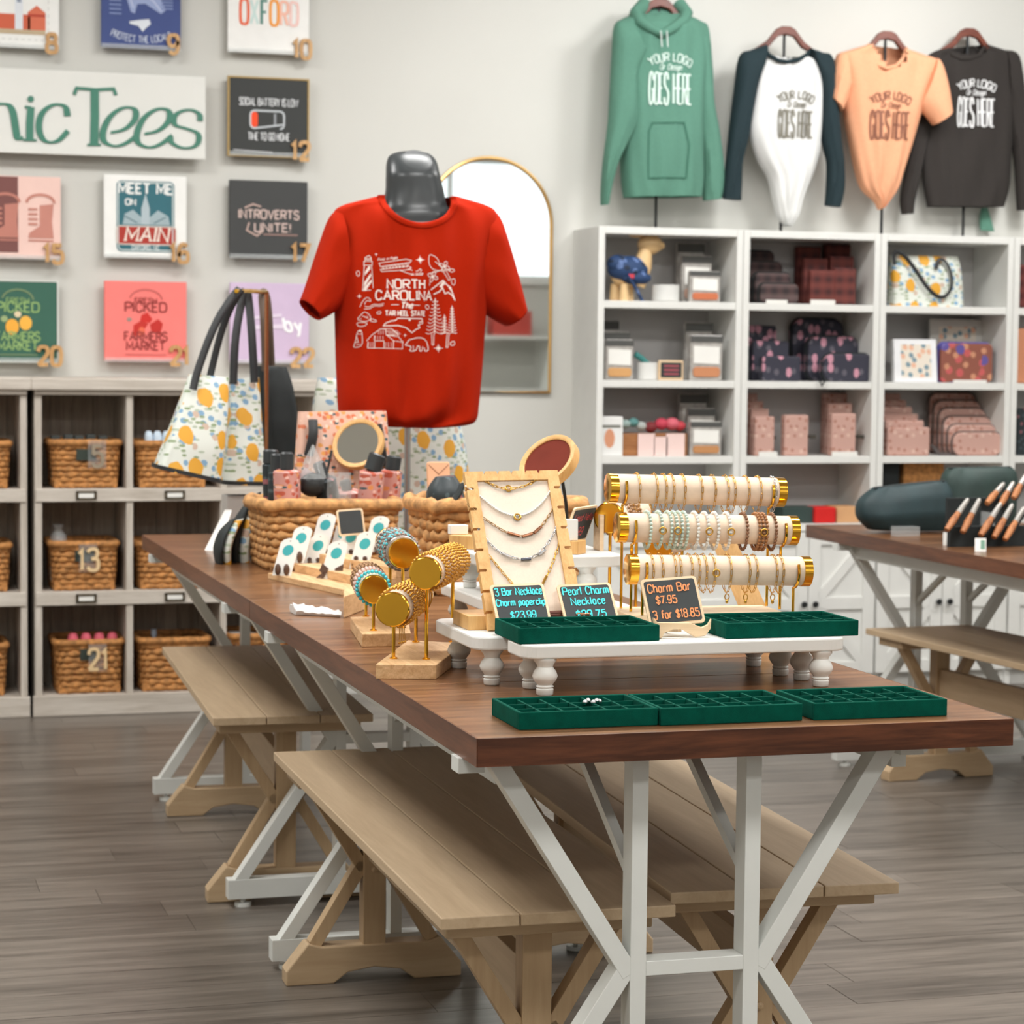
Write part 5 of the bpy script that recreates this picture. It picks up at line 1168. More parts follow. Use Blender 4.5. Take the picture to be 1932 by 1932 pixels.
# ================================================================ gold bracelet stands on pine bases
def quadbox(mb, q, z0, z1): return mb.add([(p[0], p[1], z) for z in (z0, z1) for p in q], [(0,3,2,1),(4,5,6,7),(0,1,5,4),(1,2,6,5),(2,3,7,6),(3,0,4,7)])
def tbar_stand(label, base, rolls, zt=.785, z0=TOP):
    """base: four corners of the pine foot; rolls: (front centre, back centre, radius)"""
    c = sum((Vector((p[0], p[1], z0)) for p in base), Vector())/4
    t = thing('bracelet_stand', label, 'display stand', (c.x, c.y, z0), 'gold capped bracelet roll stands')
    part('pine_base', quadbox(MB(), base, z0, zt), PINE, t, bevel=.0015)
    for a, b, r in rolls:
        L = (b-a).length
        part('velvet_roll', cyl(a, b, r, [(.008, r*.97), (L-.008, r*.97)]), CREAMV, t, smooth=True)
        for p, q in ((a, b), (b, a)):
            part('gold_end_cap', cyl(p, q, r, [(0, r*.93), (.001, r*.97), (.0015, r), (.011, r), (.0115, r*.97)]), GOLD, t, smooth=True)
        for s in (.06, .94):
            c = a.lerp(b, s); part('gold_rod', MB().tube([(c.x, c.y, zt), (c.x, c.y, c.z-r*.98)], .0032, 10), GOLD, t, smooth=True)
            part('rod_collar', MB().lathe([(.007, 0), (.007, .002), (.004, .003)], (c.x, c.y, zt), 14), GOLD, t, smooth=True)
    return t
RINGS = {}
def wrap(a, b, r, items, group, z=0):
    """bracelets round a roll: (share along the roll, kind, material, label)"""
    d = (b-a).normalized(); an = math.atan2(d.y, d.x)
    for i, (s, kind, mat, label) in enumerate(items):
        label = label.replace(' on the ', ', %s from the front of the ' % ORDN[i], 1)
        key = (kind, mat.name, round(r, 4))
        if key not in RINGS:
            if kind == 'curb': mb = bead_ring(r+.0028, .0015, .0028)
            elif kind == 'bead': mb = bead_ring(r+.0035, .003, .0037)
            else: mb = MB(); mb.tube(ring_path(r+.0014, .002, 40), .0012, 6, True)
            me = bpy.data.meshes.new('bracelet_ring'); me.from_pydata([tuple(v) for v in mb.v], [], mb.f); me.materials.append(mat); me.shade_smooth(); RINGS[key] = me
        o_ = bpy.data.objects.new('bracelet', RINGS[key]); COL.objects.link(o_); o_.location = a.lerp(b, s); o_.rotation_euler = (random.uniform(-.5, .5), 0, an); tag(o_, label, 'bracelet', group)
GB = plain('gold_bead', (206, 154, 70), .3, 1.0, var=.1, scale=300); TQ = plain('turquoise_beads', (70, 192, 204), .35, var=.2, scale=200); GM = plain('grey_mix_beads', (118, 104, 98), .35, var=.35, scale=150); MIXB = NT('mixed_stone_beads'); _n = MIXB.n('ShaderNodeTexNoise'); _n.inputs['Scale'].default_value = 130; MIXB.l(MIXB.coord(), _n.inputs[0]); MIXB.l(MIXB.ramp(_n.outputs[0], [(.36, srgb(66, 60, 58)), (.44, srgb(132, 108, 98)), (.54, srgb(186, 160, 146)), (.6, srgb(70, 190, 204))]), MIXB.b.inputs['Base Color']); MIXB.b.inputs['Roughness'].default_value = .3; MIXB = MIXB.m
PKB = plain('pale_pink_cord', (222, 190, 180), .7, var=.06); TAN = plain('tan_wood_beads', (150, 112, 74), .4, .3, var=.2, scale=200)
# front stand
al, bl = at(740, 1150, 3.745), None
A0, A1 = at(740, 1150, 3.745), at(788, 1112, 3.985); A2, A3 = at(802, 1082, 3.725), at(858, 1046, 3.975)
A1.z = A0.z; A3.z = A2.z
dirA = (A1-A0).normalized(); nA = Vector((-dirA.y, dirA.x, 0))
f0 = Vector((.865, 3.722, 0)); tA = [atz(709, 1253, .785), atz(823, 1254, .785)]; fwdA = dirA*.285
qa = [tA[0].xy, tA[1].xy, atz(879, 1213, .785).xy, atz(769, 1208, .785).xy]
tbar_stand('pine based stand with gold chain bracelet rolls, nearest the table edge', qa, [(A0, A1, .0295), (A2, A3, .028)])
wrap(A2, A3, .028, [(.12+.055*k, 'curb', GB, 'gold curb chain bracelet on the upper front roll') for k in range(3)] + [(.32+.055*k, 'curb', GB, 'gold curb chain bracelet on the upper front roll') for k in range(12)], 'gold bracelets on the upper front roll')
wrap(A0, A1, .0295, [(.15+.055*k, 'curb', GB, 'gold curb chain bracelet on the lower front roll') for k in range(9)] + [(.66+.07*k, 'cord', GB, 'thin gold bangle on the lower front roll') for k in range(4)], 'gold bracelets on the lower front roll')
td = MB(); p = A0.lerp(A1, .45)
for k in range(4): q = p + Vector((.004*k-.008, .006*k, -.031)); td.tube([q, q + Vector((.001*k, 0, -.035-.004*(k % 2)))], .0007, 5); td.ball(q + Vector((.001*k, 0, -.04)), .0022, 6, 5)
solo('bracelet_tail', td, GB, 'loose gold chain ends dangling from the lower front roll', 'chain', smooth=True)['kind'] = 'stuff'
# rear stand
B0, B1 = at(706, 1112, 4.14), at(690, 1085, 4.40); B2, B3 = at(762, 1044, 4.17), at(735, 1022, 4.44); B1.z = B0.z; B3.z = B2.z
tB = [atz(683, 1196, .785), atz(775, 1194, .785)]; bB = [atz(768, 1160, .785), atz(661, 1164, .785)]
tbar_stand('pine based stand with turquoise beaded rolls behind the gold one', [tB[0].xy, tB[1].xy, bB[0].xy, bB[1].xy], [(B0, B1, .027), (B2, B3, .029)])
wrap(B2, B3, .029, [(.08+.012*k, 'cord', SILVER, 'thin silver bangle on the upper rear roll') for k in range(3)] + [(.14+.05*k, 'bead', (MIXB, GM, TQ, MIXB, GM)[k % 5], 'turquoise beaded bracelet on the upper rear roll' if k % 5 == 2 else 'mixed stone and turquoise bracelet on the upper rear roll' if k % 5 in (0, 3) else 'grey stone beaded bracelet on the upper rear roll') for k in range(12)], 'beaded bracelets on the upper rear roll')
wrap(B0, B1, .027, [(.12, 'bead', TQ, 'turquoise beaded bracelet on the lower rear roll'), (.22, 'cord', TAN, 'thin brown bangle on the lower rear roll'), (.32, 'bead', PKB, 'pale pink bracelet on the lower rear roll'), (.42, 'bead', PKB, 'pale pink bracelet on the lower rear roll')] + [(.54+.06*k, 'bead', TAN, 'tan beaded bracelet on the lower rear roll') for k in range(5)], 'beaded bracelets on the lower rear roll')
# rear stand behind the tower
C0, C1 = at(1148, 977, 4.2), at(1205, 960, 4.4); C2, C3 = at(1241, 1030, 4.14), at(1290, 1015, 4.36); C1.z = C0.z; C3.z = C2.z
tbar_stand('gold capped roll stand half hidden behind the bracelet tower', [(1.40, 4.12), (1.60, 4.12), (1.68, 4.42), (1.48, 4.42)], [(C0, C1, .030), (C2, C3, .028)])
wrap(C0, C1, .030, [(.2+.08*k, 'bead', TAN, 'tan beaded bracelet on the half hidden roll') for k in range(5)], 'bracelets on the half hidden roll')

# white crumpled packet
rnd = random.Random(3); pk = MB(); a = atz(552, 1158, TOP); b = atz(640, 1163, TOP); n = 14; rs = []
for i in range(n+1):
    t_ = i/n; c = a.lerp(b, t_); w = .012*(1-.45*t_) + .003; h = .011*(1-.6*t_)+.003
    rs.append([Vector((c.x + rnd.uniform(-.002, .002), c.y + w*2.2*math.cos(2*PI*k/10), TOP + .0008 + max(0, h*(math.sin(2*PI*k/10)+.6)*rnd.uniform(.7, 1.2)))) for k in range(10)])
pk.rings(rs); solo('plastic_packet', pk, plain('white_plastic', (226, 226, 226), .3, var=.08, scale=60), 'crumpled white plastic packet lying on the tabletop', 'packet', smooth=True, angle=30)
# small pine block
solo('pine_block', quadbox(MB(), [atz(648, 1167, TOP).xy, atz(690, 1150, TOP).xy, (atz(690, 1150, TOP).x+.03, atz(690, 1150, TOP).y+.14), (atz(648, 1167, TOP).x+.03, atz(648, 1167, TOP).y+.14)], TOP, TOP+.045), PINE, 'pale pine block behind the turquoise bracelet stand', 'block', bevel=.002)

# ================================================================ earring cards on a stepped wooden stand
d = (Vector((1.076, 5.02, 0)) - Vector((.982, 5.43, 0))); Ls = d.length; d = d.normalized(); e = Vector((-d.y, d.x, 0))
if e.x < 0: e = -e
es = thing('earring_stand', 'stepped pine stand for earring cards beside the woven basket', 'display stand', (1.03, 5.22, TOP))
o0 = Vector((.982, 5.43, 0))
for k, (u0, u1, z0, z1) in enumerate(((0, .20, .0, .014), (.07, .20, .0142, .034), (.135, .20, .0342, .056))):
    part('step_board', quadbox(MB(), [(o0 + e*u0).xy, (o0 + d*Ls + e*u0).xy, (o0 + d*Ls + e*u1).xy, (o0 + e*u1).xy], TOP+z0, TOP+z1), PINE, es, bevel=.001)
CARDS = [(531, 1086, 1, 0), (588, 1076, 1, 1), (622, 1092, 1, 2), (556, 1062, 2, 0), (636, 1052, 2, 1), (650, 1060, 2, 1), (676, 1074, 2, 1), (602, 1036, 3, 0), (682, 1032, 3, 0), (702, 1042, 3, 1), (722, 1018, 3, 1)]
cn = (-e*.62 + Vector((.05, -.78, 0))).normalized(); cux = Vector((-cn.y, cn.x, 0))
if cux.x < 0: cux = -cux
EARW = plain('dark_wood_earring', (84, 58, 42), .5, var=.2, scale=100)
for i, (px, py, tier, kind) in enumerate(CARDS):
    zb = TOP + (.0145, .0345, .0565)[tier-1]; p = atz(px, py, zb); cuy = (Vector((0, 0, 1)) - cn*.22 + cux*.2).normalized(); f = framemap(p, cux, cuy)
    names = ('at the free end of the front row', 'second in the front row', 'with butterfly earrings in front', 'at the free end of the middle row', 'third in the middle row', 'second from the bracelets in the middle row', 'nearest the bracelets in the middle row', 'at the free end of the top row', 'in the middle of the top row', 'second from the pole in the top row', 'nearest the mannequin pole in the top row')
    t = thing('earring_card', 'white earring card with teal seal, ' + names[i], 'earring card', p, 'earring cards on the pine stand')
    w, h = .0235, .092; pl_ = [(-w, 0), (w, 0), (w, h-.012), (w-.006, h-.004), (.006, h), (-.006, h), (-w+.006, h-.004), (-w, h-.012)]
    part('card', MB().prism(pl_, lambda u, v: f(u, v, -.0006), lambda u, v: f(u, v, .0006)), PAPER, t)
    s_ = MB(); flat(s_, oval(0, h-.030, .0135, .0135, 20), f, .001); part('seal', s_, TEAL, t); hh = MB(); flat(hh, oval(0, h-.007, .0014, .0014, 8), f, .001); part('punch_hole', hh, BLACKPLASTIC, t)
    for sx in (-1, 1):
        m = MB()
        if kind == 2:
            for q in ([(0,.024),(sx*.018,.036),(sx*.021,.018),(sx*.009,.009)], [(0,.021),(sx*.018,.008),(sx*.024,0),(sx*.006,.001)]): m.prism([(sx*.008+u, v) for u, v in (q if sx > 0 else q[::-1])], lambda u, v: f(u, v, .003), lambda u, v: f(u, v, .006))
        elif kind == 1:
            for k in range(4): m.ball(f(sx*.011+.003*(k % 2), .026-.008*k, .005), .0058, 8, 6, (1, .6, 1))
        else: m.ball(f(sx*.011, .014, .006), .0105, 10, 8, (.7, .5, 1.35))
        part('earring', m, EARW, t, smooth=True)
# little slate sign behind the cards
chalk((640, 1012), (690, 1008), (642, 962), 5.42, 5.44, [], CHALKORANGE, 'small blank looking slate leaning on the woven basket')

# ================================================================ large woven basket with umbrellas
bx0, bx1 = at(507, 1000, 5.62).x-.012, at(757, 1000, 5.62).x; bz = at(600, 945, 5.62).z
bt = thing('woven_basket', 'large seagrass basket full of pink floral umbrellas', 'basket', ((bx0+bx1)/2, 5.75, TOP))
part('weave', basket_body(bx0, bx1, 5.62, 5.88, TOP+.001, bz-.018, 8, .32, seed=42, taper=.05), WICKER, bt, smooth=True, angle=0)
part('rim', MB().tube([(x, y, bz-.012+.004*math.sin(i*1.7)) for i, (x, y) in enumerate(rrect(bx0, bx1, 5.62, 5.88, .04, 4))], .016, 8, True), WICKER, bt, smooth=True, angle=0)
part('basket_base', MB().box(bx0+.02, bx1-.02, 5.64, 5.86, TOP+.001, TOP+.012), WICKER, bt)
def umbrella(top, mid, bot, r, mat, label, hr=.017, Yt=5.68, Yb=5.72):
    a = at(*top, Yt); m = at(*mid, Yt); b = at(*bot, Yb); b.z = max(b.z, TOP+.016)
    t = thing('folded_umbrella', label, 'umbrella', b, 'folded umbrellas in the seagrass basket')
    part('canopy', cyl(m, b, r, [(0, r*.75), (.004, r), ((b-m).length*.5, r*.98), ((b-m).length, r*.8)], 16), mat, t, smooth=True)
    part('handle', cyl(a, m, hr, [(0, hr*.8), (.004, hr), ((m-a).length, hr*.97)], 16), BLACKPLASTIC, t, smooth=True)
umbrella((541, 853), (541, 886), (545, 1050), .034, ROSEFLORAL, 'pink floral umbrella with black handle, at the front of the basket', Yt=5.665, Yb=5.68)
umbrella((523, 856), (522, 890), (520, 1050), .022, DARKFLORAL, 'dark floral umbrella behind the foremost pink one', Yt=5.73, Yb=5.73)
umbrella((511, 848), (510, 874), (514, 1050), .021, DARKFLORAL, 'dark floral umbrella at the open end of the basket', .02, 5.78, 5.79)
umbrella((714, 857), (702, 888), (690, 1050), .032, ROSEFLORAL, 'pink floral umbrella leaning left of the mannequin pole', .023, 5.67, 5.70)
umbrella((744, 860), (740, 886), (725, 1050), .027, ROSEFLORAL, 'pink floral umbrella touching the mannequin pole', .02, 5.74, 5.77)
umbrella((600, 872), (612, 902), (640, 1050), .03, DARKFLORAL, 'dark umbrella with tilted black handle in the basket middle', .016, 5.70, 5.74)
umbrella((650, 905), (655, 925), (660, 1050), .036, ROSEFLORAL, 'pink floral umbrella sunk deepest in the basket', .014, 5.77, 5.79)
p = at(590, 915, 5.69); solo('black_pouch', MB().ball(p, .036, 14, 10, (1.0, .7, .85)), BLACKPLASTIC, 'glossy black round pouch among the umbrellas', 'pouch', smooth=True)
q = at(590, 880, 5.665); cone = MB(); cone.lathe([(.036, -.03), (.02, .02), (.002, .055)], q, 14); solo('clear_wrapper', cone, PLASTICBAG, 'clear pointed plastic wrapper in the umbrella basket', 'wrapper', smooth=True)
cone = MB(); cone.lathe([(.028, -.05), (.032, -.01), (.03, .045)], at(640, 925, 5.655), 14, cap=False); solo('clear_sleeve', cone, PLASTICBAG, 'clear plastic sleeve with pink print in the umbrella basket', 'wrapper', smooth=True)
f = framemap(at(560, 905, 5.72), (.8, .0, -.5), (.5, .0, .8)); solo('hang_tag', MB().prism([(0, 0), (.075, 0), (.075, .04), (0, .04)], lambda u, v: f(u, v, 0), lambda u, v: f(u, v, .001)), ink((240, 206, 206)), 'pale pink hang tag on an umbrella', 'tag')

# ================================================================ totes
def tote(label, L, R, depth, Y, mat, straps=(), group='patterned totes on the table', sq=4.5, trim=None, name='tote_bag', yo=None):
    b = at(*L[-1], Y); t = thing(name, label, 'bag', b, group)
    mb = MB(); mb.rings(loft(Y, L, R, depth, 32, sq, fold=.003, seed=int(L[0][0]), yoff=yo)); part('bag_body', mb, mat, t, smooth=True, angle=60)
    if trim:
        rr = loft(Y, L, R, depth, 32, sq, seed=int(L[0][0]), yoff=yo)[-2:]; c0 = sum(rr[1], Vector())/32; tm = MB(); tm.rings([[c0 + (q-c0)*1.02 for q in rr[1]], [c0 + (q-c0)*1.02 + Vector((0, 0, .012)) for q in rr[1]]]); part('base_trim', tm, trim, t, smooth=True)
    for st in straps:
        pts, w, m = st; P = [at(x, y, Y+dy) for x, y, dy in pts]; P = [Vector(p) for p in chaikin(P, 2)]
        s_ = MB(); s_.tube(P, w, 8, flat=.35); part('strap', s_, m, t, smooth=True)
    return t
YT = 6.42
tote('lemon print tote hanging in front, its bottom flaring toward the shelves', [(357, 706), (338, 760), (312, 830), (290, 882)], [(432, 712), (428, 780), (420, 850), (412, 910)], [.018, .05, .075, .085], YT, LEMON,
     [([(364, 735, -.06), (372, 700, -.05), (405, 610, -.03), (438, 560, 0), (452, 545, .02)], .011, BLACKLEATHER), ([(395, 715, .03), (418, 620, .03), (440, 570, .02), (456, 546, .02)], .010, BLACKLEATHER)], trim=BLACKLEATHER)
tote('lemon print tote hanging beside the black tote', [(434, 716), (432, 780), (424, 850), (415, 912)], [(488, 712), (491, 780), (495, 850), (498, 914)], [.016, .045, .07, .08], YT+.17, LEMON,
     [([(440, 725, -.04), (443, 640, -.03), (455, 570, 0), (464, 546, .0)], .012, BLACKLEATHER), ([(480, 722, -.04), (476, 640, -.03), (470, 570, 0), (466, 546, 0)], .012, BLACKLEATHER)], trim=BLACKLEATHER)
tote('plain black tote hanging behind the lemon totes', [(484, 690), (486, 730), (492, 800), (500, 856)], [(540, 692), (552, 735), (560, 800), (556, 856)], [.014, .04, .055, .06], YT+.31, BLACKCLOTH,
     [([(500, 700, -.03), (497, 600, -.02), (492, 552, 0), (500, 548, 0), (507, 570, 0), (513, 690, .02)], .010, plain('strap_brown', (92, 76, 64), .6))])
rk = thing('bag_rack', 'slim copper tube rack holding the totes', 'rack', at(502, 1020, YT+.2))
pr = at(502, 900, YT+.20); zt = at(480, 546, YT+.1).z
part('post', MB().tube([(pr.x, pr.y, TOP+.006), (pr.x, pr.y, zt-.004)], .006, 10), COPPER, rk, smooth=True)
part('rack_base', MB().lathe([(.08, 0), (.08, .005), (.01, .008)], (pr.x, pr.y, TOP), 24), COPPER, rk, smooth=True)
part('cross_arm', MB().tube([at(446, 549, YT), at(470, 549, YT+.1), (pr.x, pr.y, zt-.004), (pr.x+.01, pr.y+.16, zt-.004)], .006, 10), GOLD, rk, smooth=True)
# lemon tote standing behind the shirt
tote('lemon print tote standing behind the mannequin pole', [(600, 712), (592, 760), (584, 850), (578, 1012)], [(850, 722), (862, 780), (876, 850), (892, 1000)], [.02, .05, .065, .07], 6.62, LEMON, [([(660, 740, -.06), (680, 700, -.06), (730, 690, -.06), (770, 700, -.06), (790, 745, -.06)], .009, BLACKLEATHER)])
tote('pink floral tote standing behind the umbrella basket', [(563, 777), (560, 830), (556, 900), (552, 1052)], [(728, 775), (731, 830), (733, 900), (735, 1048)], [.02, .035, .04, .042], 6.03, PINKFLORAL, [([(590, 792, -.045), (592, 820, -.06), (582, 860, -.05)], .013, BLACKLEATHER), ([(716, 800, -.04), (724, 850, -.05), (728, 880, -.04)], .007, BLACKLEATHER)])
for px in ((563, 786), (592, 792)): 
    pass
# peach envelope pouch
f = framemap(at(806, 905, 5.19), (1, 0, 0), (0, .2, .98)); t = thing('envelope_pouch', 'peach envelope pouch sticking up behind the dark patterned pouch', 'pouch', at(806, 905, 5.19))
part('pouch_body', MB().prism(rrect(0, .055, -.07, .042, .006), lambda u, v: f(u, v, -.006), lambda u, v: f(u, v, .006)), ink((224, 170, 132)), t, bevel=.003); m = MB(); ribbon(m, [(.004, .034), (.027, .012), (.051, .034)], .0025, f, .001, w0=.006); part('flap_seam', m, ink((170, 120, 90)), t)

# tilting wooden table mirrors
def table_mirror(label, c, r, nrm_, th, foot_z, legs, glass=MIRROR):
    c = Vector(c); n = Vector(nrm_).normalized(); u = n.cross(Vector((0,0,1))).normalized(); w = u.cross(n); t = thing('table_mirror', label, 'mirror', (c.x, c.y, foot_z))
    rs = []
    for a, b in ((r*.82, .4), (r*.86, .5), (r*.98, .5), (r, .3), (r, -.5), (r*.82, -.5)): rs.append([c + n*(b*th) + u*(a*math.cos(2*PI*k/40)) + w*(a*math.sin(2*PI*k/40)) for k in range(40)])
    m = MB(); m.rings(rs, False); m.rings([rs[-1], rs[0]], False); part('wooden_ring', m, BAMBOO, t, smooth=True, angle=40)
    g = MB(); g.rings([[c + n*(b*th) + u*(r*.83*math.cos(2*PI*k/40)) + w*(r*.83*math.sin(2*PI*k/40)) for k in range(40)] for b in (-.3, .3)]); part('mirror_glass', g, glass, t)
    for pts in legs: m = MB(); m.tube(pts, .0035, 8); part('wire_leg', m, BLACKMETAL, t, smooth=True)
    return t
c = at(676, 838, 5.955)
table_mirror('round wooden framed mirror behind the umbrella basket', c, .071, (-.5, -.75, .42), .018, TOP, [[at(626, 850, 5.955), at(615, 900, 5.94), (at(615, 900, 5.94).x, 5.93, TOP+.002)], [at(712, 850, 5.955), at(714, 900, 5.94), (at(714, 900, 5.94).x, 5.93, TOP+.002)]])
# ================================================================ rear risers, second basket, card ledge
riser(1.15, 1.395, 3.95, 4.445, TOP, .084, 'white riser farther back, under another riser', [(1.183, 3.985), (1.183, 4.41), (1.36, 3.985), (1.36, 4.41)])
riser(1.15, 1.43, 4.10, 4.36, .8445, .08, 'small white riser stacked on the rear riser', [(1.185, 4.33), (1.185, 4.13), (1.36, 4.13), (1.36, 4.33)])
zr = .9247
lg = thing('card_ledge', 'wooden earring card ledge behind the necklace board', 'display stand', (1.25, 4.2, zr)); a = at(847, 1005, 4.30); b = at(1090, 1040, 4.12)
dd = (Vector((b.x, b.y, 0)) - Vector((a.x, a.y, 0))).normalized(); qq = Vector((-dd.y, dd.x, 0))
part('ledge', quadbox(MB(), [(a.x, a.y), (b.x, b.y), (b.x+qq.x*.04, b.y+qq.y*.04), (a.x+qq.x*.04, a.y+qq.y*.04)], zr+.0003, zr+.026), BAMBOO, lg, bevel=.001)
for (x, y, w_, h_, lb) in ((a.x+.012, a.y+.012, .03, .018, 'white price card lying at the far end of the card ledge'), (b.x-.022, b.y+.012, .026, .04, 'white boxed card at the near end of the card ledge')):
    m = MB(); m.box(x-.006, x+w_, y, y+.02, zr+.0265, zr+.0265+h_); solo('white_card', m, PAPER, lb, 'card', bevel=.001)
t, f, W, H = chalk((1060, 1026), (1103, 1018, 4.26), (1098, 957), 4.15, 4.17, [('Lined Nella', .5, .62, .014, .8), ('$9.99', .42, .2, .016, .5)], CHALKRED, 'slate sign with red chalk seen at an angle', w=.0016)
e_ = MB(); e_.box(1.41, 1.418, 4.20, 4.24, zr+.0003, zr+.07); part('easel_back', e_, LIGHTWOOD, t)
c = at(1036, 872, 4.25); c = Vector((c.x, 4.25, c.z))
table_mirror('round wooden framed mirror above the necklace board', c, .062, (-.55, -.38, .55), .02, zr, [[at(1050, 893, 4.25), at(1060, 900, 4.25), at(1068, 950, 4.25), (at(1074, 990, 4.25).x, 4.25, zr+.003)], [at(1000, 900, 4.28), (at(1000, 950, 4.28).x, 4.28, zr+.003)]], plain('painted_red_reflection', (150, 70, 58), .15, .6, var=.1))  # the reflected red is painted into this glass colour
b2 = thing('woven_basket', 'seagrass basket of dark pouches behind the necklace board', 'basket', (1.42, 5.1, TOP)); x0, x1 = at(815, 1000, 4.95).x, at(1108, 990, 4.95).x; z1 = at(850, 948, 4.95).z
part('weave', basket_body(x0, x1, 4.95, 5.2, TOP+.001, z1-.018, 8, .32, seed=77, taper=.05), WICKER, b2, smooth=True, angle=0)
part('rim', MB().tube([(x, y, z1-.01+.005*math.sin(i*2.1)) for i, (x, y) in enumerate(rrect(x0, x1, 4.95, 5.2, .04, 4))], .017, 8, True), WICKER, b2, smooth=True, angle=0)
part('basket_base', MB().box(x0+.02, x1-.02, 4.97, 5.18, TOP+.001, TOP+.012), WICKER, b2)
t = thing('patterned_pouch', 'dark patterned pouch bulging out of the rear seagrass basket', 'pouch', at(838, 950, 5.03)); mb = MB(); mb.rings(loft(5.04, [(822, 900), (806, 930), (812, 975), (830, 1040)], [(858, 897), (872, 925), (876, 970), (870, 1040)], [.02, .045, .045, .03], 20, 2.4)); part('pouch_body', mb, DARKFLORAL, t, smooth=True); part('pouch_strap', MB().tube([at(846, 962, 4.95), at(866, 930, 4.95), at(872, 915, 4.96)], .013, 8, flat=.5), BLACKCLOTH, t, smooth=True)
solo('red_tin', MB().lathe([(.018, 0), (.02, .004), (.02, .09), (.017, .095)], Vector((at(874, 980, 5.0).x+.004, 5.02, TOP+.013)) + Vector((0, 0, .045)), 14), ink((206, 52, 36)), 'small red tin peeking out of the rear basket', 'tin', smooth=True)
# little acrylic holder with packets, beside the pole
t = thing('packet_holder', 'clear holder with white and green packets beside the pole', 'holder', at(792, 1002, 6.0)); h0 = at(776, 985, 6.0); h1 = at(806, 985, 6.0); part('acrylic_box', MB().box(h0.x, h1.x, 6.0, 6.05, TOP+.0005, TOP+.05), ACRYL, t)
for k in range(4): x = lerp(h0.x, h1.x, k/4)+.004; solo('tea_packet', MB().box(x, x+.008, 6.004, 6.044, TOP+.052, TOP+.105+.01*(k % 2)), ink(((226, 226, 222), (196, 208, 150), (232, 230, 226), (214, 196, 180))[k]), ('white', 'pale green', 'cream white', 'beige')[k]+' packet standing in the clear holder', 'packet')
# leaning second necklace board, seen from behind the tower
t = thing('necklace_stand', 'bamboo necklace stand seen behind the bracelet tower', 'display stand', (at(1390, 1150, 3.95).x, 3.95, TOP))
P = [at(1338, 1012, 3.96), at(1385, 1012, 3.96), at(1455, 1160, 3.92), at(1400, 1160, 3.92)]; dz = P[3]-P[0]; k = (TOP-P[3].z)/dz.z; P[2] = P[2]+dz*k; P[3] = P[3]+dz*k
m = MB(); m.add([p for p in P] + [p+Vector((.004, .012, 0)) for p in P], [(0,1,2,3),(7,6,5,4),(0,4,5,1),(1,5,6,2),(2,6,7,3),(3,7,4,0)]); part('leaning_rail', m, BAMBOO, t); 
part('stand_foot', MB().box(P[3].x-.07, min(P[2].x, 1.69), 3.935, 4.0, TOP+.0003, TOP+.02), BAMBOO, t)

# lemon pouches, tent card and box near the far table corner
def dome(label, xl, xr, ytop, ybot, Y, lean, mat, trim):
    t = thing('lemon_pouch', label, 'pouch', at((xl+xr)/2, ybot, Y), 'lemon print zip pouches by the basket'); w = xr-xl
    for nm, a, b, m_, dp in (('black_edge', 0, .42, BLACKCLOTH, .055), ('printed_panel', .36, 1.0, mat, .05)):
        L = [(xl+w*a+lean, ytop+6), (xl+w*a+lean*.35, lerp(ytop, ybot, .3)), (xl+w*a, lerp(ytop, ybot, .65)), (xl+w*a+4, ybot)]; R_ = [(xl+w*b+lean, ytop), (xl+w*b+lean*.4, lerp(ytop, ybot, .3)), (xl+w*b, lerp(ytop, ybot, .65)), (xl+w*b+2, ybot)]
        mb = MB(); mb.rings(loft(Y, L, R_, [.012, dp*.8, dp, dp*.7], 20, 2.6)); part(nm, mb, m_, t, smooth=True)
dome('lemon print pouch leaning outermost by the basket', 405, 434, 978, 1068, 5.86, 26, LEMON, 0)
dome('lemon print pouch in the middle of the leaning three', 432, 470, 950, 1070, 5.90, 26, LEMON, 0)
dome('lemon print pouch leaning against the basket', 466, 496, 928, 1066, 5.96, 14, LEMON, 0)
q = [atz(386, 1038, TOP), atz(412, 1040, TOP)]; tp_ = at(424, 962, q[0].y+.04)
m = MB(); m.add([q[0], q[1], tp_+Vector((.02, 0, 0)), tp_, q[0]+Vector((.03, .09, 0)), q[1]+Vector((.03, .09, 0))], [(0,1,2,3), (4,3,2,5), (0,3,4), (1,5,2), (0,4,5,1)]); solo('tent_card', m, PAPER, 'white tent card beside the lemon pouches', 'card')
a = at(428, 960, 6.55); m = MB().box(a.x, a.x+.075, 6.55, 6.65, TOP+.0005, at(428, 936, 6.55).z); solo('gift_box', m, ink((196, 194, 190)), 'pale grey box behind the lemon pouches', 'box', bevel=.002)
# ================================================================ goods on the white shelves
SZ = {1: 1.5203, 2: 1.2183, 3: .9263, 4: .6603}
def slab(name, label, cat, px0, px1, ytop, row, Y, th, mat, r=.01, group=None, trim=None, lean=0.0, parts=None):
    """upright rounded slab standing on a shelf row, front face at depth Y"""
    z0 = SZ[row]; a = at(px0, ytop, Y); b = at(px1, ytop, Y); z1 = (a.z+b.z)/2; r = min(r, (b.x-a.x)*.45, (z1-z0)*.45)
    o_ = Vector((a.x, Y, z0)); uy = Vector((0, math.sin(lean), math.cos(lean))); f = framemap(o_, (1, 0, 0), uy); W, H = b.x-a.x, (z1-z0)/math.cos(lean)
    t = thing(name, label, cat, ((a.x+b.x)/2, Y, z0), group)
    part('body', MB().prism(rrect(0, W, 0, H, r, 5), lambda u, v: f(u, v, -th), lambda u, v: f(u, v, 0)), mat, t, bevel=min(.006, th*.3))
    if trim: part('trim', MB().tube([f(u, v, -th*.5) for u, v in rrect(0, W, 0, H, r, 5)], min(.006, th*.35), 6, True), trim, t, smooth=True)
    if parts: parts(t, f, W, H)
    return t
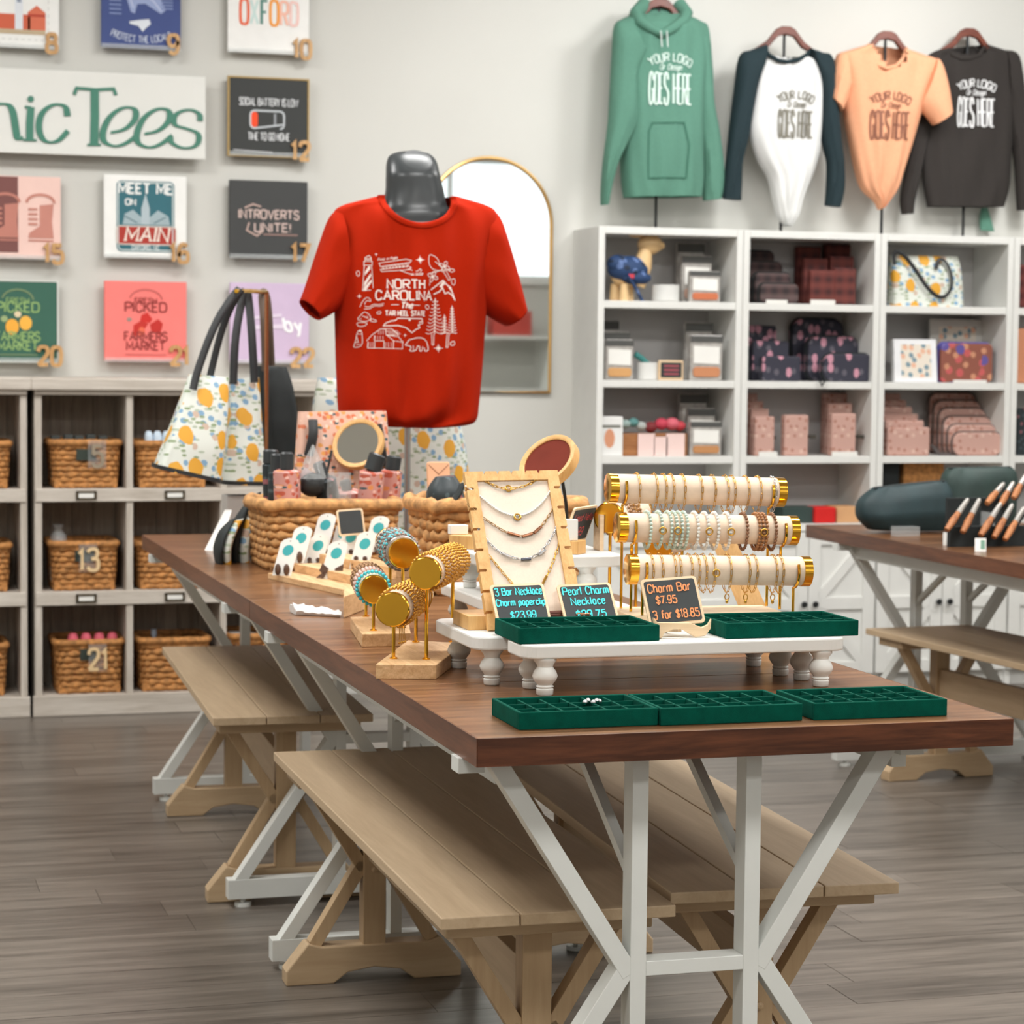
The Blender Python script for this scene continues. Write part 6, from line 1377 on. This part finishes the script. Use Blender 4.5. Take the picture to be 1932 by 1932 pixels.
def series(name, label, cat, front, back, row, n, mat, Y0=8.30, Y1=8.50, th=.024, r=.01, group=None, trim=None, lab=None, parts=None):
    """n alike goods one behind the other; front/back = (px0, px1, top px)"""
    for k in range(n):
        s = k/max(1, n-1); q = [lerp(front[i], back[i], s) for i in range(3)]
        slab(name, (lab(k) if lab else label), cat, q[0], q[1], q[2], row, lerp(Y0, Y1, s), th, mat, r, group, trim, parts=parts if k == 0 else None)
ORD = ['frontmost', 'second', 'third', 'fourth', 'fifth', 'sixth']
def packs(row, items, where):
    for k, (x0, x1, y0, y1, Y, rgb) in enumerate(items):
        def deco(t, f, W, H, rgb=rgb):
            part('header_label', MB().prism([(0, H*.84), (W, H*.84), (W, H*.98), (0, H*.98)], lambda u, v: f(u, v, .0002), lambda u, v: f(u, v, .002)), ink((78, 78, 76)), t)
            part('white_label', MB().prism([(W*.1, H*.38), (W*.9, H*.36), (W*.9, H*.74), (W*.1, H*.76)], lambda u, v: f(u, v, .0002), lambda u, v: f(u, v, .003)), PAPER, t)
            part('contents', MB().prism(rrect(W*.08, W*.92, H*.08, H*.30, H*.08), lambda u, v: f(u, v, .0002), lambda u, v: f(u, v, .006)), ink(rgb), t, bevel=.003)
        slab('goods_packet', 'white labelled packet, %s %s' % (ORD[k], where), 'packet', x0, x1, y0, row, Y, .03, PLASTICW, .006, 'labelled packets on the white shelves', parts=deco)
PLASTICW = plain('milky_plastic', (172, 168, 163), .2, var=.18, scale=40)
packs(1, [(1302, 1360, 511, 572, 8.31, (196, 110, 72)), (1287, 1344, 482, 545, 8.39, (200, 160, 140)), (1279, 1330, 458, 520, 8.47, (170, 170, 168))], 'of the stack beside the bandana dog')
packs(2, [(1303, 1364, 632, 718, 8.31, (196, 132, 92)), (1294, 1345, 608, 690, 8.42, (170, 166, 160))], 'of the middle shelf stack by the slate')
packs(2, [(1143, 1196, 640, 718, 8.31, (206, 156, 100)), (1136, 1188, 626, 700, 8.38, (190, 160, 130)), (1124, 1168, 604, 690, 8.46, (190, 160, 130))], 'of the middle shelf stack by the upright')
packs(3, [(1303, 1362, 795, 862, 8.31, (186, 132, 84)), (1298, 1350, 770, 840, 8.39, (186, 150, 110)), (1283, 1335, 742, 820, 8.47, (170, 150, 130))], 'of the lower shelf stack')
# wooden dog with bandana
t = thing('wooden_dog', 'pale wooden dog figure wearing a blue floral bandana', 'figurine', (at(1195, 570, 8.36).x, 8.36, SZ[1])); LW = plain('pale_wood_figure', (226, 190, 138), .5, var=.05)
hd = at(1226, 461, 8.36); m = MB(); m.ball(hd, .042, 18, 12, (1.2, .8, .95)); m.ball(hd + Vector((.034, 0, -.004)), .022, 12, 8, (1.3, .9, .85)); part('head', m, LW, t, smooth=True)
part('nose', MB().ball(hd + Vector((.054, -.004, .002)), .006, 8, 6), BLACKPLASTIC, t, smooth=True)
ea = at(1200, 443, 8.34); part('ear', MB().ball(ea, .028, 12, 8, (1.2, .4, .4)), LW, t, smooth=True)
m = MB(); m.tube([at(1218, 470, 8.36), at(1213, 500, 8.36), at(1196, 535, 8.37)], lambda s: .026+.02*s, 14); part('neck', m, LW, t, smooth=True)
for px, Y in ((1178, 8.33), (1186, 8.39), (1160, 8.39)): q = at(px, 540, Y); m = MB(); m.tube([(q.x, Y, SZ[1]+.0005), (q.x, Y, q.z+.01)], lambda s: .022-.006*s, 12); part('leg', m, LW, t, smooth=True)
m = MB(); m.ball(at(1180, 520, 8.37), .055, 16, 12, (1.1, .7, .8)); part('torso', m, LW, t, smooth=True)
m = MB(); m.ball(at(1186, 508, 8.36), .074, 18, 12, (1.16, .72, .7)); m.ball(at(1200, 524, 8.34), .05, 14, 10, (1.25, .7, .55)); m.ball(at(1166, 498, 8.35), .045, 14, 10, (1, .8, .8)); part('bandana', m, NAVYDOT, t, smooth=True)
m = MB(); m.tube([at(1185, 520, 8.31), at(1200, 545, 8.30), at(1212, 568, 8.30)], lambda s: .016, 8, flat=.4); part('bandana_end', m, NAVYDOT, t, smooth=True)
q = at(1190, 521, 8.308); part('bandana_patch', MB().box(q.x-.011, q.x+.011, 8.298, 8.301, q.z-.008, q.z+.008), ink((206, 60, 74)), t)
def mug(px, y0, row, Y, r, label, rgb=(222, 222, 219)):
    q = at(px, y0, Y); h = q.z-SZ[row]; solo('white_mug', MB().lathe([(r*.9, 0), (r, .004), (r, h), (r*.9, h), (r*.88, .01), (0, .008)], (q.x, Y, SZ[row]+.0003), 24, cap=False), ink(rgb), label, 'mug', smooth=True)
mug(1256, 538, 1, 8.34, .052, 'white mug beside the bandana dog figure'); mug(1222, 684, 2, 8.34, .042, 'white mug with teal brush on the middle shelf')
m = MB(); m.tube([at(1225, 690, 8.34), at(1210, 676, 8.34), at(1198, 668, 8.34)], lambda s: .012, 8); solo('teal_brush', m, ink((60, 130, 126)), 'teal brush lying in the white mug', 'brush', smooth=True)
def slatelet(t, f, W, H):
    part('slate', MB().prism(rrect(W*.08, W*.92, H*.14, H*.9, .004), lambda u, v: f(u, v, .0002), lambda u, v: f(u, v, .002)), SLATE, t)
    m = MB()
    for k in range(3): ribbon(m, [(W*.2, H*(.72-.2*k)), (W*.8, H*(.72-.2*k))], .005, f, w0=.003)
    part('chalk_lines', m, ink((190, 84, 96)), t)
slab('price_board', 'small framed slate with red chalk lines on the middle shelf', 'sign', 1243, 1290, 680, 2, 8.30, .012, LIGHTWOOD, .004, parts=slatelet)
def boxprint(t, f, W, H):
    part('oval_print', MB().prism(oval(W*.48, H*.45, W*.2, H*.24), lambda u, v: f(u, v, .0002), lambda u, v: f(u, v, .001)), ink((214, 150, 116)), t)
    part('dark_band', MB().prism([(W*.1, H*.72), (W*.9, H*.72), (W*.9, H*.79), (W*.1, H*.79)], lambda u, v: f(u, v, .0002), lambda u, v: f(u, v, .001)), ink((120, 120, 112)), t)
slab('white_box', 'white carton with a tan oval on the lower shelf', 'box', 1127, 1176, 786, 3, 8.30, .06, ink((232, 232, 230)), .004, parts=boxprint)
def cratecards(t, f, W, H): pass
slab('wooden_crate', 'brown wooden crate with wrapped sweets on the lower shelf', 'crate', 1173, 1297, 818, 3, 8.32, .12, wood('crate_wood', (142, 90, 50), (176, 120, 74), 'x', 2), .003)
for k, (x0, x1, yt) in enumerate(((1204, 1236, 818), (1234, 1260, 824), (1257, 1292, 818))):
    slab('pink_card', ('pink tag card hanging lowest on the crate', 'narrow pink tag card in the middle of the crate front', 'wide pink tag card at the crate end')[k], 'card', x0, x1, yt, 3, 8.314, .0015, ink((236, 208, 202)), .002)
for k, (px, py, r, rgb) in enumerate(((1180, 800, .02, (150, 170, 166)), (1195, 797, .02, (90, 140, 138)), (1210, 804, .02, (170, 176, 172)), (1228, 806, .024, (120, 36, 40)), (1248, 800, .026, (190, 60, 80)), (1268, 800, .028, (206, 96, 110)), (1283, 804, .022, (190, 60, 70)))):
    q = at(px, py, 8.37); rn = random.Random(k); m = MB(); m.ball((q.x, 8.37, q.z), r, 9, 7, (1.1, .9, .9)); solo('wrapped_sweet_bag', m, ink(rgb), ('grey-green', 'teal', 'pale grey', 'dark maroon', 'crimson', 'rose pink', 'red')[k]+' wrapped bundle in the wooden crate', 'bundle', smooth=True)
# column two
series('striped_cap_pouch', '', 'pouch', (1436, 1508, 536), (1404, 1462, 474), 1, 4, PLAIDDK, th=.045, r=.02, group='dark plaid pouches stacked on the top shelf', trim=BLACKCLOTH, lab=lambda k: 'dark plaid pouch, %s in its row on the top shelf' % ORD[k])
series('plaid_wallet', '', 'wallet', (1530, 1576, 510), (1506, 1550, 465), 1, 3, PLAID, th=.04, r=.006, group='red plaid wallets', lab=lambda k: 'red plaid wallet, %s in the row next to the dark pouches' % ORD[k])
series('plaid_wallet', '', 'wallet', (1575, 1616, 506), (1560, 1608, 461), 1, 3, PLAID, th=.04, r=.006, group='red plaid wallets', lab=lambda k: 'red plaid wallet, %s in the row by the upright' % ORD[k])
def strip(x0, x1, row, label): slab('price_strip', label, 'label', x0, x1, {1: 566, 3: 852}[row], row, 8.276, .006, PAPER, .001)
strip(1446, 1486, 1, 'white price strip before the dark plaid pouches'); strip(1530, 1576, 1, 'white price strip before the red plaid wallets'); strip(1432, 1467, 3, 'white price strip before the pink pouches by the upright'); strip(1570, 1618, 3, 'white price strip before the tall pink wallets')
series('navy_pouch', '', 'pouch', (1440, 1512, 672), (1402, 1466, 614), 2, 3, NAVYFLORAL, th=.05, r=.012, group='navy floral pouches on the middle shelf', lab=lambda k: 'navy pouch with pink flowers, %s in its straight edged row' % ORD[k])
series('navy_sling_bag', '', 'bag', (1556, 1652, 668), (1498, 1592, 602), 2, 3, NAVYFLORAL, th=.055, r=.04, group='navy floral sling bags', trim=BLACKCLOTH, lab=lambda k: 'rounded navy sling bag with pink flowers, %s in its row' % ORD[k])
m = MB(); q = [at(x, y, 8.262) for x, y in ((1545, 716), (1550, 728), (1557, 716))]; m.tube([Vector((p.x, 8.258, max(p.z, 1.19))) for p in q], .004, 6); solo('bag_strap', m, BLACKCLOTH, 'black strap end draped over the shelf edge', 'strap', smooth=True)
series('pink_wallet', '', 'wallet', (1425, 1462, 786), (1404, 1430, 742), 3, 4, PALEPINK, th=.03, r=.005, group='pale pink wallets by the upright', lab=lambda k: 'pale pink floral wallet, %s in the row by the upright' % ORD[k])
slab('pink_wallet', 'pale pink floral wallet standing alone on the lower shelf', 'wallet', 1481, 1526, 783, 3, 8.31, .04, PALEPINK, .005)
for px, py, nm in ((1534, 824, 'lone pink wallet'), (1624, 824, 'front tall pink wallet'), (1458, 826, 'pink wallet row by the upright')):
    q = at(px, py, 8.325); m = MB(); m.box(q.x-.018, q.x+.014, 8.325, 8.335, q.z-.008, q.z+.008); solo('wrist_strap', m, ink((60, 56, 48)), 'dark wrist strap end of the ' + nm, 'strap', bevel=.002)
series('pink_wallet', '', 'wallet', (1570, 1616, 780), (1556, 1602, 742), 3, 3, PALEPINK, th=.04, r=.006, group='tall pale pink wallets', trim=None, lab=lambda k: 'tall pale pink wallet, %s in the row with the price strip' % ORD[k])
# column three
tote('lemon print tote lying in the top white shelf', [(1680, 482), (1679, 510), (1679, 545), (1679, 582)], [(1806, 484), (1810, 510), (1812, 545), (1812, 585)], [.02, .04, .05, .05], 8.37, LEMON, [([(1688, 500, -.05), (1685, 476, -.05), (1700, 474, -.06), (1725, 505, -.06), (1750, 545, -.07), (1775, 565, -.07), (1795, 550, -.07), (1797, 520, -.06), (1785, 492, -.05), (1770, 488, -.05), (1766, 508, -.05)], .008, BLACKLEATHER)], None)
def framepic(rgb, n):
    def deco(t, f, W, H):
        part('picture', MB().prism([(W*.16, H*.12), (W*.86, H*.12), (W*.86, H*.88), (W*.16, H*.88)], lambda u, v: f(u, v, .0002), lambda u, v: f(u, v, .001)), rgb, t)
    return deco
PATT = spots('dotted_print', (226, 216, 202), [(.03,.3,.7,(120,146,158),1), (.034,.28,.6,(226,178,150),1)], .6)
slab('white_album', 'white album with a dotted picture leaning on the middle shelf', 'album', 1690, 1771, 640, 2, 8.31, .03, ink((232, 232, 234)), .003, lean=.12, parts=framepic(PATT, 1))
slab('framed_print', 'tall pale framed print at the back of the middle shelf', 'picture', 1757, 1857, 602, 2, 8.47, .02, ink((206, 204, 198)), .003, lean=.03, parts=framepic(PATT, 2))
slab('zip_pouch', 'blue edged clear pouch with brown and red contents', 'pouch', 1776, 1874, 648, 2, 8.33, .05, spots('mixed_contents', (140, 84, 70), [(.04,.35,.6,(190,90,90),1), (.036,.3,.5,(196,140,110),1), (.05,.35,.4,(96,84,150),1)], .3), .02, trim=ink((84, 84, 160)))
slab('price_card', 'white price card lying before the clear pouch', 'label', 1800, 1862, 717, 2, 8.275, .01, PAPER, .001)
series('pink_case', '', 'case', (1675, 1755, 806), (1655, 1700, 742), 3, 6, PALEPINK, th=.026, r=.008, group='square pale pink cases', lab=lambda k: 'square pale pink case, %s in its row' % ORD[k])
series('pink_cosmetic_bag', '', 'bag', (1800, 1892, 816), (1756, 1842, 742), 3, 6, PALEPINK, th=.03, r=.035, group='rounded pale pink cosmetic bags', trim=plain('grey_trim', (96, 84, 80), .8), lab=lambda k: 'rounded pale pink cosmetic bag with grey trim, %s in its row' % ORD[k])
m = MB(); q = at(1775, 845, 8.34); m.tube([at(1758, 840, 8.36), at(1772, 856, 8.33), at(1795, 858, 8.32)], .014, 8, flat=.5); solo('bag_strap', m, plain('grey_strap', (84, 76, 74), .8), 'grey strap lying beside the rounded pink bags', 'strap', smooth=True)
# column four, cut by the border
slab('plaid_wallet', 'plaid pouch on the top shelf at the right border', 'pouch', 1921, 1990, 500, 1, 8.32, .06, PLAID, .01); slab('orange_pouch', 'orange pouch on the middle shelf at the right border', 'pouch', 1921, 1990, 620, 2, 8.32, .06, ink((206, 140, 104)), .01); slab('dark_pouch', 'dark patterned pouch on the lower shelf at the right border', 'pouch', 1921, 1990, 770, 3, 8.32, .06, DARKFLORAL, .01)
# bottom compartments
slab('green_box', 'dark green box in the bottom compartment', 'box', 1478, 1542, 957, 4, 8.32, .12, ink((46, 64, 60)), .003); slab('red_box', 'bright red box in the bottom compartment', 'box', 1538, 1578, 957, 4, 8.30, .1, ink((206, 20, 16)), .008); slab('tan_box', 'tan box in the bottom compartment beside the red one', 'box', 1579, 1622, 956, 4, 8.32, .12, ink((206, 158, 112)), .003)
slab('brown_basket', 'dark brown woven box in the bottom compartment', 'basket', 1706, 1782, 868, 4, 8.36, .14, WICKERD, .004); slab('dark_bag', 'black bag in the bottom compartment by the upright', 'bag', 1668, 1698, 868, 4, 8.36, .1, BLACKCLOTH, .01)

# ================================================================ goods on the table at the right
def duffel(label, L, R_, Y, depth, mat):
    t = thing('green_pouch', label, 'pouch', at(L[-1][0], L[-1][1], Y), 'dark green pouches on the table at the right'); mb = MB(); mb.rings(loft(Y, L, R_, depth, 32, 3.2, fold=.004, seed=9)); part('pouch_body', mb, mat, t, smooth=True, angle=50); 
    a = at((L[1][0]+R_[0][0])/2, L[0][1]+4, Y-depth[0]); part('zip_line', MB().tube([at(L[0][0], L[0][1]+1, Y-depth[0]*.6), at(R_[0][0], R_[0][1]+1, Y-depth[0]*.6)], .003, 6), BLACKPLASTIC, t)
DG = plain('dark_green_canvas', (38, 58, 54), .6, var=.2, scale=14, bump=.2); DG2 = plain('dark_teal_canvas', (30, 52, 56), .6, var=.2, scale=14, bump=.2)
duffel('dark teal pouch with rounded end on the right table', [(1648, 920), (1622, 945), (1620, 975), (1640, 999)], [(1782, 906), (1792, 930), (1790, 965), (1778, 1000)], 6.58, [.03, .06, .07, .05], DG2)
duffel('dark green pouch standing taller on the right table', [(1790, 882), (1778, 905), (1776, 960), (1782, 990)], [(1906, 880), (1915, 900), (1912, 960), (1908, 1000)], 6.72, [.03, .055, .06, .05], DG)
ac = thing('acrylic_tray', 'clear acrylic display tray on the right table', 'tray', atz(1860, 1030, TOP)); 
a = atz(1800, 1012, TOP); b = atz(1930, 1040, TOP)
for k, (dx, w_, h_) in enumerate(((0, .004, .09), (.32, .004, .09))): part('acrylic_side', MB().box(a.x+dx, a.x+dx+w_, a.y-.25, a.y, TOP+.0005, TOP+h_), ACRYL, ac)
part('acrylic_floor', MB().box(a.x, a.x+.324, a.y-.25, a.y, TOP+.0004, TOP+.005), ACRYL, ac)
solo('acrylic_box', MB().box(at(1692, 990, 6.42).x, at(1736, 990, 6.42).x, 6.42, 6.46, TOP+.0005, TOP+.03), ACRYL, 'small clear acrylic box before the teal pouch', 'box', bevel=.001)
HB = wood('handle_wood', (150, 92, 52), (196, 130, 80), 'z', 3, .45)
def tool(p0, p1, Y, i):
    a, b = at(*p0, Y), at(*p1, Y+.05); d = b-a; t = thing('wooden_handled_brush', ('wooden handled brush with grey tip, ' + ('nearest the teal pouch', 'second from the teal pouch', 'in the middle of the front row', 'fourth of the front row', 'last of the front row', 'first of the back row', 'second of the back row', 'third of the back row')[i]), 'brush', a, 'wooden handled brushes on the right table')
    part('handle', MB().tube([a, a+d*.3, a+d*.55], lambda s: .008+.003*math.sin(PI*s), 10), HB, t, smooth=True); part('tip', MB().tube([a+d*.55, a+d*.95, b], lambda s: .009-.004*s, 10), plain('grey_tip', (176, 172, 166), .4, .5) if i == 0 else bpy.data.materials['grey_tip'], t, smooth=True)
    part('sheath', MB().bar(a+Vector((.012, .012, 0)), a+d*.8+Vector((.014, .012, 0)), .016, .01), BLACKCLOTH, t)
for i, (p0, p1) in enumerate((((1786, 1000), (1826, 942)), ((1816, 1004), (1848, 942)), ((1850, 1010), (1888, 950)), ((1875, 1014), (1910, 952)), ((1896, 1018), (1932, 958)))): tool(p0, p1, 5.98, i)
for i, (p0, p1) in enumerate((((1862, 950), (1894, 912)), ((1888, 952), (1912, 910)), ((1912, 940), (1936, 895)))): tool(p0, p1, 6.2, i+5)
for k, (x, y, nm) in enumerate(((1779, 1029, 'nearest the teal pouch'), (1839, 1041, 'below the middle brushes'))):
    p = atz(x, y, TOP); f = framemap(p, (.8, -.25, 0), (.12, .25, .9)); t = thing('price_card', 'white and green price card ' + nm, 'label', p); part('card', MB().prism([(0, 0), (.038, 0), (.038, .042), (0, .042)], lambda u, v: f(u, v, 0), lambda u, v: f(u, v, .002)), PAPER, t); m = MB(); flat(m, [(.019, .008), (.034, .008), (.034, .036), (.019, .036)], f, .003); part('green_print', m, ink((120, 160, 140)), t)
bk = thing('brush_rack', 'low dark rack supporting the wooden handled brushes', 'rack', atz(1870, 1000, TOP)); p = at(1790, 1000, 6.04); part('rack_bar', MB().box(p.x, p.x+.26, 6.03, 6.05, TOP+.0006, TOP+.06), BLACKCLOTH, bk); part('rack_bar', MB().box(p.x+.1, p.x+.3, 6.24, 6.26, TOP+.0006, TOP+.13), BLACKCLOTH, bk)
